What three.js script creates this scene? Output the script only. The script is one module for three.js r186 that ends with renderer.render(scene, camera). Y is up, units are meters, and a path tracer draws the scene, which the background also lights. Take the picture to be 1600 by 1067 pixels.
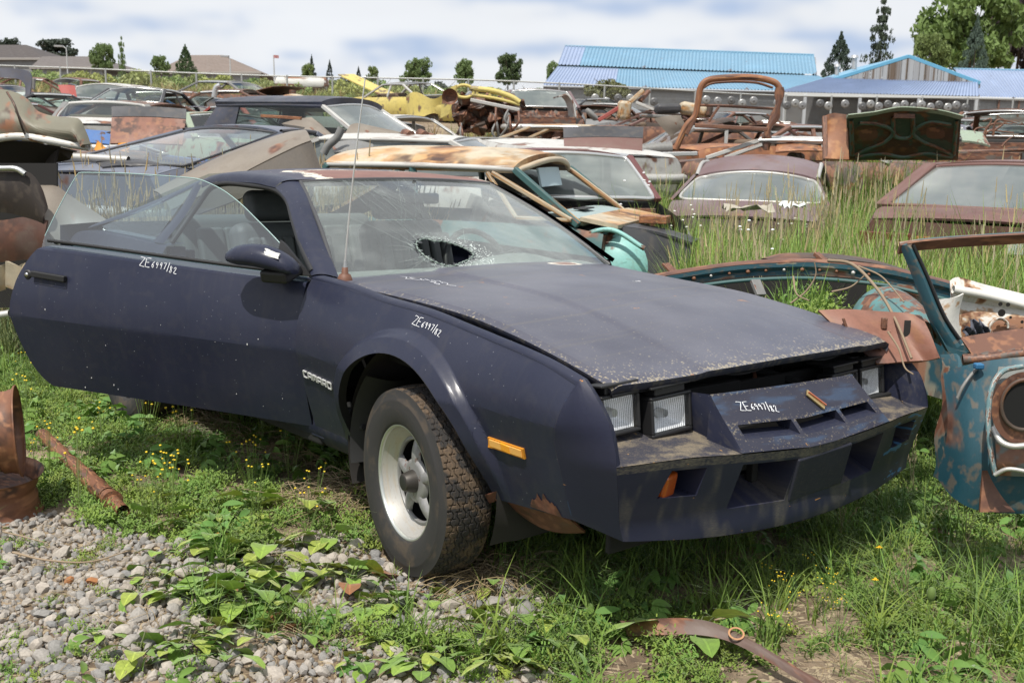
import * as THREE from 'three';
import { mergeGeometries, toCreasedNormals } from 'three/addons/utils/BufferGeometryUtils.js';
import { RoundedBoxGeometry } from 'three/addons/geometries/RoundedBoxGeometry.js';

// ---------------------------------------------------------------- camera, sky, sun, exposure
const scene = new THREE.Scene();
const camera = new THREE.PerspectiveCamera(35.71, 1024 / 682, 0.05, 3000);
camera.position.set(0, 1.446, 0);
camera.rotation.order = 'YXZ';
camera.rotation.set(-0.1811, 0, 0.0214);
camera.focus = 3.7; camera.userData.fStop = 8.5;
const renderer = new THREE.WebGLRenderer({ antialias: true });
renderer.toneMapping = THREE.LinearToneMapping;
renderer.toneMappingExposure = 1.0;
renderer.shadowMap.enabled = true;
const sun = new THREE.DirectionalLight(new THREE.Color(1, 0.95, 0.87), 5.0);
const sunDir = new THREE.Vector3(-0.30, 1.42, 0.64).normalize();
sun.position.copy(sunDir).multiplyScalar(60).add(new THREE.Vector3(0, 0, -12));
sun.target.position.set(0, 0, -12);
sun.castShadow = true; sun.shadow.radius = 1.3;
sun.shadow.mapSize.set(2048, 2048);
Object.assign(sun.shadow.camera, { left: -40, right: 40, top: 40, bottom: -40, near: 1, far: 140 });
sun.name = 'sun'; scene.add(sun); scene.add(sun.target);

// seeded random numbers and noise
function rng(seed) { let a = seed >>> 0; return () => { a = (a + 0x6D2B79F5) | 0; let t = Math.imul(a ^ (a >>> 15), 1 | a); t = (t + Math.imul(t ^ (t >>> 7), 61 | t)) ^ t; return ((t ^ (t >>> 14)) >>> 0) / 4294967296; }; }
const { clamp, lerp, smoothstep } = THREE.MathUtils;
const hash = (x, y, s) => { let h = Math.imul(x | 0, 374761393) + Math.imul(y | 0, 668265263) + Math.imul(s | 0, 974711); h = Math.imul(h ^ (h >>> 13), 1274126177); return ((h ^ (h >>> 16)) >>> 0) / 4294967296; };
const mod = (a, n) => ((a % n) + n) % n;
function vnoise(x, y, s, p) {
  const ix = Math.floor(x), iy = Math.floor(y), fx = x - ix, fy = y - iy, u = fx * fx * (3 - 2 * fx), v = fy * fy * (3 - 2 * fy);
  const w = p ? (a, b) => hash(mod(a, p), mod(b, p), s) : (a, b) => hash(a, b, s);
  return lerp(lerp(w(ix, iy), w(ix + 1, iy), u), lerp(w(ix, iy + 1), w(ix + 1, iy + 1), u), v);
}
function fbm(x, y, s = 1, oct = 4, p = 0) { let a = 0.5, t = 0, n = 0; for (let i = 0; i < oct; i++) { t += a * vnoise(x, y, s + i * 17, p); n += a; a *= 0.5; x *= 2; y *= 2; p *= 2; } return t / n; }

// sky: pale blue with long thin layers of bright cloud
{
  const W = 1024, H = 512, d = new Float32Array(W * H * 4);
  for (let j = 0; j < H; j++) for (let i = 0; i < W; i++) {
    const el = ((j + 0.5) / H - 0.5) * Math.PI, az = ((i + 0.5) / W - 0.5) * 2 * Math.PI, y = Math.sin(el);
    const x = Math.cos(az) * Math.cos(el), z = Math.sin(az) * Math.cos(el), k = (j * W + i) * 4;
    if (y < 0) { d[k] = 0.16; d[k + 1] = 0.17; d[k + 2] = 0.12; d[k + 3] = 1; continue; }
    const q = 1 / (y + 0.13), px = x * q, pz = z * q;
    const n = fbm(px * 2.0 + 7.3, pz * 2.9 + 3.1, 5, 5), m = fbm(px * 5.3 + 1.2, pz * 7.2, 9, 4);
    let c = smoothstep(n * 0.70 + m * 0.32, 0.28, 0.50);
    c = lerp(c, 0.42 + 0.3 * c, 1 - smoothstep(y, 0, 0.035));
    const zen = Math.pow(clamp(y, 0, 1), 0.45);
    const blue = [lerp(0.72, 0.30, zen), lerp(0.83, 0.50, zen), lerp(1.0, 0.90, zen)];
    const lit = 1.02 + 0.14 * fbm(px * 2.2, pz * 2.6, 31, 3), g = Math.max(0, x * sunDir.x + y * sunDir.y + z * sunDir.z);
    const glow = 0.35 * Math.pow(g, 12);
    for (let e = 0; e < 3; e++) d[k + e] = lerp(blue[e] * 0.98, lit * [0.96, 0.985, 1.02][e], c * 0.95) + glow;
    d[k + 3] = 1;
  }
  const t = new THREE.DataTexture(d, W, H, THREE.RGBAFormat, THREE.FloatType);
  t.mapping = THREE.EquirectangularReflectionMapping; t.magFilter = t.minFilter = THREE.LinearFilter; t.needsUpdate = true;
  scene.background = t; scene.environment = t; scene.backgroundIntensity = scene.environmentIntensity = 0.84;
}

// ---------------------------------------------------------------- helpers
const P2 = 1656, PIT = 0.1811, ROL = 0.0214, EYE = 1.446;
function pixelRay(px, py) { // direction of the sight line through a point of the photograph
  const a = (px - 800) / P2, b = -(py - 533.5) / P2, x = a * Math.cos(ROL) - b * Math.sin(ROL), u = a * Math.sin(ROL) + b * Math.cos(ROL);
  return [x, u * Math.cos(PIT) - Math.sin(PIT), Math.cos(PIT) + u * Math.sin(PIT)];
}
const at = (px, py, d) => { const r = pixelRay(px, py), s = d / r[2]; return [r[0] * s, EYE + r[1] * s, -d]; };
const onGround = (px, py, y = 0) => { const r = pixelRay(px, py), s = (y - EYE) / r[1]; return [r[0] * s, y, -r[2] * s]; };
function toPixel(p) { const x0 = p[0], y0 = p[1] - EYE, d = -p[2], up = y0 * Math.cos(PIT) + d * Math.sin(PIT), fw = d * Math.cos(PIT) - y0 * Math.sin(PIT); const x = x0 * Math.cos(ROL) + up * Math.sin(ROL), u = -x0 * Math.sin(ROL) + up * Math.cos(ROL); return [800 + P2 * x / fw, 533.5 - P2 * u / fw]; }
const rise = [[0, 0], [9.5, 0], [12, 0.22], [16, 0.65], [20, 1.05], [30, 2.0], [45, 3.2], [60, 3.85], [80, 4.0], [5000, 4.01]];
const terrain = (x, z) => { const d = -z; if (d < 9.5) return 0; let i = 0; while (d > rise[i + 1][0]) i++; return (1 - 0.36 * clamp((x / d + 0.02) / 0.14, 0, 1)) * lerp(rise[i][1], rise[i + 1][1], (d - rise[i][0]) / (rise[i + 1][0] - rise[i][0])); };

const ORD = 'first second third fourth fifth sixth seventh eighth ninth tenth eleventh twelfth thirteenth fourteenth fifteenth sixteenth seventeenth eighteenth nineteenth'.split(' '), ord = (n) => n < 19 ? ORD[n] : n === 19 ? 'twentieth' : n === 29 ? 'thirtieth' : ['twenty', 'thirty', 'forty'][Math.floor((n + 1) / 10) - 2] + '-' + ORD[(n + 1) % 10 - 1];
// labels for many alike things: counted from the left of the picture
const countOff = (list, text) => list.sort((a, b) => toPixel(a.position.toArray())[0] - toPixel(b.position.toArray())[0]).forEach((o, i) => { o.userData.label = text(ord(i)); });
const used = {};
const numbered = (n) => { const k = used[n] = (used[n] ?? -1) + 1; return k ? n + '_' + String(k).padStart(3, '0') : n; };
function tag(o, label, category, group) { if (label) o.userData.label = label; if (category) o.userData.category = category; if (group) o.userData.group = group; return o; }
function thing(name, label, category, pos = [0, 0, 0], turn = 0, group) {
  const o = new THREE.Group(); o.name = numbered(name); o.position.set(...pos); o.rotation.y = turn; scene.add(o); return tag(o, label, category, group);
}
function mesh(name, geo, mat, parent = scene) {
  if (Array.isArray(geo)) geo = merge(geo);
  const m = new THREE.Mesh(geo, mat); m.name = parent === scene ? numbered(name) : name; m.castShadow = m.receiveShadow = true; parent.add(m); return m;
}
function single(name, geo, mat, label, category, group) { return tag(mesh(name, geo, mat), label, category, group); }
function merge(list) {
  return mergeGeometries(list.map((g) => { g = g.index ? g.toNonIndexed() : g.clone(); for (const k of Object.keys(g.attributes)) if (!['position', 'normal', 'uv'].includes(k)) g.deleteAttribute(k); if (!g.attributes.uv) g.setAttribute('uv', new THREE.BufferAttribute(new Float32Array(g.attributes.position.count * 2), 2)); return g; }));
}
// piecewise smooth interpolation through [x, value...] keys
function keys(k) {
  const n = k.length, dim = k[0].length - 1;
  return (x) => {
    let i = 0; while (i < n - 2 && x > k[i + 1][0]) i++;
    const x0 = k[i][0], x1 = k[i + 1][0], t = clamp((x - x0) / (x1 - x0), 0, 1), out = [];
    for (let d = 1; d <= dim; d++) {
      const s = (a) => (a < 0 || a >= n - 1) ? null : (k[a + 1][d] - k[a][d]) / (k[a + 1][0] - k[a][0]);
      const m = s(i), tan = (p, q) => p === null || q === null ? m : p * q <= 0 ? 0 : 2 * p * q / (p + q);
      const m0 = tan(s(i - 1), m), m1 = tan(m, s(i + 1)), h = x1 - x0, t2 = t * t, t3 = t2 * t;
      out.push((2 * t3 - 3 * t2 + 1) * k[i][d] + (t3 - 2 * t2 + t) * h * m0 + (-2 * t3 + 3 * t2) * k[i + 1][d] + (t3 - t2) * h * m1);
    }
    return dim === 1 ? out[0] : out;
  };
}
const line = (pts) => { const k = pts.map((p, i) => [i / (pts.length - 1), ...p]); return keys(k); };
function grid(nu, nv, fn, crease = 0, skip) {
  const pos = [], uv = [], idx = [], P = [];
  for (let j = 0; j <= nv; j++) for (let i = 0; i <= nu; i++) { const p = fn(i / nu, j / nv); P.push(p); pos.push(p[0], p[1], p[2]); }
  const L = (a, b) => Math.hypot(a[0] - b[0], a[1] - b[1], a[2] - b[2]), w = nu + 1, mj = nv >> 1, mi = nu >> 1, cu = [0], cv = [0];
  for (let i = 1; i <= nu; i++) cu.push(cu[i - 1] + L(P[mj * w + i], P[mj * w + i - 1]));
  for (let j = 1; j <= nv; j++) cv.push(cv[j - 1] + L(P[j * w + mi], P[(j - 1) * w + mi]));
  for (let j = 0; j <= nv; j++) for (let i = 0; i <= nu; i++) uv.push(P[j * w + i][3] ?? cu[i], P[j * w + i][4] ?? cv[j]);
  for (let j = 0; j < nv; j++) for (let i = 0; i < nu; i++) { if (skip && skip((i + 0.5) / nu, (j + 0.5) / nv)) continue; const a = j * w + i, b = a + 1, c = a + w, e = c + 1; idx.push(a, b, e, a, e, c); }
  const g = new THREE.BufferGeometry();
  g.setAttribute('position', new THREE.Float32BufferAttribute(pos, 3)); g.setAttribute('uv', new THREE.Float32BufferAttribute(uv, 2)); g.setIndex(idx);
  if (crease) return toCreasedNormals(g, crease);
  g.computeVertexNormals(); return g;
}
// a sheet given thickness: front, back and the edge between them
function shell(nu, nv, fn, t, crease = 0.4) {
  const e = 1e-3, back = (u, v) => {
    const a = fn(Math.min(u + e, 1), v), b = fn(Math.max(u - e, 0), v), c = fn(u, Math.min(v + e, 1)), d = fn(u, Math.max(v - e, 0)), p = fn(u, v);
    const n = new THREE.Vector3(a[0] - b[0], a[1] - b[1], a[2] - b[2]).cross(new THREE.Vector3(c[0] - d[0], c[1] - d[1], c[2] - d[2])).normalize();
    return [p[0] - n.x * t, p[1] - n.y * t, p[2] - n.z * t, p[3], p[4]];
  };
  const mix = (p, q, s) => [lerp(p[0], q[0], s), lerp(p[1], q[1], s), lerp(p[2], q[2], s)];
  const g = [grid(nu, nv, fn, crease), grid(nu, nv, back, crease)];
  for (const [n, f] of [[nu, (s) => [s, 0]], [nu, (s) => [s, 1]], [nv, (s) => [0, s]], [nv, (s) => [1, s]]]) g.push(grid(n, 1, (s, w) => { const [u, v] = f(s); return mix(fn(u, v), back(u, v), w); }, crease));
  return merge(g);
}
// swept tube through points; r may be a function of 0..1
function tube(pts, r, seg = 24, rad = 8, closed = false) {
  const c = new THREE.CatmullRomCurve3(pts.map((p) => new THREE.Vector3(...p)), closed, 'centripetal');
  const g = new THREE.TubeGeometry(c, seg, 1, rad, closed), a = g.attributes.position, n = g.attributes.normal, q = new THREE.Vector3();
  for (let i = 0; i < a.count; i++) { const t = Math.floor(i / (rad + 1)) / seg, rr = typeof r === 'function' ? r(t) : r; a.setXYZ(i, a.getX(i) + n.getX(i) * (rr - 1), a.getY(i) + n.getY(i) * (rr - 1), a.getZ(i) + n.getZ(i) * (rr - 1)); }
  return g;
}
function bar(a, b, w, h = w, up = [0, 1, 0]) { // bevelled bar from a to b
  const A = new THREE.Vector3(...a), B = new THREE.Vector3(...b), len = A.distanceTo(B), g = new RoundedBoxGeometry(w, h, len, 1, Math.min(w, h) * 0.18);
  const m = new THREE.Matrix4().lookAt(B, A, new THREE.Vector3(...up)); m.setPosition(A.add(B).multiplyScalar(0.5)); return g.applyMatrix4(m);
}
const box = (x, y, z, w, h, d, r = 0.006) => { const g = new RoundedBoxGeometry(w, h, d, 1, Math.min(r, w / 2.2, h / 2.2, d / 2.2)); g.translate(x, y, z); return g; };
function cyl(a, b, r0, r1 = r0, seg = 16, open = false) {
  const A = new THREE.Vector3(...a), B = new THREE.Vector3(...b), g = new THREE.CylinderGeometry(r1, r0, A.distanceTo(B), seg, 1, open);
  g.applyQuaternion(new THREE.Quaternion().setFromUnitVectors(new THREE.Vector3(0, 1, 0), B.clone().sub(A).normalize())); const m = A.add(B).multiplyScalar(0.5); g.translate(m.x, m.y, m.z); return g;
}
function lathe(profile, axis, seg = 48) { // profile [radius, along]
  const g = new THREE.LatheGeometry(profile.map(([r, a]) => new THREE.Vector2(Math.max(r, 1e-4), a)), seg);
  if (axis === 'z') g.rotateX(Math.PI / 2); if (axis === 'x') g.rotateZ(-Math.PI / 2); return g;
}
function planarUV(g, a, b, s = 1) { const p = g.attributes.position, u = new Float32Array(p.count * 2); for (let i = 0; i < p.count; i++) { u[2 * i] = p.getComponent(i, a) * s; u[2 * i + 1] = p.getComponent(i, b) * s; } g.setAttribute('uv', new THREE.BufferAttribute(u, 2)); return g; }
function boxUV(g) { // uv in metres, from the face's direction
  g = g.index ? g.toNonIndexed() : g; const p = g.attributes.position, n = g.attributes.normal, u = new Float32Array(p.count * 2);
  for (let i = 0; i < p.count; i += 3) {
    const nx = Math.abs(n.getX(i)), ny = Math.abs(n.getY(i)), nz = Math.abs(n.getZ(i)), [a, b] = ny > nx && ny > nz ? [0, 2] : nx > nz ? [2, 1] : [0, 1];
    for (let e = i; e < i + 3; e++) { u[2 * e] = p.getComponent(e, a); u[2 * e + 1] = p.getComponent(e, b); }
  }
  g.setAttribute('uv', new THREE.BufferAttribute(u, 2)); return g;
}
const xf = (g, { p = [0, 0, 0], r = [0, 0, 0], s = [1, 1, 1] }) => g.applyMatrix4(new THREE.Matrix4().compose(new THREE.Vector3(...p), new THREE.Quaternion().setFromEuler(new THREE.Euler(...r)), new THREE.Vector3(...s)));

// ---------------------------------------------------------------- materials
const lin = (v) => v <= 0.0031308 ? v * 12.92 : 1.055 * Math.pow(v, 1 / 2.4) - 0.055;
// texture from a function of (x, y) in 0..1 that gives linear [r, g, b] (and alpha)
function tex(w, h, fn, { srgb = true, metres = 1, metresV = metres } = {}) {
  const d = new Uint8Array(w * h * 4);
  for (let j = 0; j < h; j++) for (let i = 0; i < w; i++) { const c = fn((i + 0.5) / w, (j + 0.5) / h), k = (j * w + i) * 4; for (let e = 0; e < 3; e++) d[k + e] = clamp(Math.round((srgb ? lin(clamp(c[e], 0, 1)) : c[e]) * 255), 0, 255); d[k + 3] = c.length > 3 ? clamp(Math.round(c[3] * 255), 0, 255) : 255; }
  const t = new THREE.DataTexture(d, w, h, THREE.RGBAFormat); t.wrapS = t.wrapT = THREE.RepeatWrapping; t.magFilter = THREE.LinearFilter; t.minFilter = THREE.LinearMipmapLinearFilter; t.generateMipmaps = true;
  if (srgb) t.colorSpace = THREE.SRGBColorSpace; t.repeat.set(1 / metres, 1 / metresV); t.needsUpdate = true; return t;
}
const mixc = (a, b, t) => [lerp(a[0], b[0], t), lerp(a[1], b[1], t), lerp(a[2], b[2], t)];
const std = (c, roughness = 0.6, metalness = 0, more = {}) => new THREE.MeshStandardMaterial({ color: new THREE.Color().setRGB(...c), roughness, metalness, side: THREE.DoubleSide, ...more });
// weathered paint: base colour with rust breaking through where noise passes a threshold; tiles every `metres`
const RUST = [0.13, 0.058, 0.036], RUST2 = [0.23, 0.105, 0.055], DARKR = [0.055, 0.026, 0.018];
const sharedRough = [0, 1, 2].map((i) => tex(128, 128, (x, y) => { const v = clamp(0.62 + 0.5 * (fbm(x * 6, y * 6, 300 + i, 4, 6) - 0.4), 0.3, 1); return [v, v, v]; }, { srgb: false, metres: 1.1 }));
function weathered(seed, base, { rust = 0.3, fade = [0.3, 0.3, 0.28], fadeAmt = 0.25, metres = 1.6, rough = 0.6, dirt = 0.2, size = 384, rustC = RUST, rustC2 = RUST2, edge = null, metal = 0, grain = 0.16, soft = 0.035 } = {}) {
  const N = 4, nf = (x, y, f, o, s) => fbm(x * f, y * f, seed + s, o, f);
  const field = (x, y) => nf(x, y, N, 5, 0) * 0.75 + nf(x, y, N * 4, 3, 50) * 0.25;
  const map = tex(size, size, (x, y) => {
    const r = field(x, y), th = 0.80 - rust * 0.6, k = smoothstep(r, th - soft, th + soft), f = nf(x, y, N, 3, 90), g = hash(Math.floor(x * size), Math.floor(y * size), seed), spk = nf(x, y, N * 8, 3, 130);
    let c = mixc(base, fade, clamp((f - 0.35) * 2, 0, 1) * fadeAmt);
    c = mixc(c, [0.14, 0.11, 0.08], dirt * smoothstep(spk, 0.5, 0.75));
    if (edge) c = mixc(c, edge, smoothstep(r, th - 0.06, th - 0.02) * 0.9);
    const rc = mixc(mixc(DARKR, rustC, smoothstep(nf(x, y, N * 2, 4, 170), 0.25, 0.55)), rustC2, smoothstep(nf(x, y, N * 4, 3, 210), 0.5, 0.75));
    c = mixc(c, rc, k); const j = 1 + (g - 0.5) * grain; return [c[0] * j, c[1] * j, c[2] * j];
  }, { metres });
  const rm = sharedRough[seed % 3];
  return new THREE.MeshStandardMaterial({ map, roughnessMap: rm, roughness: clamp(rough * 1.35, 0.5, 1), metalness: metal, side: THREE.DoubleSide });
}
// ---------------------------------------------------------------- the dark blue coupe
const NAVY = [0.0135, 0.0165, 0.036];
const navyTex = (dust, seed) => tex(512, 512, (x, y) => {
  const n = fbm(x * 5, y * 5, seed, 4, 5), m = fbm(x * 40, y * 40, seed + 7, 2, 40), g = hash(Math.floor(x * 512), Math.floor(y * 512), seed), st = fbm(x * 60, y * 4, seed + 3, 3, 60);
  let c = mixc(NAVY, [0.023, 0.026, 0.047], clamp(n * 1.4 - 0.2, 0, 1));
  c = mixc(c, [0.10, 0.09, 0.075], dust * clamp(smoothstep(m, 0.5, 0.85) * 0.6 + smoothstep(st, 0.55, 0.85) * 0.35, 0, 1));
  if (g > 0.9994) c = [0.3, 0.3, 0.3];
  const j = 1 + (g - 0.5) * 0.12; return [c[0] * j, c[1] * j, c[2] * j];
}, { metres: 1.1 });
const navyRough = tex(256, 256, (x, y) => { const v = 0.36 + 0.22 * fbm(x * 6, y * 6, 77, 4, 6) + 0.08 * hash(Math.floor(x * 256), Math.floor(y * 256), 4); return [v, v, v]; }, { srgb: false, metres: 1.1 });
const dentBump = tex(256, 256, (x, y) => { const v = 0.7 * fbm(x * 3, y * 3, 811, 2, 3) + 0.3 * fbm(x * 9, y * 9, 815, 2, 9); return [v, v, v]; }, { srgb: false, metres: 1.3 });
const navyMat = new THREE.MeshPhysicalMaterial({ map: navyTex(0.10, 3), roughnessMap: navyRough, clearcoat: 0.30, clearcoatRoughness: 0.22, specularIntensity: 0.35, bumpMap: dentBump, bumpScale: 0.004, side: THREE.DoubleSide });
const navyDull = new THREE.MeshPhysicalMaterial({ map: navyTex(0.35, 9), specularIntensity: 0.45, roughness: 0.55, side: THREE.DoubleSide });
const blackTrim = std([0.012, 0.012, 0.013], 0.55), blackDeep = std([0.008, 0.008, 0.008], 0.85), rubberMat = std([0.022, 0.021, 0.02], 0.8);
const greyCloth = weathered(41, [0.085, 0.09, 0.088], { rust: 0, fade: [0.13, 0.14, 0.13], metres: 0.6, rough: 0.95, size: 128 });
const dashMat = weathered(43, [0.16, 0.17, 0.165], { rust: 0, fade: [0.28, 0.28, 0.26], fadeAmt: 0.6, metres: 0.5, rough: 0.8, size: 128 });
const chrome = std([0.62, 0.62, 0.62], 0.22, 1), steel = std([0.5, 0.5, 0.49], 0.42, 0.9), darkMetal = weathered(45, [0.03, 0.03, 0.03], { rust: 0.45, metres: 0.7, size: 128 });
const autoGlass = new THREE.MeshPhysicalMaterial({ color: new THREE.Color(0.83, 0.92, 0.90), transmission: 1, thickness: 0, roughness: 0.02, ior: 1.5, side: THREE.DoubleSide });
const paintWhite = std([0.75, 0.76, 0.78], 0.7);

const car = thing('blue_coupe', 'dark navy blue two-door coupe with open passenger door, smashed windshield and popped-up hood', 'car', [0.323, 0.0568, -3.966], -0.8599);
car.rotation.order = 'YXZ'; car.rotation.x = -0.014; car.rotation.z = 0.0076;

// flank: z of the body side at (x, y)
const beltY = keys([[-3.75, 0.80], [-3.4, 0.885], [-2.9, 0.915], [-2.1, 0.905], [-0.73, 0.888], [-0.5, 0.88], [-0.25, 0.857], [0, 0.845], [0.26, 0.815], [0.55, 0.775], [0.75, 0.722]]);
const halfW = keys([[-3.75, 0.80], [-3.4, 0.855], [-2.6, 0.885], [-0.8, 0.885], [0.15, 0.888], [0.5, 0.878], [0.75, 0.862]]);
const AX = -0.04, AY = 0.30, AR = 0.402;
function flank(x, y, flare = true) {
  const yt = beltY(x), w = halfW(x), k = clamp((x - 0.3) / 0.45, 0, 1);
  let z = y >= 0.6 ? w - lerp(0.078, 0.05, k) * Math.pow(clamp((y - 0.6) / (yt - 0.6), 0, 1.1), 2.4) : w - 0.27 * (0.6 - y) - 0.12 * Math.pow(Math.max(0, 0.42 - y), 1.6);
  if (flare) for (const cx of [AX, -2.585]) { const r = Math.hypot(x - cx, y - AY); if (r < 0.49 && y > 0.26) z += 0.034 * smoothstep(0.480 - r, 0, 0.030) * (1 + 0.35 * clamp((0.45 - r) / 0.05, 0, 1)) * smoothstep(y, 0.26, 0.5); }
  return z;
}
const side = (g, s) => s > 0 ? g : xf(g, { s: [1, 1, -1] });
function fenderGeo(s) {
  const fn = (u, v) => {
    let x, yb, seamF = 0;
    if (u < 0.18) { const t = u / 0.18; x = lerp(-0.732, AX - AR, t); yb = lerp(0.262, 0.25, t); }
    else if (u < 0.75) { const th = Math.PI * (1 - (u - 0.18) / 0.57); x = AX + AR * Math.cos(th); yb = AY + AR * Math.sin(th) * (1 - 0.0) ; }
    else { const t = (u - 0.75) / 0.25; x = lerp(AX + AR, 0.70, t); yb = lerp(0.293, 0.315, t); seamF = t; }
    const yt = beltY(x);
    if (v < 0.14) { const q = v / 0.14, a = q * Math.PI / 2, z1 = flank(x, yt - 0.012), z0 = 0.752; return [x + seamF * 0.052, yt - 0.012 + 0.014 * Math.cos(a) + 0.004 * (1 - q), lerp(Math.max(z0, z1 - 0.024), z1, Math.sin(a)), x, q * 0.06]; }
    const y = lerp(yt - 0.012, yb, Math.pow((v - 0.14) / 0.86, 0.9));
    const seam = 0.045 * seamF * (y > 0.55 ? (y - 0.55) / 0.15 : (0.55 - y) / 0.35 * 0.6) - 0.02 * seamF;
    return [x + seam, y, flank(x, y), x, y];
  };
  return side(grid(150, 70, fn, 0.2), s);
}
const fender = mesh('fender', fenderGeo(1), navyMat, car); mesh('fender', (() => { const g = fenderGeo(-1), p = g.attributes.position; for (let i = 0; i < p.count; i++) p.setY(i, p.getY(i) - 0.055 * (1 - smoothstep(p.getX(i), 0.3, 0.72))); return g; })(), navyMat, car);
// wheel arches: rolled lip, well and liner
for (const [cx, zi] of [[AX, 0.48], [-2.585, 0.5]]) for (const s of [1, -1]) {
  const g = [grid(48, 3, (u, v) => { const th = Math.PI * (1.08 - 1.16 * u), r = AR + 0.004 * v, x = cx + AR * Math.cos(th), y = AY + AR * Math.sin(th); return [cx + r * Math.cos(th), AY + r * Math.sin(th), flank(x, Math.max(y, 0.25)) - 0.035 * v + 0.002]; })];
  mesh('arch_lip', side(merge(g), s), blackTrim, car);
  const w = [grid(40, 6, (u, v) => { const th = Math.PI * (1.12 - 1.24 * u), r = AR + 0.03 + 0.012 * Math.sin(u * 40) * (v > 0.2 ? 1 : 0); return [cx + r * Math.cos(th), AY + r * Math.sin(th), lerp(0.815, zi, v)]; }), grid(24, 8, (u, v) => { const th = Math.PI * (1.12 - 1.24 * u), r = 0.43 * (1 - v); return [cx + r * Math.cos(th), AY + r * Math.sin(th), zi]; })];
  mesh('wheel_well', side(merge(w), s), std([0.028, 0.025, 0.023], 0.9), car);
}
{ // splash liner behind the tyre with a push pin, rusty bracket under the fender corner
  const g = [grid(6, 14, (u, v) => { const th = Math.PI * (1.06 - 0.3 * v), r = 0.395 - 0.04 * Math.sin(u * Math.PI); return [AX + r * Math.cos(th) * (1 - 0.04 * u), AY + r * Math.sin(th), lerp(0.83, 0.56, u)]; }), cyl([AX - 0.375, 0.36, 0.79], [AX - 0.362, 0.362, 0.79], 0.012, 0.011, 10)];
  mesh('splash_liner', merge(g), std([0.02, 0.02, 0.021], 0.7), car);
  const rm = weathered(51, [0.08, 0.034, 0.025], { rust: 0.7, soft: 0.1, metres: 0.4, size: 128, rustC: [0.11, 0.042, 0.028], rustC2: [0.17, 0.07, 0.045] });
  mesh('rusty_bracket', [shell(10, 4, (u, v) => [lerp(0.36, 0.68, u), 0.31 - 0.05 * v - 0.035 * Math.sin(u * Math.PI) * v, 0.79 - 0.06 * v - 0.02 * u], 0.006), shell(6, 3, (u, v) => [0.33 + 0.06 * u, 0.30 - 0.03 * v + 0.03 * u, 0.81 - 0.02 * v], 0.004)], rm, car);
  mesh('rust_patch', grid(24, 12, (u, v) => { const x = lerp(0.53, 0.66, u), y0 = 0.312, h = 0.05 * Math.pow(Math.sin(Math.PI * u), 0.7) * (0.55 + 0.9 * fbm(u * 9, 1, 5, 3)); const y = y0 + h * v; return [x, y, flank(x, y) + 0.0025, x, y]; }), rm, car);
}
// marks written by hand with white paint: strokes laid on a surface
const GLYPH = { Z: [[[0, 0.92], [0.05, 0.98], [0.8, 0.92], [0.76, 0.86], [0.08, 0.10], [0.06, 0.03], [0.95, -0.02]]], E: [[[0.75, 1], [0.05, 0.92], [0.02, 0.05], [0.8, 0]], [[0.05, 0.5], [0.6, 0.52]]], 6: [[[0.65, 0.95], [0.2, 0.6], [0.08, 0.2], [0.4, 0], [0.65, 0.25], [0.4, 0.45], [0.12, 0.3]]], 9: [[[0.62, 0.75], [0.35, 0.95], [0.1, 0.7], [0.35, 0.5], [0.62, 0.75], [0.5, 0]]], 7: [[[0.05, 0.92], [0.7, 0.95], [0.35, 0]]], '/': [[[0.65, 1.2], [0.05, -0.25]]], 8: [[[0.6, 0.85], [0.3, 1], [0.1, 0.8], [0.6, 0.25], [0.35, 0], [0.08, 0.2], [0.6, 0.85]]], 2: [[[0.05, 0.75], [0.35, 1], [0.65, 0.75], [0.1, 0.05], [0.9, -0.05]]] };
function scrawl(text, surface, parent, seed, wid = 0.05, sizes = {}) {
  const R = rng(seed), g = []; let x = 0; const n = [...text].length;
  [...text].forEach((ch, i) => {
    const cw = (ch === '/' ? 0.6 : i < 2 ? 1.35 : 0.88) / n, h = (i < 2 ? 1 : 0.68) * (sizes.h ?? 1), oy = i < 2 ? 0.05 : i > n - 3 ? -0.12 : 0.12;
    for (const st of GLYPH[ch]) {
      const pts = st.map(([a, b]) => [x + a * cw * 0.92 + (R() - 0.5) * 0.012, b * h + oy + (R() - 0.5) * 0.06]), c = new THREE.CatmullRomCurve3(pts.map((p) => new THREE.Vector3(p[0], p[1], 0)), false, 'catmullrom', 0.25), N = 18, q = [];
      for (let k = 0; k <= N; k++) { const p = c.getPoint(k / N), t = c.getTangent(k / N), asp = sizes.aspect ?? 4, nx = -t.y, ny = t.x * asp, l = Math.hypot(nx * asp, ny) || 1, w = wid * (0.75 + 0.5 * R()); q.push([surface(p.x + nx / l * w * 0.5, p.y + ny / l * w * 0.5), surface(p.x - nx / l * w * 0.5, p.y - ny / l * w * 0.5)]); }
      g.push(grid(N, 1, (u, v) => q[Math.round(u * N)][v > 0.5 ? 1 : 0]));
    }
    x += cw;
  });
  const m = mesh('painted_number', merge(g), paintWhite, parent); m.userData.label = 'number written by hand in white paint'; return m;
}
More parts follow.
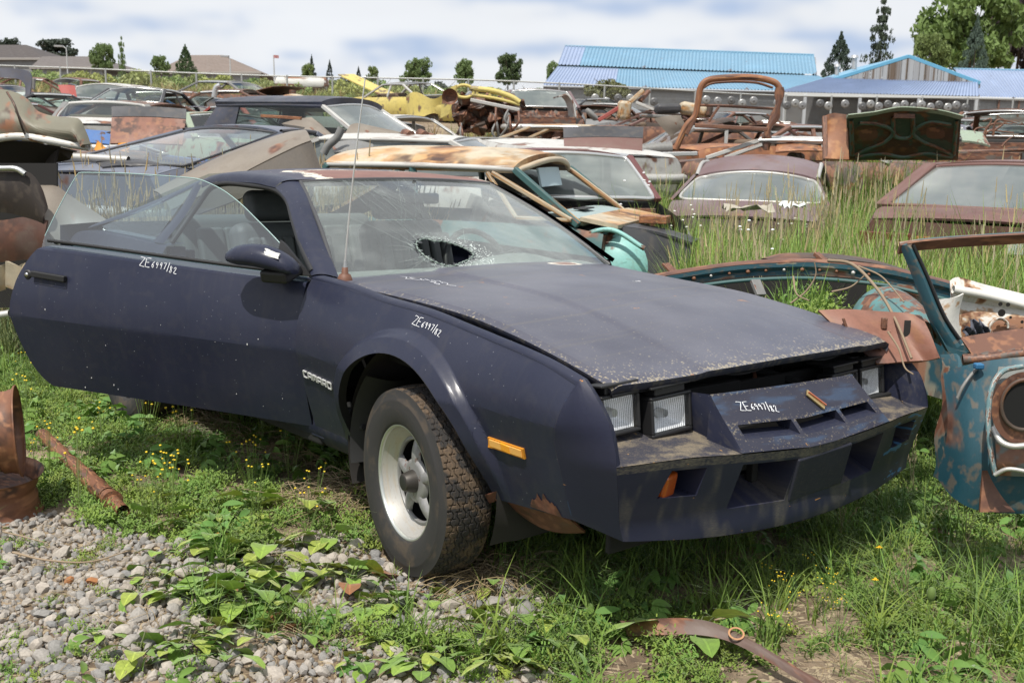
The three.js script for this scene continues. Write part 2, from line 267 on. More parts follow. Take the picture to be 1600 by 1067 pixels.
// ---- hood, standing a little open at the front
const hoodEdge = keys([[-0.72, 0.884], [-0.5, 0.878], [-0.17, 0.870], [0.09, 0.858], [0.36, 0.824], [0.56, 0.786], [0.80, 0.730]]);
function hoodAt(s, z) { // s 0 rear .. 1 front
  const q = z / 0.735, xr = -0.595 - 0.10 * q * q, xf_ = 0.825 - 0.04 * q * q, x = lerp(xr, xf_, s), zr = lerp(0.30, 0.35, s), zl = lerp(-0.42, -0.50, s);
  const raise = (smoothstep(z, zl - 0.035, zl) - smoothstep(z, zr, zr + 0.035)) * 0.011 * (1 - 0.6 * s);
  const crown = 0.022 * (1 - q * q) * (1 - 0.75 * s * s) - 0.006 * Math.abs(z + 0.05) / 0.7, edge = -0.012 * smoothstep(Math.abs(q), 0.955, 1) - 0.008 * smoothstep(s, 0.975, 1);
  return [x, hoodEdge(x) + crown + raise + edge - 0.018 * Math.max(0, -q) * Math.sin(Math.PI * clamp(s, 0, 1)), z];
}
const hoodMap = tex(1024, 1024, (u, v) => { // v runs from the windshield to the front edge
  const n = fbm(u * 6, v * 6, 13, 5), g = hash(Math.floor(u * 1024), Math.floor(v * 1024), 8), m = fbm(u * 260, v * 260, 21, 2), b = fbm(u * 24, v * 16, 29, 4), st = fbm(u * 5 + v * 40, v * 3, 37, 3);
  let c = mixc([0.050, 0.051, 0.072], [0.092, 0.092, 0.115], clamp(n * 1.7 - 0.35, 0, 1));
  c = mixc(c, [0.11, 0.10, 0.09], 0.4 * smoothstep(st, 0.6, 0.8));
  // pale grit lying along the front lip and in patches
  const grit = smoothstep(v, 0.86, 0.995) * 0.36 + smoothstep(v, 0.975, 0.992) * 0.5 + smoothstep(0.025 - u, 0, 0.02) * 0.4 + smoothstep(u - 0.965, 0, 0.03) * 0.4;
  if (m > 0.86 - grit * 0.42 * (0.35 + b)) c = mixc(c, [0.34, 0.29, 0.20], 0.75);
  if (vnoise(u * 170, v * 170, 61) > 0.985) c = mixc(c, [0.03, 0.025, 0.02], 0.7);
  // flaked patch by the windshield with a white primer rim
  const ex = (u - 0.735) / 0.075, ey = (v - 0.045) / 0.030, r = Math.hypot(ex, ey) + (fbm(u * 40, v * 40, 71, 3) - 0.5) * 0.5; if (r < 1) c = r < 0.72 ? mixc([0.16, 0.07, 0.05], [0.24, 0.12, 0.08], b) : [0.62, 0.58, 0.48];
  const fx = (u - 0.66) / 0.02, fy = (v - 0.40) / 0.008; if (Math.hypot(fx, fy) + (fbm(u * 90, v * 90, 75, 2) - 0.5) * 1.2 < 1) c = m > 0.5 ? [0.6, 0.6, 0.6] : [0.01, 0.01, 0.01];
  if (vnoise(u * 23, v * 29, 83) > 0.972 && m > 0.4) c = [0.30, 0.14, 0.06];
  const j = 1 + (g - 0.5) * 0.16; return [c[0] * j, c[1] * j, c[2] * j];
});
const hoodMat = new THREE.MeshPhysicalMaterial({ map: hoodMap, clearcoat: 0.35, clearcoatRoughness: 0.3, specularIntensity: 0.5, roughness: 0.5, roughnessMap: tex(256, 256, (u, v) => { const q = 0.74 + 0.3 * fbm(u * 9, v * 9, 15, 4); return [q, q, q]; }, { srgb: false }), side: THREE.DoubleSide });
const hood = mesh('hood', grid(110, 90, (u, v) => [...hoodAt(v, lerp(0.735, -0.735, u)), u, v], 0.25), hoodMat, car);
mesh('hood_edge', (() => { const g = []; for (const s of [1, -1]) g.push(grid(60, 3, (u, v) => { const p = hoodAt(u, 0.735 * s); return [p[0], p[1] - 0.026 * v, p[2] - s * 0.012 * v * v]; })); g.push(grid(60, 3, (u, v) => { const p = hoodAt(1, lerp(0.735, -0.735, u)); return [p[0] - 0.014 * v * v, p[1] - 0.024 * v, p[2]]; })); return merge(g); })(), new THREE.MeshStandardMaterial({ map: navyTex(1.0, 15), roughness: 0.8, side: THREE.DoubleSide }), hood);
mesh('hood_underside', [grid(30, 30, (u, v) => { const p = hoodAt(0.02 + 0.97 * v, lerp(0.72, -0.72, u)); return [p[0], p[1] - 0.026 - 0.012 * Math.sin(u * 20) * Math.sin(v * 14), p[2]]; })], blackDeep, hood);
scrawl('ZE6997', (s, t) => { const p = hoodAt(lerp(0.105, 0.20, s) - t * 0.045, lerp(0.545, 0.48, s) - t * 0.02); return [p[0], p[1] + 0.003, p[2]]; }, hood, 5, 0.06);
scrawl('82', (s, t) => { const p = hoodAt(lerp(0.22, 0.26, s) - t * 0.05, lerp(0.53, 0.50, s) - t * 0.02); return [p[0], p[1] + 0.003, p[2]]; }, hood, 6, 0.09);
scrawl('ZE6997/82', (s, t) => { const x = lerp(-0.03, 0.14, s), y = lerp(0.797, 0.781, s) + t * 0.027; return [x, y, flank(x, y) + 0.003]; }, fender, 7, 0.055);
// ---- engine bay seen through the gap
{
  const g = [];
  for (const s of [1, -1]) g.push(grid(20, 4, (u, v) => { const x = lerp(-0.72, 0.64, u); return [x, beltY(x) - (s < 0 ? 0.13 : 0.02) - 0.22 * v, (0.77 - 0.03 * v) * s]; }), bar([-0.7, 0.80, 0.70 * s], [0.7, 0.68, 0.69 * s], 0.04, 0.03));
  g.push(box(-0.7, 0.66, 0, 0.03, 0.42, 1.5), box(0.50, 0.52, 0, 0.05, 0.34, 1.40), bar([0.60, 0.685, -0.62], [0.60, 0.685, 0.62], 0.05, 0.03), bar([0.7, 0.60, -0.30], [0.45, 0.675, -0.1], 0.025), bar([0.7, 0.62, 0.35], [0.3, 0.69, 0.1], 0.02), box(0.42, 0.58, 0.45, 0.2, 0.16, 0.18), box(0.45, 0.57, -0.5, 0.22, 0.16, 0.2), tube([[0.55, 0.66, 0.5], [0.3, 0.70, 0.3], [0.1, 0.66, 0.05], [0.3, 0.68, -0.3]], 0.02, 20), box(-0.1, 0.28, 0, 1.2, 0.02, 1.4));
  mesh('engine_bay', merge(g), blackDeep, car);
  mesh('rusty_rod', [bar([0.66, 0.625, -0.1], [0.47, 0.67, -0.32], 0.014)], std([0.16, 0.06, 0.03], 0.8), car);
}
// ---- nose: soft fascia with slots, lamp pockets, grille mouth
const roll = (p) => [p[0], p[1] + 0.03 * p[2], p[2], p[3], p[4]];
const ridgeX = (z) => 0.995 - 0.125 * z * z, ridgeYc = keys([[0, 0.474], [0.12, 0.484], [0.4, 0.498], [0.6, 0.507], [0.83, 0.503]]), ridgeY = (z) => ridgeYc(Math.abs(z));
const chinYc = keys([[0, 0.226], [0.2, 0.23], [0.45, 0.243], [0.7, 0.268], [0.83, 0.282]]), chinY = (z) => chinYc(Math.abs(z));
const faceX = (z, y) => ridgeX(z) - (ridgeY(z) - y) * 0.23 + 0.02 * smoothstep(0.33 - y, 0, 0.1);
const noseTex = (() => tex(1024, 512, (u, v) => { // u across from the near side, v 0 at the ridge .. 1 at the chin
  const n = fbm(u * 7, v * 5, 113, 5), st = fbm(u * 70, v * 4, 117, 4), m = fbm(u * 200, v * 90, 121, 2), g = hash(Math.floor(u * 1024), Math.floor(v * 512), 9);
  let c = mixc([0.012, 0.0145, 0.034], [0.023, 0.0245, 0.044], n);
  const str = fbm(u * 26, v * 1.5, 125, 3);
  c = mixc(c, [0.15, 0.135, 0.10], clamp(smoothstep(str, 0.48, 0.75) * (0.4 + 0.6 * st) * 0.42 * (0.5 + m), 0, 0.6));
  if (v < 0.10) c = mixc(c, [0.17, 0.15, 0.115], clamp(0.15 + 0.8 * (m - 0.3), 0, 0.6));
  if (u > 0.80 && fbm(u * 30, v * 18, 131, 4) > 0.60 && fbm(u * 4, v * 3, 133, 2) > 0.42) c = mixc(c, [0.05, 0.17, 0.34], 0.75);
  if (vnoise(u * 60, v * 30, 141) > 0.982) c = [0.42, 0.20, 0.06];
  const j = 1 + (g - 0.5) * 0.2; return [c[0] * j, c[1] * j, c[2] * j];
}))();
const noseMat = new THREE.MeshPhysicalMaterial({ map: noseTex, roughness: 0.5, specularIntensity: 0.55, side: THREE.DoubleSide });
const fascia = (() => {
  // columns: z at the ridge and at the chin; rows by height fraction
  const col = [[0.832, 0.762], [0.625, 0.715], [0.50, 0.54], [0.352, 0.392], [0.098, 0.118], [-0.20, -0.214], [-0.435, -0.42], [-0.528, -0.575], [-0.72, -0.712], [-0.832, -0.762]];
  const row = [0, 0.10, 0.13, 0.47, 0.53, 0.68, 1]; // heights as fractions from ridge to chin
  const P = (i, j) => { const t = row[j], z = lerp(col[i][0], col[i][1], t), y = lerp(ridgeY(z), chinY(z), t); return [z, y]; };
  const holes = [[1, 2, 2, 3, 0.085], [3, 4, 2, 5, 0.14], [4, 5, 1, 1, 0], [5, 6, 2, 5, 0.14], [7, 8, 2, 3, 0.085]], inHole = (i, j) => holes.some((h) => h[4] && i >= h[0] && i < h[1] && j >= h[2] && j < h[3]);
  const g = [], N = 8;
  const pt = (z, y, dx = 0) => { const t = (ridgeY(z) - y) / (ridgeY(z) - chinY(z)); return roll([faceX(z, y) + dx, y, z, (0.832 - z) / 1.664, clamp(t, 0, 1)]); };
  for (let i = 0; i < col.length - 1; i++) for (let j = 0; j < row.length - 1; j++) {
    if (inHole(i, j)) continue;
    const a = P(i, j), b = P(i + 1, j), c = P(i, j + 1), d = P(i + 1, j + 1);
    const plate = i === 4 && j >= 1 && j < 5 ? 0.03 : 0;
    g.push(grid(N, N, (u, v) => { const z = lerp(lerp(a[0], b[0], u), lerp(c[0], d[0], u), v), y = lerp(lerp(a[1], b[1], u), lerp(c[1], d[1], u), v); return pt(z, y, plate * 0.0); }));
  }
  for (const [i0, i1, j0, j1, dep] of holes) if (dep) {
    const c = [P(i0, j0), P(i1, j0), P(i1, j1), P(i0, j1)], m = [(c[0][0] + c[1][0] + c[2][0] + c[3][0]) / 4, (c[0][1] + c[1][1] + c[2][1] + c[3][1]) / 4];
    const big = dep > 0.1;
    for (let k = 0; k < 4; k++) { const a = c[k], b = c[(k + 1) % 4]; g.push(grid(8, 4, (u, v) => { const z = lerp(a[0], b[0], u), y = lerp(a[1], b[1], u), f = 1 - (big ? 0.12 : 0.16) * v; const zz = lerp(m[0], z, f), yy = lerp(m[1], y, f) + (big && k === 2 ? 0.05 * v : 0); const q = pt(zz, yy, -dep * v); return q; })); }
    if (!big) g.push(grid(4, 4, (u, v) => { const z = lerp(lerp(c[0][0], c[1][0], u), lerp(c[3][0], c[2][0], u), v), y = lerp(lerp(c[0][1], c[1][1], u), lerp(c[3][1], c[2][1], u), v); return pt(lerp(m[0], z, 0.86), lerp(m[1], y, 0.86), -dep); }));
  }
  // lip under the chin
  g.push(grid(60, 3, (u, v) => { const z = lerp(0.762, -0.762, u), y = chinY(z), p = pt(z, y); return [p[0] - 0.05 * v - 0.4 * Math.max(0, v - 0.34), p[1] - 0.006 * Math.sin(v * Math.PI) + 0.03 * v, p[2], u, 1]; }));
  // flank corners between fender seam and face
  for (const s of [1, -1]) g.push(grid(16, 26, (u, v) => {
    const y0 = lerp(0.725, 0.315, v), seam = 0.70 + 0.045 * (y0 > 0.55 ? (y0 - 0.55) / 0.15 : (0.55 - y0) / 0.35 * 0.6) - 0.02, xs = 0.70, zs = flank(xs, y0);
    const w = keys([[0, 0.757, 0.722, 0.817], [0.10, 0.80, 0.69, 0.822], [0.30, 0.878, 0.605, 0.83], [0.54, 0.908, 0.503, 0.832], [1, 0.835, 0.272, 0.762]])(v);
    const y1 = w[1]; let x = lerp(seam, w[0], u), y = lerp(y0, y1, u), z = lerp(zs, w[2], u) + 0.012 * Math.sin(u * Math.PI) * (1 - v);
    if (v >= 0.54) { const t = (v - 0.54) / 0.46, zz = lerp(0.832, 0.762, t), yy = lerp(ridgeY(0.832), chinY(0.762), t); x = lerp(seam, faceX(zz, yy), u); y = lerp(y0, yy, u); z = lerp(zs, zz, u) + 0.012 * Math.sin(u * Math.PI) * (1 - v); }
    const q = roll([x, y, z]); const sd = [q[0], lerp(y, q[1], s > 0 ? u : 0) + (s < 0 ? -0.03 * z * u : 0), z * s, s > 0 ? 0.02 * u : 1 - 0.02 * u, 0.15 + 0.8 * v]; return sd;
  }, 0.3));
  return mesh('bumper_fascia', toCreasedNormals(merge(g), 0.35), noseMat, car);
})();
const shelfTex = tex(512, 256, (u, v) => { const n = fbm(u * 8, v * 6, 213, 4), m = fbm(u * 120, v * 60, 217, 3), g = hash(Math.floor(u * 512), Math.floor(v * 256), 19); let c = mixc([0.026, 0.026, 0.038], [0.19, 0.155, 0.105], clamp(smoothstep(n, 0.30, 0.72) * 0.75 + (m - 0.5) * 0.9, 0, 0.9)); if (vnoise(u * 26, v * 14, 219) > 0.95) c = [0.36, 0.2, 0.06]; const j = 1 + (g - 0.5) * 0.25; return [c[0] * j, c[1] * j, c[2] * j]; });
const shelfMat = new THREE.MeshStandardMaterial({ map: shelfTex, roughness: 0.85, side: THREE.DoubleSide });
{ // shelves under the lamps, the fins beside them
  const hz = (s) => (s > 0 ? 0.37 : 0.45);
  for (const s of [1, -1]) {
    mesh('lamp_shelf', grid(16, 10, (u, v) => { const z = s * lerp(hz(s), 0.832, u), zi = s * lerp(hz(s) - 0.02, 0.80, u), f = v; const a = [ridgeX(z), ridgeY(z) + 0.002, z], b = [0.73, 0.545, zi]; const p = roll([lerp(b[0], a[0], f), lerp(b[1], a[1], f) - 0.004 * Math.sin(f * Math.PI), lerp(b[2], a[2], f), u, v]); return p; }), shelfMat, fascia);
    const fin = keys([[0, 0.757, 0.722, 0.817], [0.3, 0.80, 0.69, 0.822], [0.65, 0.878, 0.605, 0.83], [1, 0.908, 0.503, 0.832]]);
    mesh('lamp_fin', grid(16, 6, (u, v) => { const w = fin(u), yb = 0.505; const p = [w[0] - 0.035 * v, lerp(w[1], Math.min(w[1], yb + 0.03 * (1 - u)), v * v), (w[2] - 0.05 * Math.sqrt(v)), u, v]; const q = roll([p[0], p[1], p[2] * s]); return [q[0], s > 0 ? q[1] : p[1] - 0.03 * p[2], q[2], p[3] * 0.4, p[4] * 0.3]; }), navyDull, fascia);
  }
  // centre hump with three slots
  const zt = [0.385, -0.385], zb = [0.37, -0.455];
  const hump = (u, v, d = 0) => { const z = lerp(lerp(zt[0], zb[0], v), lerp(zt[1], zb[1], v), u), y0 = 0.655, y1 = ridgeY(z) + 0.004, y = lerp(y0, y1, v), x0 = 0.865 - 0.06 * z * z; return roll([lerp(x0, ridgeX(z), Math.pow(v, 1.08)) - d, y - d * 0.6, z, u, v]); };
  const us = [0, 0.055, 0.378, 0.405, 0.695, 0.72, 0.955, 1], vs = [0, 0.55, 0.79, 1], g = [], sg = [];
  for (let i = 0; i < 7; i++) for (let j = 0; j < 3; j++) {
    const u0 = us[i], u1 = us[i + 1], v0 = vs[j], v1 = vs[j + 1];
    if (j === 1 && i % 2 === 1) {
      const edge = [[u0, v0, u1, v0], [u1, v0, u1, v1], [u1, v1, u0, v1], [u0, v1, u0, v0]];
      edge.forEach(([a, b, c, d], k) => sg.push(grid(8, 4, (s, t) => { const p = hump(lerp(a, c, s), lerp(b, d, s)), dep = 0.055 * t; return k === 2 ? [p[0] - dep * 1.25, p[1] + 0.012 * t, p[2], s, t] : [p[0] - dep, p[1] - dep * 0.35, p[2], s, t]; })));
    } else g.push(grid(8, 8, (s, t) => hump(lerp(u0, u1, s), lerp(v0, v1, t))));
  }
  const humpTex = tex(512, 256, (u, v) => { const n = fbm(u * 6, v * 4, 313, 4), m = fbm(u * 140, v * 50, 317, 2), h = hash(Math.floor(u * 512), Math.floor(v * 256), 29); let c = mixc([0.026, 0.027, 0.044], [0.042, 0.042, 0.058], n); const gr = smoothstep(0.10 - v, 0, 0.1) * 0.5 + smoothstep(v - 0.45, 0, 0.08) * (v < 0.57 ? 0.55 : 0.25); if (m > 0.86 - gr * 0.42) c = mixc(c, [0.26, 0.22, 0.15], 0.6); c = mixc(c, [0.05, 0.09, 0.16], 0.5 * smoothstep(fbm(u * 7, v * 9, 331, 4), 0.5, 0.75)); if (vnoise(u * 40, v * 16, 341) > 0.985) c = [0.4, 0.2, 0.06]; const j = 1 + (h - 0.5) * 0.18; return [c[0] * j, c[1] * j, c[2] * j]; });
  const humpMat = new THREE.MeshPhysicalMaterial({ map: humpTex, roughness: 0.5, specularIntensity: 0.55, side: THREE.DoubleSide });
  const panel = mesh('grille_panel', toCreasedNormals(merge(g), 0.3), humpMat, fascia);
  mesh('air_slot', merge(sg), navyDull, fascia);
  const wall = (u0, s) => grid(8, 10, (a, b) => { const p = hump(u0, b); const dz = (s > 0 ? 0.035 : -0.03) * a * (1 - b); return [p[0] - 0.15 * a * (1 - b), p[1] - (p[1] - 0.505) * 0.55 * a * (1 - b) * 0, p[2] + dz * 0 + 0.0, a * 0.2, b * 0.3]; });
  mesh('panel_side', [grid(8, 10, (a, b) => { const p = hump(0, b); return [lerp(p[0], 0.72, a * 0.9), lerp(p[1], 0.52, a * 0.02), p[2] + 0.03 * a * (1 - b), a * 0.2, b * 0.2]; }), grid(8, 10, (a, b) => { const p = hump(0, b), d = 1 - b; return [p[0], lerp(p[1], 0.512, a), p[2] + 0.004 * a, a * 0.2, b * 0.2]; }), grid(8, 10, (a, b) => { const p = hump(1, b); return [p[0] - 0.02 * a, lerp(p[1], 0.49, a), p[2] - 0.004 * a, a * 0.2, b * 0.2]; }), grid(8, 4, (u, v) => { const p = hump(u, 0); return [p[0] - 0.03 * v, p[1] - 0.03 * v * v, p[2]]; })], navyDull, fascia);
  scrawl('ZE6997/82', (s, t) => { const p = hump(lerp(0.115, 0.345, s), lerp(0.34, 0.40, s) - t * 0.155); return [p[0] + 0.0025, p[1] + 0.002, p[2]]; }, panel, 9, 0.055, { aspect: 3 });
  // gold bar badge
  const b0 = hump(0.575, 0.19), b1 = hump(0.625, 0.475), bg = [bar([b0[0] + 0.003, b0[1] + 0.004, b0[2]], [b1[0] + 0.003, b1[1] + 0.004, b1[2]], 0.026, 0.006, [0.7, 0.7, 0])];
  mesh('badge', bg, std([0.62, 0.47, 0.22], 0.35, 0.8), fascia);
  mesh('badge_stripe', [bar([b0[0] + 0.008, b0[1] + 0.006, b0[2] - 0.004], [b1[0] + 0.006, b1[1] + 0.010, b1[2] - 0.006], 0.005, 0.004, [0.7, 0.7, 0])], std([0.40, 0.12, 0.06], 0.4), fascia);
  // plate mount block in the mouth, dark cavity behind
  mesh('plate_block', [box(0, 0, 0, 0.02, 0.152, 0.30, 0.008)].map((q) => xf(q, { r: [0.03, 0, -0.22], p: [0.966, 0.384 - 0.0015, -0.052] })).concat([box(0, 0, 0, 0.13, 0.15, 0.012)].map((q) => xf(q, { r: [0.03, 0, -0.22], p: [0.895, 0.386, 0.094] }))), new THREE.MeshStandardMaterial({ map: navyDull.map, color: new THREE.Color(0.6, 0.6, 0.6), roughness: 0.7, side: THREE.DoubleSide }), fascia);
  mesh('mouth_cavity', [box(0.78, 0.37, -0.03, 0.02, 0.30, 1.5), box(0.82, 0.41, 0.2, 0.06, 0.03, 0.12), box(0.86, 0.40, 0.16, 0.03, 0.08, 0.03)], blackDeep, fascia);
  const lampMat = new THREE.MeshPhysicalMaterial({ color: new THREE.Color(0.38, 0.075, 0.01), roughness: 0.25, clearcoat: 0.6, side: THREE.DoubleSide });
  const ts = mesh('turn_signal', [xf(box(0, 0, 0, 0.05, 0.080, 0.075, 0.012), { r: [0.03, 0.25, -0.2], p: [0.888, 0.438, 0.612] })], lampMat, fascia); ts.userData.label = 'orange turn signal lamp in its pocket';
}
// ---- four square headlights in black bezels
{
  const lensMat = new THREE.MeshPhysicalMaterial({ color: new THREE.Color(0.92, 0.94, 0.95), transmission: 1, thickness: 0, roughness: 0.06, ior: 1.5, side: THREE.DoubleSide, bumpMap: tex(128, 128, (x, y) => { const v = 0.5 + 0.5 * Math.cos(x * Math.PI * 2 * 18); return [v, v, v]; }, { srgb: false }), bumpScale: 0.0025 });
  for (const [z, w, y, x, tilt] of [[0.688, 0.146, 0.612, 0.775, 0], [0.487, 0.168, 0.594, 0.792, 0], [-0.47, 0.15, 0.582, 0.775, 0], [-0.665, 0.15, 0.588, 0.765, 0]]) {
    const L = new THREE.Group(); L.name = 'headlight'; L.position.set(x, y + 0.03 * z, z); L.rotation.z = 0.1; L.rotation.x = 0.03; L.rotation.y = tilt; car.add(L);
    const h = 0.102, t = 0.012, rim = [];
    for (const s of [1, -1]) rim.push(box(-0.025, s * (h / 2 + t / 2 - 0.002), 0, 0.07, t, w + t, 0.005), box(-0.025, 0, s * (w / 2), 0.07, h, t, 0.005));
    rim.push(box(-0.02, h / 2 + 0.022, 0, 0.05, 0.026, w * 0.8, 0.006), box(-0.01, h / 2 + 0.038, 0.01, 0.06, 0.008, w * 1.05, 0.003));
    mesh('bezel', rim, blackTrim, L);
    mesh('reflector', grid(14, 10, (u, v) => { const a = (u - 0.5) * w * 0.92, b = (v - 0.5) * h * 0.95, r = Math.max(Math.abs(u - 0.5), Math.abs(v - 0.5)) * 2; return [-0.055 + 0.045 * r * r, b, a]; }), std([0.92, 0.92, 0.93], 0.5, 0.35), L);
    mesh('bulb_shield', cyl([-0.05, 0, 0], [-0.018, 0, 0], 0.016, 0.012, 14), steel, L);
    mesh('lens', grid(20, 14, (u, v) => [0.004 + 0.006 * (1 - Math.pow(2 * u - 1, 2)) * (1 - Math.pow(2 * v - 1, 2)), (v - 0.5) * (h - 0.004), (u - 0.5) * (w - 0.006), u, v]), lensMat, L);
  }
  mesh('lamp_bracket', [bar([0.70, 0.70, 0.74], [0.70, 0.668, 0.40], 0.06, 0.006), box(0.72, 0.60, 0.587, 0.06, 0.13, 0.03), bar([0.69, 0.65, -0.40], [0.68, 0.635, -0.76], 0.06, 0.006), box(0.70, 0.62, 0.25, 0.03, 0.06, 0.4), box(0.66, 0.56, -0.2, 0.02, 0.14, 1.2)], blackDeep, car);
}
{ // flaked orange spots on the tip of the fascia
  { const R = rng(17), g = []; for (let i = 0; i < 7; i++) { const t = 0.03 + 0.13 * R(), x = 0.752 + 0.30 * t + (R() - 0.5) * 0.012, y = 0.724 - 0.25 * t, r = 0.004 + 0.007 * R(); g.push(xf(new THREE.SphereGeometry(r, 7, 5), { s: [1.5, 0.9, 0.5], p: [x - 0.006, y + 0.03 * 0.82 - 0.004, 0.822], r: [0, 0.3, -0.9] })); } const m = mesh('paint_flake', merge(g), std([0.45, 0.19, 0.04], 0.8), fascia); m.userData.kind = 'stuff'; }
  // amber side marker, name in chrome letters on the fender, antenna
  const P = (x, y) => [x, y, flank(x, y)];
  const mk = new THREE.Group(); mk.name = 'side_marker'; car.add(mk); mk.userData.label = 'amber side marker lamp';
  const geo = (x0, x1, y0, y1, d) => shell(6, 3, (u, v) => { const x = lerp(x0, x1, u), y = lerp(y0, y1, v) - 0.004 * u; return [x, y, flank(x, y) + d]; }, 0.012);
  mesh('lamp_frame', geo(0.398, 0.553, 0.476, 0.508, 0.006), std([0.55, 0.22, 0.02], 0.4), mk);
  mesh('lens', geo(0.406, 0.545, 0.481, 0.503, 0.009), new THREE.MeshPhysicalMaterial({ color: new THREE.Color(0.85, 0.45, 0.12), roughness: 0.25, clearcoat: 0.5, side: THREE.DoubleSide }), mk);
  mesh('reflector', geo(0.458, 0.495, 0.481, 0.503, 0.0105), std([0.85, 0.36, 0.03], 0.3), mk);
  // letters drawn as strokes of raised metal
  const LET = { C: [[[1, 1], [0, 1], [0, 0], [1, 0]]], A: [[[0, 0], [0, 1], [1, 1], [1, 0]], [[0, 0.45], [1, 0.45]]], M: [[[0, 0], [0, 1], [1, 1], [1, 0]], [[0.5, 1], [0.5, 0.2]]], R: [[[0, 0], [0, 1], [1, 1], [1, 0.45], [0, 0.45]], [[0.5, 0.45], [1, 0]]], O: [[[0, 0], [0, 1], [1, 1], [1, 0], [0, 0]]] };
  const word = 'CAMARO', lm = std([0.6, 0.6, 0.6], 0.35, 0.2), grp = new THREE.Group(); grp.name = 'lettering'; car.add(grp);
  [...word].forEach((ch, i) => { const x0 = -0.705 + i * 0.034, g = []; for (const st of LET[ch]) for (let k = 0; k + 1 < st.length; k++) { const q = ([a, b]) => { const x = x0 + a * 0.024 + b * 0.004, y = 0.508 - (x + 0.7) * 0.085 + b * 0.024; const p = P(x, y); p[2] += 0.004; return p; }; g.push(bar(q(st[k]), q(st[k + 1]), 0.006, 0.005, [0, 0, 1])); } mesh('letter', merge(g), lm, grp); });
  const ANT = [-0.496, 1.618, 0.73], an = new THREE.Group(); an.name = 'antenna'; car.add(an);
  mesh('antenna_base', [lathe([[0.001, 0.04], [0.011, 0.04], [0.013, 0.018], [0.022, 0.012], [0.027, 0], [0.029, -0.008]], 'y', 18)].map((g) => xf(g, { p: [-0.575, 0.892, 0.765] })), std([0.14, 0.06, 0.035], 0.6), an);
  mesh('antenna_collar', cyl([-0.575, 0.925, 0.765], [-0.575, 0.955, 0.765], 0.009, 0.006, 12), steel, an);
  mesh('antenna_mast', [tube([[-0.575, 0.945, 0.765], [-0.553, 1.17, 0.755], [-0.525, 1.4, 0.743], [ANT[0], ANT[1] - 0.003, ANT[2]]], (t) => 0.0038 - 0.0016 * t, 24, 8), new THREE.SphereGeometry(0.005, 8, 6).translate(...ANT)], std([0.75, 0.75, 0.74], 0.3, 0.7), an);
}
// ---- roof, pillars, glass
const wsTopX = (q) => -1.245 - 0.075 * q * q; // q -1..1 across
const roofMap = tex(512, 512, (u, v) => { // u across from near side, v from windshield back
  const n = fbm(u * 7, v * 7, 413, 4), e = fbm(u * 30, v * 30, 417, 4), g = hash(Math.floor(u * 512), Math.floor(v * 512), 39);
  let c = mixc([0.042, 0.042, 0.064], [0.065, 0.063, 0.085], n);
  const d = Math.max(Math.abs(u - 0.56) / 0.48, Math.abs(v - 0.17) / (0.20 + 0.04 * Math.sin(u * 9))) + (e - 0.5) * 0.30;
  if (d < 1) c = d < 0.86 || (d < 0.93 && e > 0.55) ? mixc([0.13, 0.06, 0.05], [0.22, 0.11, 0.085], fbm(u * 12, v * 12, 421, 4)) : [0.58, 0.54, 0.45];
  const j = 1 + (g - 0.5) * 0.2; return [c[0] * j, c[1] * j, c[2] * j];
});
const roofMat = new THREE.MeshStandardMaterial({ map: roofMap, roughness: 0.6, side: THREE.DoubleSide });
const roofYc = keys([[-2.25, 1.235], [-2.1, 1.262], [-1.8, 1.282], [-1.5, 1.275], [-1.24, 1.248]]);
const roofAt = (x, q) => [x, roofYc(x) - 0.022 * q * q, q * 0.535];
mesh('roof', grid(40, 40, (u, v) => { const q = 1 - 2 * u, x = lerp(wsTopX(q), -2.18 - 0.05 * (1 - q * q), v); return [...roofAt(x, q), u, v]; }), roofMat, car);
mesh('headliner', grid(12, 12, (u, v) => { const q = 1 - 2 * u, x = lerp(wsTopX(q) - 0.02, -2.2, v), p = roofAt(x, q); return [p[0], p[1] - 0.035, p[2]]; }), std([0.05, 0.05, 0.05], 0.95), car);
const pillarRail = (s) => { // A pillar from the cowl up into the roof rail
  const inn = keys([[0, -0.655, 0.885, 0.742], [0.25, -0.83, 0.982, 0.69], [0.5, -1.01, 1.08, 0.63], [0.75, -1.19, 1.175, 0.568], [1, -1.318, 1.228, 0.535]]), out = keys([[0, -0.735, 0.888, 0.815], [0.25, -0.895, 0.98, 0.768], [0.5, -1.06, 1.075, 0.712], [0.75, -1.225, 1.155, 0.652], [1, -1.39, 1.198, 0.613]]);
  const a = grid(24, 8, (u, v) => { const p = inn(u), q = out(u), b = Math.sin(v * Math.PI) * 0.020; return [lerp(p[0], q[0], v) + b * 0.3, lerp(p[1], q[1], v) + b * 0.55, lerp(p[2], q[2], v) + b * 0.7]; }, 0.6);
  const ri = (t) => { const x = lerp(-1.318, -2.2, t), p = roofAt(x, 1); return p; }, ro = keys([[0, -1.39, 1.198, 0.613], [0.35, -1.62, 1.212, 0.612], [0.75, -1.95, 1.208, 0.605], [1, -2.16, 1.17, 0.60]]);
  const b = grid(24, 8, (u, v) => { const p = ri(u), q = ro(u), k = Math.sin(v * Math.PI) * 0.018; return [lerp(p[0], q[0], v), lerp(p[1], q[1], v) + k * 0.6, lerp(p[2], q[2], v) + k]; }, 0.6);
  return side(merge([a, b]), s);
};
mesh('roof_pillar', pillarRail(1), navyMat, car); mesh('roof_pillar', pillarRail(-1), navyMat, car);
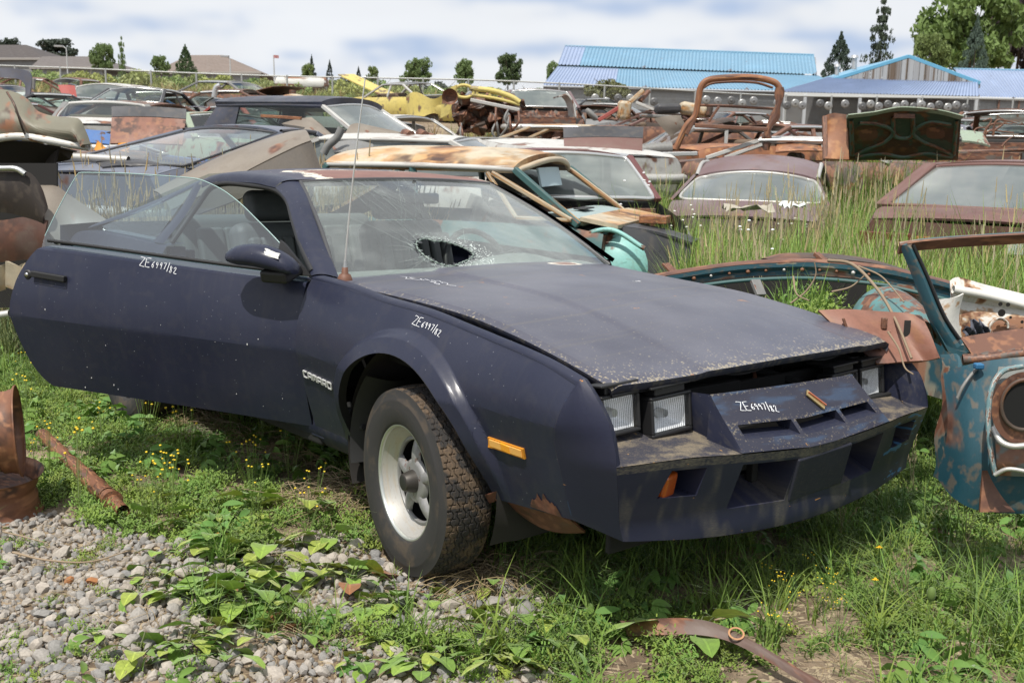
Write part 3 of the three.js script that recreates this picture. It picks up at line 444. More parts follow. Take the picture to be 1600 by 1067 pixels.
mesh('weather_strip', [tube([[-0.75, 0.90, 0.80], [-0.92, 0.985, 0.752], [-1.08, 1.07, 0.697], [-1.24, 1.148, 0.637], [-1.40, 1.186, 0.603], [-1.62, 1.199, 0.603], [-1.95, 1.196, 0.598], [-2.08, 1.165, 0.60], [-2.115, 1.08, 0.65], [-2.125, 0.91, 0.775]], 0.014, 60, 6)], blackTrim, car);
// windshield: a curved pane with a ragged hole
const wsAt = (s, t) => { const q = 1 - 2 * s, b = [-0.535 - 0.135 * q * q, 0.872, q * 0.745], p = [wsTopX(q), roofYc(-1.25) - 0.004 - 0.02 * q * q, q * 0.532]; const k = 0.018 * Math.sin(t * Math.PI); return [lerp(b[0], p[0], t) + k * 0.6, lerp(b[1], p[1], t) + k, lerp(b[2], p[2], t)]; };
const hole = [[0.425, 0.36], [0.437, 0.43], [0.485, 0.47], [0.51, 0.44], [0.545, 0.435], [0.60, 0.375], [0.628, 0.30], [0.60, 0.25], [0.555, 0.215], [0.50, 0.18], [0.46, 0.225], [0.44, 0.27]];
for (const h of hole) { h[0] = 0.350 + (h[0] - 0.525) * 0.86; h[1] = 0.212 + (h[1] - 0.327) * 0.84; }
const inPoly = (x, y, P) => { let c = false; for (let i = 0, j = P.length - 1; i < P.length; j = i++) if ((P[i][1] > y) !== (P[j][1] > y) && x < (P[j][0] - P[i][0]) * (y - P[i][1]) / (P[j][1] - P[i][1]) + P[i][0]) c = !c; return c; };
const dustGlass = new THREE.MeshPhysicalMaterial({ color: new THREE.Color(0.82, 0.91, 0.88), transmission: 1, thickness: 0, ior: 2.1, roughness: 0.02, side: THREE.DoubleSide });
const ws = mesh('windshield', grid(220, 120, wsAt, 0, (u, v) => inPoly(u + (fbm(u * 90, v * 60, 3, 2) - 0.5) * 0.05 + (hash(Math.floor(u * 70), Math.floor(v * 40), 3) - 0.5) * 0.012, v + (fbm(u * 90, v * 60, 8, 2) - 0.5) * 0.06, hole)), dustGlass, car);
{
  // grime lying on the outside of the pane: fine specks and wiped arcs
  const film = tex(1024, 512, (u, v) => { const n = fbm(u * 5, v * 3, 513, 4), m = fbm(u * 260, v * 130, 517, 2), r = Math.hypot((u - 0.32) * 1.4, v + 0.12), arc = fbm(r * 40, Math.atan2(v + 0.12, u - 0.32) * 2, 521, 3); const a = clamp(0.06 + 0.19 * smoothstep(n, 0.35, 0.65) * (0.55 + 0.45 * arc) + (m > 0.80 ? 0.05 : 0), 0, 0.7); const hx = (u - 0.385) / 0.105, hy = (v - 0.165) / 0.17, hd = Math.hypot(hx, hy), fl = hash(Math.floor(u * 330), Math.floor(v * 170), 57), cr = smoothstep(1.25 - hd, 0, 0.45) * (u > 0.36 && v < 0.24 ? 1 : 0.3); if (fl > 0.97 - 0.20 * cr && cr > 0.05 && m > 0.42) return [0.62, 0.68, 0.65, 0.75]; return [0.62, 0.67, 0.65, a]; });
  const fm = new THREE.MeshStandardMaterial({ map: film, transparent: true, roughness: 0.95, side: THREE.DoubleSide });
  mesh('dirt_film', grid(110, 60, (u, v) => { const p = wsAt(u, v); return [p[0] + 0.0012, p[1] + 0.0022, p[2], u, v]; }, 0, (u, v) => inPoly(u, v, hole.map(([a, b]) => [lerp(a, 0.355, -0.12), lerp(b, 0.212, -0.14)]))), fm, ws);
  const R = rng(77), cr = [], crackMat = std([0.30, 0.35, 0.33], 0.35);
  const ribbon = (pts, w) => { const N = pts.length - 1; return grid(N, 1, (u, v) => { const p = pts[Math.round(u * N)], p2 = pts[Math.min(N, Math.round(u * N) + 1)], p1 = pts[Math.max(0, Math.round(u * N) - 1)]; const dx = (p2[0] - p1[0]) * 1.5, dy = (p2[1] - p1[1]) * 0.75, l = Math.hypot(dx, dy) || 1, k = (v - 0.5) * w * (1 - 0.6 * u), s = p[0] - dy / l * k / 1.5, t = p[1] + dx / l * k / 0.75, q = wsAt(clamp(s, 0.005, 0.995), clamp(t, 0.005, 0.995)); return [q[0] + 0.002, q[1] + 0.0034, q[2]]; }); };
  for (let i = 0; i < 16; i++) { const a = R() * Math.PI * 2, o = hole[Math.floor(R() * hole.length)]; let s = o[0] + (R() - 0.5) * 0.03, t = o[1] + (R() - 0.5) * 0.05, d = Math.atan2(t - 0.212, s - 0.35) + (R() - 0.5) * 1.3; const L = 0.05 + 0.42 * R() * R(), p = [[s, t]]; for (let k = 0; k < 12; k++) { s += Math.cos(d) * L / 12; t += Math.sin(d) * L / 12 * 1.7; d += (R() - 0.5) * 0.35; if (s < 0.01 || s > 0.99 || t < 0.01 || t > 0.99) break; p.push([s, t]); } if (p.length > 3) cr.push(ribbon(p, 0.0011)); }
  for (let i = 0; i < 16; i++) { const t0 = 0.99, s0 = 0.12 + 0.4 * R(), p = []; const e = [0.24 + 0.16 * R(), 0.34 + 0.2 * R()], b = (R() - 0.5) * 0.1; for (let k = 0; k <= 14; k++) { const f = k / 14; p.push([lerp(s0, e[0], f) + b * Math.sin(f * 3) + (R() - 0.5) * 0.006, lerp(t0, e[1], f) + (R() - 0.5) * 0.01]); } cr.push(ribbon(p, 0.0010)); }
  for (let i = 0; i < 90; i++) { const k = R() * hole.length | 0, a = hole[k], b = hole[(k + 1) % hole.length], f = R(), s = lerp(a[0], b[0], f), t = lerp(a[1], b[1], f), o = 1 + 0.35 * R(), s1 = 0.35 + (s - 0.35) * o, t1 = 0.212 + (t - 0.212) * o; cr.push(ribbon([[s1, t1], [s1 + (R() - 0.5) * 0.02, t1 + (R() - 0.5) * 0.03], [s1 + (R() - 0.5) * 0.03, t1 + (R() - 0.5) * 0.04]], 0.0026)); }
  const cm = mesh('crack_lines', merge(cr), crackMat, ws); cm.userData.kind = 'stuff';
  // torn edge of the laminated glass
  mesh('broken_edge', [tube([...hole, hole[0]].map(([s, t], i) => { const q = wsAt(s, t); return [q[0], q[1] + 0.001, q[2]]; }), (t) => 0.0012 + 0.004 * Math.pow(Math.abs(Math.sin(t * 91)), 3), 160, 4)], new THREE.MeshPhysicalMaterial({ color: new THREE.Color(0.30, 0.38, 0.33), roughness: 0.35, transmission: 0.4, thickness: 0, side: THREE.DoubleSide }), ws);
}
mesh('windshield_trim', [tube(Array.from({ length: 16 }, (_, i) => wsAt(0.002, i / 15)), 0.010, 40, 6), tube(Array.from({ length: 16 }, (_, i) => wsAt(0.998, i / 15)), 0.010, 40, 6), tube(Array.from({ length: 20 }, (_, i) => wsAt(i / 19, 0.998)), 0.009, 40, 6)], std([0.05, 0.05, 0.052], 0.45), car);
// rear body: sail panels, quarter windows, hatch, quarters
for (const s of [1, -1]) {
  mesh('sail_panel', side(merge([grid(6, 24, (u, v) => { const a = keys([[0, -2.16, 1.185, 0.60], [0.5, -2.13, 1.06, 0.685], [1, -2.15, 0.905, 0.805]])(v), b = keys([[0, -2.24, 1.19, 0.598], [0.5, -2.23, 1.055, 0.69], [1, -2.27, 0.908, 0.806]])(v); return [lerp(a[0], b[0], u), lerp(a[1], b[1], u), lerp(a[2], b[2], u) + 0.008 * Math.sin(u * Math.PI)]; }), grid(24, 6, (u, v) => { const a = keys([[0, -2.2, 1.232, 0.535], [0.4, -2.6, 1.115, 0.60], [1, -3.25, 0.945, 0.70]])(u), b = keys([[0, -2.2, 1.185, 0.60], [0.4, -2.62, 1.04, 0.70], [1, -3.2, 0.912, 0.80]])(u); return [lerp(a[0], b[0], v), lerp(a[1], b[1], v), lerp(a[2], b[2], v) + 0.014 * Math.sin(v * Math.PI)]; })]), s), navyMat, car);
  mesh('quarter_window', side(grid(10, 10, (u, v) => { const a = keys([[0, -2.24, 1.17, 0.605], [1, -2.26, 0.915, 0.80]])(v), b = keys([[0, -2.28, 1.165, 0.61], [1, -3.1, 0.915, 0.79]])(v); return [lerp(a[0], b[0], u), lerp(a[1], b[1], u), lerp(a[2], b[2], u)]; }), s), autoGlass, car);
  mesh('quarter_panel', side(grid(90, 40, (u, v) => {
    let x, yb; const cx = -2.585; if (u < 0.15) { x = lerp(-2.10, cx + AR, u / 0.15); yb = 0.26; } else if (u < 0.65) { const th = Math.PI * (u - 0.15) / 0.5; x = cx + AR * Math.cos(th); yb = AY + AR * Math.sin(th); } else { x = lerp(cx - AR, -3.72, (u - 0.65) / 0.35); yb = 0.30; }
    const yt = beltY(x); if (v < 0.15) { const a = v / 0.15 * Math.PI / 2; return [x, yt - 0.012 + 0.014 * Math.cos(a), lerp(0.72, flank(x, yt - 0.012), Math.sin(a))]; }
    const y = lerp(yt - 0.012, yb, (v - 0.15) / 0.85); return [x, y, flank(x, y)];
  }, 0.2), s), navyMat, car);
  mesh('rocker_panel', side(grid(10, 4, (u, v) => [lerp(-0.45, -2.2, u), lerp(0.30, 0.215, v), lerp(0.80, 0.755, v * v)]), s), navyDull, car);
}
mesh('rear_hatch_glass', grid(16, 16, (u, v) => { const q = 1 - 2 * u, k = keys([[0, -2.23, 1.238, 0.53], [0.4, -2.62, 1.13, 0.60], [1, -3.25, 0.955, 0.69]])(v); return [k[0] - 0.03 * (1 - q * q) * (1 - v), k[1] + 0.02 * (1 - q * q), k[2] * q]; }), autoGlass, car);
mesh('rear_deck', [grid(12, 6, (u, v) => { const q = 1 - 2 * u; return [lerp(-3.22, -3.7, v), lerp(0.945, 0.90, v), q * lerp(0.70, 0.78, Math.sqrt(v))]; }), grid(12, 8, (u, v) => { const q = 1 - 2 * u; return [-3.7 - 0.02 * Math.sin(v * 3), lerp(0.90, 0.32, v), q * 0.79]; })], navyMat, car);
// door on the far side, closed
mesh('closed_door', grid(30, 24, (u, v) => { const x = lerp(-0.735, -2.10, u), yt = beltY(x), y = lerp(yt, 0.26, v); return [x, y, -flank(x, y, false)]; }, 0.2), navyMat, car);
mesh('far_window_frame', [bar([-2.10, 0.90, -0.79], [-2.14, 1.19, -0.605], 0.03, 0.05)], blackTrim, car);
// floor, firewall, sills
mesh('floor_pan', [box(-1.65, 0.225, 0, 2.2, 0.03, 1.44), box(-3.0, 0.36, 0, 1.4, 0.03, 1.2), bar([-0.72, 0.26, 0.74], [-2.15, 0.26, 0.74], 0.09, 0.09), bar([-0.72, 0.26, -0.74], [-2.15, 0.26, -0.74], 0.09, 0.09), box(-1.5, 0.33, 0, 1.5, 0.2, 0.26, 0.05), box(-2.45, 0.5, 0, 0.05, 0.4, 1.35)], blackDeep, car);
mesh('hinge_pillar', [box(-0.735, 0.40, 0.775, 0.10, 0.30, 0.03), box(-0.73, 0.56, 0.735, 0.05, 0.62, 0.09), box(-2.135, 0.56, 0.75, 0.05, 0.66, 0.08), box(-2.16, 0.57, 0.70, 0.04, 0.6, 0.1)], navyDull, car);
mesh('cargo_cover', [grid(8, 8, (u, v) => [lerp(-2.5, -3.4, v), 0.80 + 0.05 * v, lerp(0.66, -0.66, u)])], std([0.03, 0.03, 0.032], 0.95), car);
mesh('exhaust_pipe', [tube([[-0.25, 0.24, 0.42], [-0.45, 0.19, 0.50], [-0.62, 0.175, 0.52], [-0.95, 0.18, 0.40], [-1.6, 0.19, 0.3]], 0.032, 40, 12)], weathered(53, [0.12, 0.07, 0.05], { rust: 0.7, metres: 0.3, size: 128, rustC: [0.2, 0.11, 0.08] }), car);
{ // cabin
  const D = new THREE.Group(); D.name = 'dashboard'; car.add(D);
  mesh('dash_top', grid(20, 10, (u, v) => { const z = lerp(0.70, -0.70, u), x = lerp(-0.66 - 0.06 * Math.pow(z / 0.7, 2), -1.02, v); return [x, 0.872 + 0.012 * Math.sin(v * Math.PI) - 0.02 * v * v + (z < -0.12 && z > -0.62 ? 0.05 * smoothstep(v, 0.3, 0.7) * Math.sin((z + 0.12) / -0.5 * Math.PI) : 0), z]; }), dashMat, D);
  mesh('dash_face', [grid(20, 6, (u, v) => [-1.02 + 0.06 * v, lerp(0.86, 0.56, v), lerp(0.70, -0.70, u)]), box(-1.0, 0.70, 0, 0.1, 0.25, 0.3)], std([0.05, 0.052, 0.052], 0.8), D);
  const sw = new THREE.Group(); sw.name = 'steering_wheel'; sw.position.set(-1.20, 0.83, -0.37); sw.rotation.z = 0.42; car.add(sw);
  mesh('rim', xf(new THREE.TorusGeometry(0.185, 0.014, 10, 40), { r: [0, Math.PI / 2, 0] }), blackTrim, sw);
  mesh('spoke', [bar([0.02, 0, 0], [0, -0.10, 0.15], 0.03, 0.012), bar([0.02, 0, 0], [0, -0.10, -0.15], 0.03, 0.012), cyl([0.03, 0, 0], [-0.02, 0, 0], 0.055, 0.045, 20)], blackTrim, sw);
  mesh('column', cyl([0.02, 0, 0], [0.30, -0.05, 0], 0.03, 0.035, 12), blackTrim, sw);
  const seat = (x, z, w) => {
    const S = new THREE.Group(); S.name = 'seat'; S.position.set(x, 0.36, z); car.add(S);
    mesh('cushion', xf(new RoundedBoxGeometry(0.52, 0.16, w, 3, 0.06), { p: [0.1, 0.06, 0], r: [0, 0, 0.1] }), greyCloth, S);
    const ribs = []; for (let k = -3; k <= 3; k++) ribs.push(xf(new RoundedBoxGeometry(0.05, 0.5, w / 8.2, 2, 0.02), { p: [-0.12 + 0.012 * Math.abs(k), 0.36, k * w / 8], r: [0, 0, 0.32] }));
    mesh('backrest', [xf(new RoundedBoxGeometry(0.13, 0.62, w, 3, 0.06), { p: [-0.2, 0.36, 0], r: [0, 0, 0.32] }), ...ribs], greyCloth, S);
    if (w < 0.7) mesh('headrest', xf(new RoundedBoxGeometry(0.09, 0.15, w * 0.58, 3, 0.04), { p: [-0.335, 0.735, 0], r: [0, 0, 0.28] }), greyCloth, S);
  };
  seat(-1.56, 0.36, 0.5); seat(-1.56, -0.36, 0.5); seat(-2.25, 0, 1.2);
  mesh('rear_view_mirror', [box(-1.18, 1.16, 0, 0.03, 0.05, 0.22, 0.012), bar([-1.19, 1.2, 0], [-1.22, 1.24, 0], 0.012)], blackTrim, car);
}
// ---- the open door
{
  const D = new THREE.Group(); D.name = 'door'; D.position.set(-0.742, 0, 0.845); D.rotation.y = 0.50; car.add(D); D.userData.label = 'passenger door standing open with its window up';
  const uEnd = keys([[0.29, 1.245], [0.318, 1.29], [0.357, 1.341], [0.442, 1.391], [0.565, 1.423], [0.65, 1.432], [0.764, 1.406], [0.86, 1.358], [0.92, 1.312], [0.95, 1.27]]);
  const top = keys([[0, 0.886], [0.37, 0.902], [0.73, 0.922], [1.085, 0.942], [1.29, 0.952]]), bot = keys([[0, 0.288], [0.47, 0.303], [0.87, 0.312], [1.29, 0.322]]);
  const w = (u, v) => { const c = 0.602 + 0.022 * u, yt = top(u); let z = v >= c ? -0.062 * Math.pow(clamp((v - c) / (yt - c), 0, 1.2), 2.2) : -0.27 * (c - v) - 0.12 * Math.pow(Math.max(0, 0.42 - v), 1.6); return z + 0.030; };
  const skin = (u, v) => {
    // v 0 top .. 1 bottom, u 0 hinge .. 1 latch
    const y0 = lerp(top(u * 1.29), bot(u * 1.29), Math.pow(v, 1)), x = u * uEnd(y0);
    if (v < 0.06) { const a = v / 0.06 * Math.PI / 2, yb = lerp(top(u * 1.29), bot(u * 1.29), 0.06); return [-x, yb + 0.018 * Math.cos(a), lerp(w(x, yb) - 0.045, w(x, yb), Math.sin(a)), x, yb]; }
    return [-x, y0, w(x, y0), x, y0];
  };
  const outer = mesh('door_skin', grid(60, 60, skin, 0.2), navyMat, D);
  const rim = [grid(40, 4, (u, v) => { const p = skin(1, u); return [p[0] + 0.02 * v * v, p[1], p[2] - 0.13 * v]; }), grid(40, 4, (u, v) => { const p = skin(0, u); return [p[0] - 0.01 * v, p[1], p[2] - 0.13 * v]; }), grid(40, 4, (u, v) => { const p = skin(u, 1); return [p[0], p[1] + 0.01 * v, p[2] - 0.09 * v]; }), grid(40, 3, (u, v) => { const p = skin(u, 0); return [p[0], p[1] - 0.004 * v, p[2] - 0.075 * v]; })];
  mesh('door_edge', rim, navyDull, D);
  mesh('door_trim', grid(16, 16, (u, v) => { const p = skin(lerp(0.01, 0.985, u), lerp(0.02, 0.985, v)); return [p[0], p[1], p[2] - 0.125 - 0.02 * Math.sin(u * 3) * Math.sin(v * 3)]; }), greyCloth, D);
  // window: top edge and both sides follow the pane's outline
  const gTop = keys([[-0.004, 0.886], [0.167, 1.018], [0.259, 1.082], [0.365, 1.154], [0.466, 1.205], [0.575, 1.235], [0.694, 1.24], [0.916, 1.245], [1.13, 1.242], [1.165, 1.236]]);
  const gz = (v) => -0.035 - 0.27 * (v - 0.9) - 0.12 * (v - 0.9) * (v - 0.9);
  const gl = (u, v) => { const x = lerp(0.0, 1.272, u), xr = x; const t0 = top(x) - 0.03; let t1 = x > 1.15 ? lerp(1.241, 0.955, Math.pow((x - 1.15) / 0.122, 1.15)) : gTop(x); const y = lerp(t0, Math.max(t1, t0 + 0.01), v); return [-(x + 0.036 * smoothstep(x, 0.2, 0.9)), y, gz(y)]; };
  mesh('window_glass', grid(90, 24, gl), new THREE.MeshPhysicalMaterial({ color: new THREE.Color(0.64, 0.79, 0.86), transmission: 1, thickness: 0, roughness: 0.015, ior: 2.3, side: THREE.DoubleSide }), D);
  mesh('glass_edge', [tube(Array.from({ length: 60 }, (_, i) => gl(0.10 + 0.895 * i / 59, 1)), 0.0024, 90, 5)], new THREE.MeshPhysicalMaterial({ color: new THREE.Color(0.30, 0.42, 0.41), roughness: 0.2, side: THREE.DoubleSide }), D);
  mesh('belt_strip', [tube(Array.from({ length: 14 }, (_, i) => { const x = 0.02 + 1.24 * i / 13; return [-x, top(x) + 0.006, gz(0.92) + 0.012]; }), 0.008, 30, 6)], blackTrim, D);
  const sail = [[0.135, 1.012], [0.108, 1.012], [-0.02, 0.895], [0.135, 0.892]];
  mesh('mirror_gusset', [shell(8, 8, (u, v) => { const a = [lerp(0.136, -0.02, u), 0.888], b = [lerp(0.136, 0.112, u), lerp(1.015, 1.0, u)]; return [-lerp(a[0], b[0], v), lerp(a[1], b[1], v), gz(lerp(a[1], b[1], v)) + 0.014]; }, 0.02)], blackTrim, D);
  const H = new THREE.Group(); H.name = 'door_handle'; D.add(H);
  const hz = (u, v) => w(u, v);
  mesh('handle_bar', [xf(new RoundedBoxGeometry(0.178, 0.026, 0.022, 2, 0.005), { r: [0, 0, -0.07], p: [-1.215, 0.812, hz(1.215, 0.812) + 0.012] })], blackTrim, H);
  mesh('handle_recess', [grid(12, 6, (u, v) => { const x = 1.125 + 0.175 * u, y = 0.772 + 0.034 * v + 0.012 * (u - 0.5); return [-x, y, w(x, y) + 0.0025 - 0.0 * v]; })], navyDull, H);
  const lk = mesh('door_lock', [xf(lathe([[0.001, 0.008], [0.014, 0.008], [0.019, 0.003], [0.021, 0]], 'z', 24), { p: [-1.336, 0.812, hz(1.336, 0.812) + 0.002] })], blackTrim, D);
  mesh('key_plug', xf(lathe([[0.001, 0.011], [0.0085, 0.010], [0.0095, 0]], 'z', 18), { p: [-1.336, 0.812, hz(1.336, 0.812) + 0.002] }), chrome, lk);
  scrawl('ZE6997/82', (s, t) => { const x = lerp(0.776, 0.578, s), y = lerp(0.878, 0.862, s) + t * 0.036; return [-x, y, w(x, y) + 0.003]; }, outer, 11, 0.055, { aspect: 5 });
  { const R = rng(23), g = []; for (let i = 0; i < 18; i++) { const x = 0.1 + 1.2 * R(), y = 0.33 + 0.5 * R() * R(), r = 0.0011 + 0.0022 * R() * R(); g.push(xf(new THREE.CircleGeometry(r, 7), { s: [1, 1 + R(), 1], p: [-x, y, w(x, y) + 0.0022] })); } const m = mesh('paint_chips', merge(g), std([0.5, 0.5, 0.5], 0.8), outer); m.userData.kind = 'stuff'; }
  // mirror: a swept pod on a short foot
  const M = new THREE.Group(); M.name = 'door_mirror'; D.add(M);
  const pod = grid(40, 24, (u, v) => { // u along, v around
    const t = u, r = keys([[0, 0.001], [0.06, 0.026], [0.25, 0.046], [0.55, 0.051], [0.85, 0.040], [0.97, 0.026], [1, 0.001]])(t), a = v * Math.PI * 2, x = lerp(0.285, -0.02, t), cy = lerp(0.948, 0.944, t) + 0.012 * Math.sin(t * Math.PI) - 0.03 * Math.pow(t, 3), cz = lerp(0.085, 0.075, t), sy = Math.sin(a), cs = Math.cos(a);
    return [-x, cy + r * (sy < 0 ? 0.72 : 1.0) * Math.sign(sy) * Math.pow(Math.abs(sy), 0.85), cz + r * 1.25 * cs];
  }, 0.7);
  mesh('mirror_shell', pod, navyMat, M);
  mesh('mirror_foot', [xf(new RoundedBoxGeometry(0.12, 0.05, 0.12, 2, 0.015), { p: [-0.075, 0.898, 0.035], r: [0.25, 0, 0] })], blackTrim, M);
  mesh('scuff_patch', grid(14, 6, (u, v) => { const R = fbm(u * 8, v * 5, 5, 3) * 0.02, x = 0.085 - 0.07 * u + R, a = 1.05 - 0.55 * v - 0.2 * u; const r = 0.049 - 0.008 * u; return [-x, 0.952 - 0.006 * u + r * Math.sin(a), 0.078 + r * 1.27 * Math.cos(a) + 0.0]; }), std([0.5, 0.5, 0.48], 0.85), M);
}
// ---- wheels
const tyreMap = tex(512, 512, (u, v) => { const n = fbm(u * 14, v * 10, 613, 4, 0), m = fbm(u * 90, v * 90, 617, 3), d = smoothstep(n, 0.40, 0.62); let c = mixc([0.024, 0.022, 0.021], [0.115, 0.078, 0.048], clamp(d * 0.75 + (m - 0.5) * 0.9, 0, 0.9)); const g = hash(Math.floor(u * 512), Math.floor(v * 512), 49); const j = 1 + (g - 0.5) * 0.2; return [c[0] * j, c[1] * j, c[2] * j]; });
const treadMat = new THREE.MeshStandardMaterial({ map: tyreMap, roughness: 0.92, side: THREE.DoubleSide });
const sideMat = new THREE.MeshStandardMaterial({ color: new THREE.Color(1, 1, 1), map: tex(512, 128, (u, v) => { const n = fbm(u * 20, v * 4, 633, 4), m = fbm(u * 130, v * 40, 637, 3); let c = mixc([0.026, 0.025, 0.025], [0.075, 0.056, 0.04], clamp(smoothstep(n, 0.5, 0.75) * 0.7 + (m - 0.55) * 0.6, 0, 0.8)); return c; }), roughness: 0.75, side: THREE.DoubleSide });
const dishMat = new THREE.MeshStandardMaterial({ map: tex(256, 128, (u, v) => { const n = fbm(u * 16, v * 6, 643, 4, 0), m = fbm(u * 80, v * 60, 647, 2); let c = mixc([0.40, 0.39, 0.365], [0.40, 0.35, 0.27], smoothstep(n, 0.5, 0.75) * 0.6); if (m > 0.80) c = mixc(c, [0.2, 0.13, 0.08], 0.6); return c; }), roughness: 0.42, metalness: 0.35, side: THREE.DoubleSide });
const spokeMat = weathered(65, [0.25, 0.25, 0.25], { rust: 0.15, metres: 0.3, rough: 0.5, size: 128, metal: 0.3 });
function wheel(detail) {
  const W = new THREE.Group(); W.name = 'wheel';
  const T = new THREE.Group(); T.name = 'tyre'; W.add(T);
  const tri = (x) => Math.abs(2 * (x - Math.floor(x + 0.5))) * 2 - 1, NZ = 44, rT = (a) => 0.3235 - 0.9 * a * a - 40 * Math.pow(Math.abs(a), 4.4);
  const depth = (a, t) => { // zigzag tread of small six-sided blocks
    let d = 0; const p = t * NZ;
    for (let k = -3; k <= 3; k++) { const ph = (k & 1) * 0.5, c = k * 0.0245 + 0.0052 * clamp(tri(p + ph) * 1.7, -1, 1); d = Math.max(d, 1 - smoothstep(Math.abs(a - c), 0.0008, 0.0020)); }
    const kk = Math.floor((a + 0.0245 * 3.5 + 1) / 0.0245 - 1 / 0.0245 + 0.0), q = p + (mod(kk, 2) ? 0.27 : 0.77); const f = Math.abs(q - Math.round(q)) / NZ * 2.03; if (Math.abs(a) < 0.088) d = Math.max(d, 1 - smoothstep(f, 0.0008, 0.0018));
    if (Math.abs(a) > 0.0735) { const s = p * 1 + (a > 0 ? 0.2 : 0.7), f2 = Math.abs(s - Math.round(s)) / NZ * 2.03; d = Math.max(d, 1 - smoothstep(f2, 0.0012, 0.0028)); }
    return d;
  };
  const nu = detail ? 900 : 72, nv = detail ? 110 : 8;
  mesh('tread', grid(nu, nv, (u, v) => { const a = lerp(-0.094, 0.094, v), th = u * Math.PI * 2, r = rT(a) - (detail ? 0.0065 * depth(a, u) : 0) + (detail ? 0.0007 * (fbm(u * 300, v * 30, 5, 2) - 0.5) : 0); return [r * Math.cos(th), r * Math.sin(th), a, u * 4, v * 0.5]; }), treadMat, T);
  const prof = [[0.192, 0.080], [0.197, 0.092], [0.206, 0.097], [0.225, 0.1035], [0.245, 0.107], [0.262, 0.107], [0.276, 0.105], [0.2795, 0.1062], [0.283, 0.1035], [0.293, 0.1005], [0.3025, 0.0965], [rT(0.094), 0.094]];
  for (const s of [1, -1]) mesh('sidewall', grid(96, prof.length - 1, (u, v) => { const p = prof[Math.round(v * (prof.length - 1))], th = u * Math.PI * 2; return [p[0] * Math.cos(th), p[0] * Math.sin(th), p[1] * s, u, v]; }), sideMat, T);
  const R = new THREE.Group(); R.name = 'rim'; W.add(R);
  mesh('rim_lip', lathe([[0.200, 0.074], [0.2005, 0.084], [0.197, 0.0905], [0.192, 0.0905], [0.1885, 0.085], [0.187, 0.074]], 'z', 96), std([0.55, 0.57, 0.54], 0.35, 0.75), R);
  mesh('barrel', [grid(96, 8, (u, v) => { const th = u * Math.PI * 2, k = keys([[0, 0.187, 0.078], [0.25, 0.180, 0.066], [0.8, 0.163, 0.040], [1, 0.152, 0.026]])(v); return [k[0] * Math.cos(th), k[0] * Math.sin(th), k[1], u, v]; })], dishMat, R);
  mesh('barrel_back', [lathe([[0.152, 0.026], [0.160, -0.05], [0.185, -0.085]], 'z', 48), lathe([[0.03, -0.03], [0.158, -0.03]], 'z', 40)], blackDeep, R);
  mesh('disc_ring', [lathe([[0.153, 0.026], [0.143, 0.034], [0.139, 0.030], [0.138, 0.020]], 'z', 60)], spokeMat, R); mesh('centre_disc', [lathe([[0.001, 0.045], [0.06, 0.046], [0.074, 0.040], [0.078, 0.024]], 'z', 40)], spokeMat, R);
  for (let k = 0; k < 5; k++) {
    const a = k / 5 * Math.PI * 2 + 0.35, sp = grid(10, 12, (u, v) => { const r = lerp(0.06, 0.144, u), w = lerp(0.027, 0.019, u), q = 2 * v - 1, h = (1 - Math.pow(Math.abs(q), 3)) * 0.02 + 0.006 * Math.sin(u * 3.14) - 0.004 - 0.014 * u; const x = r, y = q * w; return [x * Math.cos(a) - y * Math.sin(a), x * Math.sin(a) + y * Math.cos(a), h + 0.030]; });
    mesh('spoke', sp, spokeMat, R);
  }
  mesh('hub_cap', lathe([[0.001, 0.092], [0.026, 0.092], [0.030, 0.088], [0.036, 0.065], [0.041, 0.035]], 'z', 32), std([0.05, 0.045, 0.04], 0.5, 0.4), R);
  mesh('cap_face', lathe([[0.001, 0.0940], [0.021, 0.0938], [0.023, 0.0915]], 'z', 28), std([0.02, 0.02, 0.02], 0.5), R);
  return W;
}
const fw = wheel(true); fw.scale.z = 0.86; fw.position.set(-0.005, 0.2655, 0.806); fw.rotation.y = -0.15; fw.rotation.order = 'YXZ'; fw.rotation.x = 0.015; fw.userData.label = 'front wheel turned outwards with dirty tread'; car.add(fw);
const plainWheel = wheel(false);
for (const [x, z, s, r] of [[-0.005, -0.79, -1, -0.15], [-2.585, 0.765, 1, 0], [-2.585, -0.765, -1, 0]]) { const c = x === -0.005 ? plainWheel : plainWheel.clone(); c.position.set(x, 0.2655, z); c.rotation.y = r + (s < 0 ? Math.PI : 0); car.add(c); }
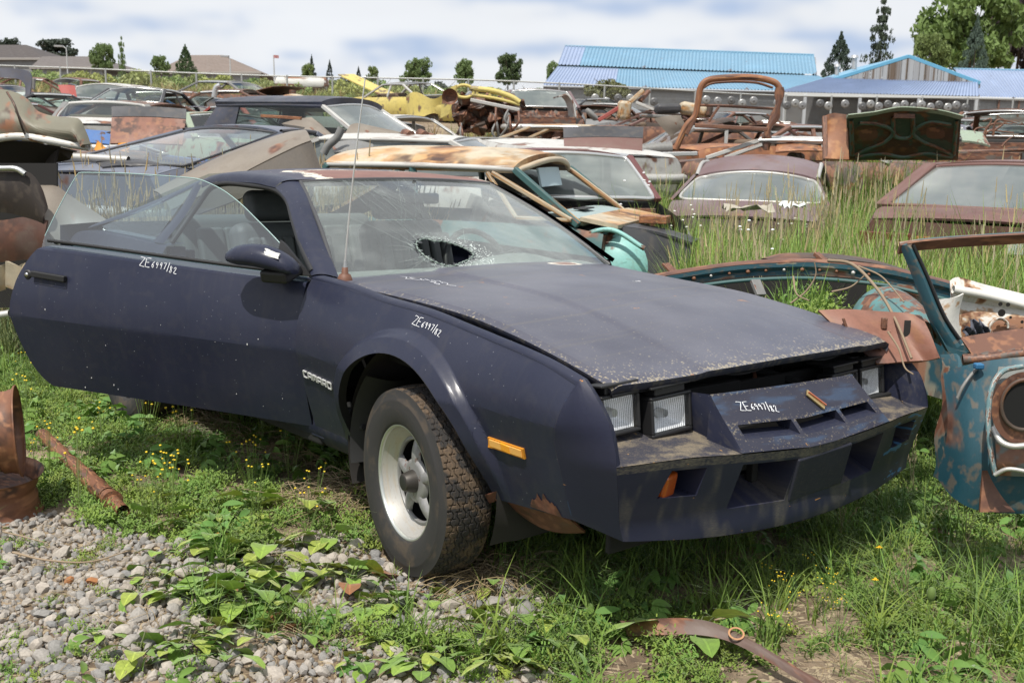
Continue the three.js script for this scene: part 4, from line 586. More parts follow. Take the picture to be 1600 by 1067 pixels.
// ---------------------------------------------------------------- ground, gravel, weeds
const inP = (p, poly) => inPoly(p[0], p[1], poly);
const lump = (x, z) => (fbm(x * 0.9 + 40, z * 0.9 + 40, 701, 3) - 0.5) * 0.10 * smoothstep(Math.hypot(x, z + 3.9), 1.0, 3) + (fbm(x * 7, z * 7, 705, 3) - 0.5) * 0.02;
const groundY = (x, z) => terrain(x, z) + lump(x, z);
{
  const xs = [], zs = [];
  for (let i = 0; i <= 150; i++) { const t = (i - 75) / 75; xs.push(Math.sign(t) * (Math.abs(t) * 5 + Math.pow(Math.abs(t), 6) * 900)); zs.push(2 - (i / 150) * 11 - Math.pow(i / 150, 5) * 1500); }
  const g = grid(150, 150, (u, v) => { const x = xs[Math.round(u * 150)], z = zs[Math.round(v * 150)]; return [x, groundY(x, z), z, x, z]; });
  const soil = tex(1024, 1024, (x, y) => {
    const n = fbm(x * 6, y * 6, 711, 5, 6), m = fbm(x * 60, y * 60, 715, 3, 60), a = fbm(x * 150 + 20 * n, y * 40, 719, 2), b = fbm(x * 40, y * 150 + 20 * n, 723, 2), g2 = hash(Math.floor(x * 1024), Math.floor(y * 1024), 59);
    let c = mixc([0.13, 0.092, 0.06], [0.24, 0.185, 0.125], smoothstep(n, 0.35, 0.65));
    c = mixc(c, [0.085, 0.06, 0.042], smoothstep(m, 0.55, 0.8) * 0.7); if (a > 0.72 || b > 0.72) c = mixc(c, [0.38, 0.31, 0.2], 0.7);
    const j = 1 + (g2 - 0.5) * 0.35; return [c[0] * j, c[1] * j, c[2] * j];
  }, { metres: 1.7 });
  const bump = tex(512, 512, (x, y) => { const v = fbm(x * 50, y * 50, 731, 4, 50); return [v, v, v]; }, { srgb: false, metres: 1.7 });
  const o = single('ground', g, new THREE.MeshStandardMaterial({ map: soil, bumpMap: bump, bumpScale: 0.012, roughness: 1, side: THREE.DoubleSide }), 'bare brown soil under the weeds and gravel of the yard'); o.userData.kind = 'structure';
}
const gravelPoly = [[-60, 815], [90, 800], [150, 822], [230, 840], [300, 850], [350, 890], [420, 850], [500, 830], [560, 850], [600, 880], [660, 915], [750, 895], [840, 930], [860, 985], [760, 1012], [690, 1006], [600, 985], [520, 990], [430, 960], [360, 950], [300, 965], [340, 1000], [200, 1030], [80, 1015], [-60, 1030]];
const dirtPoly = [[-80, 990], [330, 985], [520, 1000], [700, 1030], [900, 1060], [900, 1900], [-900, 1900]];
{
  const bed = new THREE.Group(); bed.name = 'gravel_bed'; bed.userData = { kind: 'structure', label: 'bed of grey and tan crushed stones beside the coupe' }; scene.add(bed);
  const R = rng(811), shapes = [];
  for (let k = 0; k < 9; k++) {
    const g = new THREE.IcosahedronGeometry(1, 1), p = g.attributes.position, q = new THREE.Vector3(), cuts = Array.from({ length: 9 }, () => { const v = new THREE.Vector3(R() - 0.5, R() - 0.5, R() - 0.5).normalize(); return [v, 0.50 + 0.30 * R()]; });
    for (let i = 0; i < p.count; i++) { q.fromBufferAttribute(p, i); for (const [n, d] of cuts) { const o = q.dot(n) - d; if (o > 0) q.addScaledVector(n, -o); } p.setXYZ(i, q.x, q.y * 0.72, q.z * (0.75 + 0.3 * ((k * 37 % 10) / 10))); }
    shapes.push(boxUV(toCreasedNormals(g, 0.16)));
  }
  const tone = [[0.28, 0.26, 0.235], [0.33, 0.30, 0.265], [0.36, 0.32, 0.275], [0.20, 0.195, 0.188], [0.28, 0.245, 0.205], [0.24, 0.23, 0.215], [0.35, 0.315, 0.27]], mats = tone.map((c, i) => {
    const t = tex(96, 96, (x, y) => { const n = fbm(x * 8, y * 8, 821 + i, 4, 8), m = hash(Math.floor(x * 96), Math.floor(y * 96), i); const k = 0.72 + 0.5 * n + (m - 0.5) * 0.28; return [c[0] * k, c[1] * k, c[2] * k]; }, { metres: 1.4 }); return new THREE.MeshStandardMaterial({ map: t, roughness: 0.95 });
  });
  const rusty = std([0.30, 0.13, 0.05], 0.95);
  const pts = [], cell = new Map(), key = (x, z) => Math.floor(x / 0.06) + ',' + Math.floor(z / 0.06);
  let tries = 0;
  while (tries++ < 26000) {
    const px = [-60 + 960 * R(), 795 + 300 * R()], inG = inP(px, gravelPoly), inD = inP(px, dirtPoly); if (!inG && !(inD && R() < 0.25)) continue;
    const w = onGround(...px), s = inG ? 0.010 + 0.019 * R() * (0.4 + 0.6 * R()) + (R() < 0.15 ? 0.007 : 0) : 0.010 + 0.020 * R() * R(); let ok = true;
    const cx = Math.floor(w[0] / 0.06), cz = Math.floor(w[2] / 0.06);
    for (let a = -1; a <= 1 && ok; a++) for (let b = -1; b <= 1 && ok; b++) for (const o of cell.get((cx + a) + ',' + (cz + b)) ?? []) if (Math.hypot(o.x - w[0], o.z - w[2]) < (o.s + s) * 0.74) { ok = false; break; }
    if (!ok) continue; const e = { x: w[0], z: w[2], s, px, d: inD && !inG }; pts.push(e); const k = key(e.x, e.z); cell.set(k, [...(cell.get(k) ?? []), e]);
  }
  const vis = (e) => e.px[0] > 0 && e.px[0] < 1600 && e.px[1] < 1067 ? e.s / Math.hypot(e.x, e.z) : 0;
  pts.sort((a, b) => vis(b) - vis(a));
  pts.slice(0, 295).forEach((e) => {
    const orange = Math.hypot((e.px[0] - 115) / 70, (e.px[1] - 892) / 22) < 1, m = new THREE.Mesh(shapes[R() * 9 | 0], orange && R() < 0.7 ? rusty : mats[R() * 7 | 0]); m.name = 'stone'; m.scale.set(e.s * (1.05 + 0.5 * R()), e.s * (0.9 + 0.3 * R()), e.s * (1.0 + 0.35 * R())); m.position.set(e.x, groundY(e.x, e.z) + e.s * (e.d ? 0.1 : 0.45) + R() * 0.008, e.z); m.rotation.set(R() * 0.7, R() * 6.28, R() * 0.7); m.castShadow = m.receiveShadow = true; bed.add(m);
  });
  const rest = pts.slice(295), extra = [];
  for (let i = 0; i < 5200; i++) { const px = [-60 + 980 * R(), 795 + 300 * R()]; if (!inP(px, gravelPoly) && !(inP(px, dirtPoly) && R() < 0.3)) continue; const w = onGround(...px); extra.push({ x: w[0], z: w[2], s: 0.005 + 0.010 * R(), d: true, low: true }); }
  const all = [...rest, ...extra];
  for (let k = 0; k < 3; k++) {
    const part = all.filter((_, i) => i % 3 === k), im = new THREE.InstancedMesh(shapes[k * 3], mats[[1, 4, 5][k]], part.length), M = new THREE.Matrix4(), Q = new THREE.Quaternion(), E = new THREE.Euler();
    part.forEach((e, i) => { E.set(R() * 6, R() * 6, R() * 6); M.compose(new THREE.Vector3(e.x, groundY(e.x, e.z) + (e.low ? 0.003 : e.s * 0.35), e.z), Q.setFromEuler(E), new THREE.Vector3(e.s, e.s, e.s).multiplyScalar(1.1)); im.setMatrixAt(i, M); });
    im.name = 'small_stones'; im.userData.kind = 'stuff'; im.castShadow = im.receiveShadow = true; bed.add(im);
  }
}
// ---- leaf materials and plant pieces
const leafMat = (c, s, more = {}) => new THREE.MeshPhysicalMaterial({ map: tex(64, 128, (x, y) => { const n = fbm(x * 6, y * 10, s, 3), v = Math.abs(x - 0.5) < 0.045 ? 0.35 : 0, w = Math.abs(mod(y * 7 + Math.abs(x - 0.5) * 3, 1) - 0.5) < 0.06 ? 0.14 : 0; const k = 0.72 + 0.5 * n + v + w; return [c[0] * k, c[1] * k, c[2] * k]; }), roughness: 0.8, transmission: 0.3, thickness: 0, side: THREE.DoubleSide, ...more });
const plainLeaf = (c, tr = 0.35) => new THREE.MeshPhysicalMaterial({ color: new THREE.Color().setRGB(...c), roughness: 0.8, transmission: tr, thickness: 0, side: THREE.DoubleSide });
function blade(R, h, w, lean, seg = 4) { // a curved blade of grass from the origin
  const a = R() * 6.283, dx = Math.cos(a), dz = Math.sin(a), l = lean * (0.4 + R()), px = -dz, pz = dx, ox = (R() - 0.5) * 0.06, oz = (R() - 0.5) * 0.06;
  return grid(1, seg, (u, v) => { const k = v * v * l, y = h * (v - 0.28 * l * v * v), ww = w * (1 - Math.pow(v, 1.6)) * (u - 0.5) + (v > 0.99 ? 0 : 0); return [ox + dx * k * h + px * ww, y, oz + dz * k * h + pz * ww]; });
}
function tuft(seed, n, h, w, lean, seg = 4) { const R = rng(seed), g = []; for (let i = 0; i < n; i++) g.push(blade(R, h * (0.45 + 0.65 * R()), w * (0.7 + 0.6 * R()), lean, seg)); return merge(g); }
function leaf(len, wid, bend, nu = 4, nv = 7, fold = 0.25) { // broad leaf along +z from origin, face up
  return grid(nu, nv, (u, v) => { const q = 2 * u - 1, w = wid * Math.pow(Math.sin(Math.PI * clamp(0.05 + 0.95 * Math.pow(v, 0.85), 0, 1)), 0.7) * 0.5, wav = 0.03 * wid * Math.sin(v * 14 + q * 2) * Math.abs(q); return [q * w, Math.abs(q) * w * fold + wav - bend * len * v * v, len * v * (1 - 0.12 * bend * v), u, v]; });
}
function herb(seed, n, r, h, s) { // low feathery herb: many tiny leaflets on short stems
  const R = rng(seed), g = [];
  for (let i = 0; i < n; i++) {
    const a = R() * 6.28, rr = r * Math.sqrt(R()), hh = h * (0.3 + 0.8 * R()) * (1 - 0.5 * rr / r);
    for (let k = 0; k < 5; k++) { const t = 0.35 + 0.16 * k, L = s * (1.2 - 0.12 * k), q = new THREE.PlaneGeometry(L * 0.42, L).translate(0, L / 2, 0); g.push(xf(q, { r: [-0.5 - R() * 0.9, 0, 0] }) && xf(q, { r: [0, a + (k % 2 ? 1.3 : -1.3) + R() - 0.5, 0], p: [Math.cos(a) * rr * t + (R() - 0.5) * 0.012, hh * t, Math.sin(a) * rr * t + (R() - 0.5) * 0.012] })); }
  }
  return merge(g);
}
function scatter(name, geos, mat, spots, label, { tint = 0.25, hue = null, seed = 5 } = {}) { // uncountable growth as one object
  const R = rng(seed), root = new THREE.Group(); root.name = numbered(name); root.userData = { label, kind: 'stuff', category: 'plants' }; scene.add(root);
  geos.forEach((geo, gi) => {
    const part = spots.filter((_, i) => i % geos.length === gi); if (!part.length) return;
    const im = new THREE.InstancedMesh(geo, mat, part.length), M = new THREE.Matrix4(), Q = new THREE.Quaternion(), E = new THREE.Euler(), c = new THREE.Color();
    part.forEach((e, i) => { E.set((R() - 0.5) * 0.25, R() * 6.283, (R() - 0.5) * 0.25); const s = e[3] * (0.75 + 0.5 * R()); M.compose(new THREE.Vector3(e[0], e[1], e[2]), Q.setFromEuler(E), new THREE.Vector3(s, s * (0.8 + 0.4 * R()), s)); im.setMatrixAt(i, M); const b = 1 - tint / 2 + tint * R(), h = R() - 0.5; c.setRGB(b * (1 + (hue ?? 0.35) * h), b, b * (1 - 0.3 * h)); im.setColorAt(i, c); });
    im.name = name + '_clump'; im.castShadow = im.receiveShadow = true; root.add(im);
  });
  return root;
}
function spotsIn(n, seed, box, test, size) { const R = rng(seed), out = []; for (let i = 0; i < n; i++) { const px = [lerp(box[0], box[2], R()), lerp(box[1], box[3], R())], w = onGround(...px); const k = test ? test(px, w, R) : 1; if (!k) continue; out.push([w[0], groundY(w[0], w[2]) - 0.005, w[2], size * (k === true ? 1 : k)]); } return out; }
// even over the ground instead of over the picture
function spotsOn(n, seed, [x0, z0, x1, z1], test, size) { const R = rng(seed), out = []; for (let i = 0; i < n; i++) { const x = lerp(x0, x1, R()), z = lerp(z0, z1, R()), k = test ? test(toPixel([x, terrain(x, z), z]), [x, z], R) : 1; if (!k) continue; out.push([x, groundY(x, z) - 0.005, z, size * (k === true ? 1 : k)]); } return out; }
const underTyre = (w) => Math.hypot(w[0] + 0.28, w[2] + 3.47) < 0.16;
const patchy = (w, f, s) => fbm(w[0] * f + 50, w[1] * f + 50, s, 3);
const bare = (p, w) => inP(p, [[1150, 1080], [1150, 1040], [1330, 1010], [1500, 1035], [1640, 1050], [1640, 1100]]) || inP(p, [[1545, 830], [1640, 830], [1640, 930], [1560, 900]]);
const stripZone = [[940, 985], [1110, 985], [1330, 1080], [1500, 1300], [900, 1300]];
const lowZone = (p) => inP(p, stripZone) || inP(p, gravelPoly) || inP(p, dirtPoly);
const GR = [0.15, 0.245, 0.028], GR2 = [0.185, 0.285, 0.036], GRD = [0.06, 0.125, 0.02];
// short grass
scatter('grass', [tuft(1, 12, 0.17, 0.0055, 0.9), tuft(2, 12, 0.14, 0.005, 1.1), tuft(3, 10, 0.21, 0.006, 0.7)], plainLeaf(GR),
  spotsOn(20000, 901, [-6, -1.6, 6, -9.5], (p, w, R) => { if (lowZone(p) || underTyre([w[0], 0, w[1]])) return R() < 0.012 ? 0.6 : 0; if (bare(p)) return R() < 0.12 ? 0.6 : 0; const n = patchy(w, 1.6, 911); if (p[0] < 620 && p[1] > 640 && p[1] < 860) return R() < 0.16 ? 0.6 : 0; return n > 0.42 || R() < 0.35 ? 0.7 + n * 0.7 : 0; }, 1), 'short green grass growing round the coupe', { tint: 0.5, seed: 3 });
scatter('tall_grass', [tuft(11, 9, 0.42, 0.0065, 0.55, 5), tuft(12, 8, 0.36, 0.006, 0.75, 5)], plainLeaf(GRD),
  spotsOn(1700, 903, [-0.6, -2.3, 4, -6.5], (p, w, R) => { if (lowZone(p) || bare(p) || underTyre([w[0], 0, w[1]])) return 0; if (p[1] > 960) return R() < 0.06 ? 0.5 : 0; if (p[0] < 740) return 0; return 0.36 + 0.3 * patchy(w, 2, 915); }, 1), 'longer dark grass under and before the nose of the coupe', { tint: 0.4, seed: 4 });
// feathery ground cover
scatter('feathery_weeds', [herb(21, 34, 0.09, 0.075, 0.013), herb(22, 30, 0.075, 0.10, 0.012), herb(23, 38, 0.10, 0.06, 0.015)], plainLeaf(GR2),
  spotsOn(10500, 905, [-4.6, -1.6, 4.5, -7], (p, w, R) => { if (underTyre([w[0], 0, w[1]])) return 0; const n = patchy(w, 2.3, 921); if (bare(p)) return n > 0.6 ? 0.6 : 0; if (inP(p, gravelPoly)) return n > 0.64 && R() < 0.3 ? 0.6 : 0; if (inP(p, dirtPoly)) return n > 0.55 && R() < 0.45 ? 0.65 : 0; return n > 0.44 || R() < 0.25 ? 0.7 + 0.5 * n : 0; }, 1), 'low feathery weeds matted over the ground by the coupe', { tint: 0.4, seed: 6 });
scatter('broad_weeds', [merge([0, 1, 2, 3, 4, 5, 6].map((k) => xf(leaf(0.06, 0.028, 0.5, 2, 4), { r: [-0.5, k * 0.9, 0], p: [0, 0.025 + 0.008 * k, 0] }))), merge([0, 1, 2, 3, 4, 5].map((k) => xf(leaf(0.075, 0.026, 0.4, 2, 4), { r: [-0.8, k * 1.05, 0], p: [0, 0.02 + 0.012 * k, 0] })))], plainLeaf([0.13, 0.26, 0.034]),
  spotsOn(4200, 907, [-4.6, -1.6, 4.5, -7], (p, w, R) => { if (underTyre([w[0], 0, w[1]])) return 0; const n = patchy(w, 3.1, 931); if (lowZone(p)) return n > 0.6 && R() < 0.25 ? 0.7 : 0; return n > 0.5 ? 0.6 + 0.6 * n : 0; }, 1), 'small broad-leaved weeds among the grass round the coupe', { seed: 7 });
// yellow specks of flower on thin stems
{
  const fl = (seed, n, hh) => { const R = rng(seed), g = []; for (let i = 0; i < n; i++) { const x = (R() - 0.5) * 0.12, z = (R() - 0.5) * 0.12, h = hh * (0.5 + 0.6 * R()); g.push(xf(new THREE.IcosahedronGeometry(0.0055, 0), { s: [1, 0.7, 1], p: [x, h, z] })); } return merge(g); };
  const st = (seed, n, hh) => { const R = rng(seed), g = []; for (let i = 0; i < n; i++) { const x = (R() - 0.5) * 0.12, z = (R() - 0.5) * 0.12, h = hh * (0.5 + 0.6 * R()); g.push(tube([[x * 0.2, 0, z * 0.2], [x * 0.6, h * 0.55, z * 0.6], [x, h, z]], 0.0011, 5, 3)); } return merge(g); };
  const sp = spotsOn(170, 941, [-4.5, -2.6, -0.6, -6.2], (p, w, R) => lowZone(p) || p[1] < 530 || p[0] > 520 ? 0 : 1, 1);
  const sp2 = spotsIn(12, 943, [1195, 915, 1320, 1010], null, 0.45);
  const all = [...sp, ...sp2];
  const a = scatter('yellow_flowers', [fl(31, 7, 0.24)], std([0.72, 0.52, 0.03], 0.8), all, 'tiny yellow flower heads scattered over the weeds by the door', { hue: 0.1, seed: 44 });
  scatter('flower_stems', [st(31, 7, 0.24)], plainLeaf(GR2), all, 'thin green stems of the tiny yellow flowers by the door', { hue: 0.1, seed: 44 });
}
// dry straw matted by the tyre
{
  const straw = (seed, n) => { const R = rng(seed), g = []; for (let i = 0; i < n; i++) { const a = R() * 6.28, L = 0.08 + 0.16 * R(), x = (R() - 0.5) * 0.14, z = (R() - 0.5) * 0.14, y = 0.004 + 0.05 * R(); g.push(tube([[x, y, z], [x + Math.cos(a) * L * 0.5, y + 0.02 * R(), z + Math.sin(a) * L * 0.5], [x + Math.cos(a + 0.3) * L, y * 0.4, z + Math.sin(a + 0.3) * L]], 0.0012, 6, 3)); } return merge(g); };
  const zone = [[[480, 770], [575, 755], [590, 800], [500, 820], [450, 800]], [[690, 900], [760, 860], [830, 860], [850, 895], [790, 925], [700, 930]], [[270, 660], [330, 650], [350, 700], [280, 700]], [[380, 690], [470, 690], [470, 740], [380, 730]]];
  scatter('dry_straw', [straw(51, 26), straw(52, 26)], std([0.30, 0.23, 0.14], 0.9), spotsIn(900, 951, [270, 640, 860, 940], (p) => zone.some((z) => inP(p, z)) ? 1 : 0, 1), 'dead tan straw matted round the front tyre', { hue: 0.1, seed: 9 });
  scatter('straw_litter', [straw(53, 8)], std([0.36, 0.28, 0.17], 0.9), spotsIn(420, 953, [0, 800, 1600, 1067], (p, w, R) => lowZone(p) ? (R() < 0.5 ? 0.7 : 0) : bare(p) ? 0.8 : R() < 0.15 ? 0.7 : 0, 0.8), 'loose bits of straw lying on the bare soil and gravel', { hue: 0.1, seed: 10 });
}
// dock plants with broad leaves, each a thing
{
  const M1 = [leafMat([0.17, 0.30, 0.035], 61), leafMat([0.23, 0.36, 0.04], 63), leafMat([0.31, 0.38, 0.05], 65)], red = leafMat([0.30, 0.12, 0.04], 67), stem = plainLeaf([0.13, 0.15, 0.05]);
  const list = [ // pixel of the foot, leaf length, leaves, how upright, what sets it apart
    [205, 820, 0.10, 4, 0.9, 'young dock plant beside the broken end of the rusty driveshaft'], [352, 905, 0.13, 9, 0.6, 'largest clump of broad dock leaves on the gravel left of the front wheel'], [420, 870, 0.13, 8, 0.5, 'dock clump with wide flat leaves just left of the tyre'], [330, 940, 0.11, 7, 0.8, 'dock plant with upright spoon-shaped leaves at the gravel edge'], [215, 930, 0.08, 6, 0.5, 'small flat dock rosette alone in the grey gravel'], [318, 995, 0.085, 5, 0.9, 'small yellow-green dock with two upright leaves above the soil strip'], [215, 1030, 0.09, 6, 0.7, 'dock seedling among stones at the bottom left of the picture'],
    [515, 850, 0.11, 5, 0.7, 'dock with long pointed leaf touching the left of the tyre'], [505, 905, 0.085, 6, 0.7, 'bright dock plant on the stones below the wheel rim'], [440, 950, 0.08, 6, 0.6, 'dock rosette with reddened lower leaves in feathery weeds'], [470, 1000, 0.075, 5, 0.6, 'tiny dock beside the feathery patch below the gravel'], [560, 950, 0.07, 4, 0.8, 'two-leaved dock seedling between pale stones below the tyre'], [668, 940, 0.06, 4, 0.6, 'dock seedling in front of the tyre contact patch'], [730, 985, 0.10, 6, 0.8, 'dock with one broad upright leaf in the middle of the right gravel patch'], [770, 920, 0.085, 7, 0.8, 'dock growing out of the straw right of the tyre'], [800, 975, 0.095, 6, 0.7, 'dock at the right end of the gravel patch'], [690, 1025, 0.08, 7, 0.6, 'dock clump low on the soil below the gravel patch'], [770, 1040, 0.09, 9, 0.7, 'large yellow-green dock cluster at the bottom centre of the picture'], [860, 930, 0.07, 5, 0.8, 'shaded dock under the front corner of the bumper'], [880, 1010, 0.09, 6, 0.7, 'dock with one pale rounded leaf left of the bent rusty strip'], [560, 1045, 0.07, 6, 0.6, 'dock seedling in soil at the bottom edge below the tyre'],
    [1085, 1000, 0.16, 6, 0.75, 'large-leaved dock standing behind the bent rusty strip'], [1545, 800, 0.14, 4, 1.0, 'grey-green plant with long narrow leaves before the teal wreck'], [300, 790, 0.09, 6, 0.6, 'dock under the door in the herb carpet beyond the gravel'], [250, 870, 0.07, 5, 0.6, 'small dock at the upper edge of the gravel below the driveshaft'], [600, 1010, 0.06, 5, 0.7, 'reddish dock seedling on soil between the two gravel patches'],
    [380, 985, 0.075, 6, 0.7, 'light green dock above the soil strip right of the upright one'], [455, 905, 0.10, 7, 0.65, 'dock in the thick clump between the gravel and the tyre'],
  ];
  const extra = (n, seed, poly, L, label, group) => { const R = rng(seed); let k = 0, guard = 0; while (k < n && guard++ < 4000) { const x = lerp(poly[0], poly[2], R()), y = lerp(poly[1], poly[3], R()); if (((x - (poly[0] + poly[2]) / 2) / ((poly[2] - poly[0]) / 2)) ** 2 + ((y - (poly[1] + poly[3]) / 2) / ((poly[3] - poly[1]) / 2)) ** 2 > 1) continue; list.push([x, y, L * (0.7 + 0.6 * R()), 5 + (R() * 4 | 0), 0.4 + 0.5 * R(), label, group]); k++; } };
  extra(22, 71, [285, 770, 565, 975], 0.105, 'broad-leaved dock crowded into the thick clump left of the front tyre', 'docks in the clump by the tyre');
  extra(16, 72, [540, 925, 910, 1060], 0.075, 'small yellow-green dock scattered over the stones below the tyre', 'docks below the tyre');
  extra(10, 73, [150, 880, 420, 1060], 0.07, 'small dock sprouting through the open gravel at the left', 'docks in the open gravel');
  list.forEach(([px, py, L, n, up, label, group], i) => {
    const w = onGround(px, py), o = thing('dock_plant', label, 'plant', [w[0], groundY(w[0], w[2]) + 0.01, w[2]], 0, group), R = rng(1000 + i * 7);
    for (let k = 0; k < n; k++) {
      const a = k * 2.4 + R() * 0.8, t = clamp(up * (1.05 - 0.10 * k) + (R() - 0.5) * 0.35, 0.12, 1.2), len = L * 0.98 * (0.7 + 0.5 * R()), sl = len * (0.45 + 0.3 * R()), dir = [Math.sin(a) * Math.cos(t), Math.sin(t), Math.cos(a) * Math.cos(t)], tip = dir.map((d) => d * sl);
      mesh('leaf', xf(leaf(len, len * (0.52 + 0.18 * R()), 0.18 + 0.3 * R(), 6, 9, 0.12), { r: [-t * 0.85, a, 0], p: tip }), n > 4 && k === n - 1 && R() < 0.13 ? red : M1[R() * 3 | 0], o).rotation.order = 'XYZ';
      mesh('stalk', tube([[0, 0, 0], [tip[0] * 0.6, tip[1] * 0.65, tip[2] * 0.6], tip], 0.0022, 5, 5), stem, o);
    }
  });
}
{ const by = (t) => scene.children.filter((o) => o.name.startsWith('dock_plant') && o.userData.group === t); countOff(by('docks in the clump by the tyre'), (n) => n + ' broad-leaved dock from the left in the clump beside the front tyre'); countOff(by('docks below the tyre'), (n) => n + ' small dock from the left on the stones below the tyre'); countOff(by('docks in the open gravel'), (n) => n + ' small dock from the left in the open gravel'); }
// two yellow dandelion-like flowers, the seed stalk and others
for (const [px, py, h, label] of [[1368, 885, 0.17, 'open yellow flower, the higher of two right of the bumper'], [1363, 920, 0.13, 'half-closed yellow flower, the lower of two right of the bumper']]) {
  const w = onGround(px, py + 45), o = thing('yellow_flower', label, 'flower', [w[0], 0, w[2]]), pm = std([0.85, 0.55, 0.02], 0.7);
  mesh('stem', tube([[0, 0, 0], [0.01, h * 0.6, 0], [0, h, 0]], 0.0014, 8, 5), plainLeaf(GR2), o);
  for (let k = 0; k < 12; k++) mesh('petal', xf(leaf(0.013, 0.006, 0.2, 2, 3), { r: [-0.25, k * 0.5236, 0], p: [0, h, 0] }), pm, o);
  mesh('centre', xf(new THREE.SphereGeometry(0.005, 8, 6), { s: [1, 0.6, 1], p: [0, h + 0.002, 0] }), std([0.7, 0.4, 0.02], 0.8), o);
}
{ const w = onGround(1440, 1020), o = thing('budding_stalk', 'single green stalk with a closed oval bud standing in the right weeds', 'plant', [w[0], 0, w[2]]); mesh('stem', tube([[0, 0, 0], [0.006, 0.09, 0], [0.012, 0.17, 0]], 0.0028, 10, 6), plainLeaf(GR2), o); mesh('bud', xf(new THREE.SphereGeometry(0.015, 10, 8), { s: [0.9, 1.5, 0.9], p: [0.013, 0.185, 0] }), plainLeaf([0.14, 0.22, 0.04]), o); }
// grasses with seed heads rising before the bumper and at the right
{
  const head = (seed, n, H) => { const R = rng(seed), g = []; for (let i = 0; i < n; i++) { const a = R() * 6.28, l = 0.10 + 0.25 * R(), h = H * (0.6 + 0.5 * R()), x = Math.cos(a) * l * h, z = Math.sin(a) * l * h; g.push(tube([[0, 0, 0], [x * 0.35, h * 0.6, z * 0.35], [x, h, z]], 0.0012, 6, 3)); for (let k = 0; k < 9; k++) { const t = 0.80 + 0.022 * k; g.push(xf(new THREE.PlaneGeometry(0.005, 0.016), { r: [R() - 0.5, R() * 6, 0.8 * (R() - 0.5)], p: [x * (0.35 + 0.65 * (t - 0.6) / 0.4) + (R() - 0.5) * 0.02, h * t, z * (0.35 + 0.65 * (t - 0.6) / 0.4) + (R() - 0.5) * 0.02] })); } } return merge(g); };
  scatter('seed_grass', [head(71, 7, 0.5), head(72, 6, 0.42)], std([0.30, 0.23, 0.13], 0.9), spotsOn(150, 961, [0.8, -2.6, 3.4, -6], (p, w, R) => p[0] > 1180 && p[1] > 560 && p[1] < 960 && p[0] < 1600 ? (R() < 0.6 ? 0.7 : 0) : 0, 1), 'fine grass with drooping pale seed heads right of the bumper', { hue: 0.15, seed: 12 });
}
// ---- things lying on the ground
const rustA = weathered(71, [0.10, 0.045, 0.028], { rust: 0.75, metres: 0.5, size: 256, rustC: [0.17, 0.07, 0.035], rustC2: [0.30, 0.14, 0.07] });
const rustB = weathered(73, [0.085, 0.042, 0.03], { rust: 0.6, metres: 0.7, size: 256 });
function rustyRim(name, label, pos, rot, rad, wid) {
  const o = thing('rim_scrap', label, 'wheel rim', pos, 0, 'rusty steel wheel rims'); o.rotation.set(...rot);
  const p = [[1, -0.5], [1.02, -0.49], [1.0, -0.45], [0.94, -0.43], [0.92, -0.32], [0.90, -0.28], [0.90, -0.1], [0.84, -0.05], [0.84, 0.12], [0.90, 0.18], [0.92, 0.36], [0.95, 0.42], [1.0, 0.45], [1.03, 0.5]].map(([r, a]) => [r * rad, a * wid]);
  mesh('barrel', planarUV(lathe(p, 'y', 64), 0, 1), rustA, o);
  mesh('disc', lathe([[0.06 * 1, -0.02], [0.10, 0.0], [0.13, 0.028], [0.15, 0.02], [0.84 * rad, 0.01]].map(([r, a]) => [r, a]), 'y', 48), rustB, o);
  return o;
}
{ const a = onGround(8, 800); rustyRim('rusty_wheel', 'rusty steel wheel lying flat under another at the gravel edge', [a[0] - 0.05, 0.085, a[2]], [0.06, 0, -0.06], 0.185, 0.16); rustyRim('rusty_wheel', 'rusty steel wheel standing upright on the flat one', [at(2, 672, -a[2])[0], 0.33, a[2] + 0.04], [0, 0.35, 1.62], 0.175, 0.16); }
{
  const a = onGround(70, 690), b = onGround(190, 815), o = thing('driveshaft', 'rusty broken driveshaft pipe lying in the weeds below the door', 'pipe', [0, 0, 0]);
  const P = (t, y) => [lerp(a[0], b[0], t), y, lerp(a[2], b[2], t)];
  mesh('shaft', [tube([P(-0.05, 0.02), P(0.3, 0.03), P(0.62, 0.035), P(0.84, 0.042)], (t) => 0.030 + 0.008 * smoothstep(t, 0.55, 0.8) + 0.002 * Math.sin(t * 37), 40, 16)], rustA, o);
  mesh('coupling', [cyl(P(0.86, 0.045), P(0.90, 0.046), 0.036, 0.036, 20), cyl(P(0.90, 0.046), P(0.905, 0.046), 0.042, 0.042, 20), tube([P(0.84, 0.05), P(0.855, 0.05)], 0.034, 4, 12)], rustA, o);
  mesh('end_sleeve', [cyl(P(0.90, 0.046), P(1.02, 0.05), 0.026, 0.024, 18, true), cyl(P(0.90, 0.046), P(1.015, 0.05), 0.019, 0.019, 14, true)], rustA, o);
}
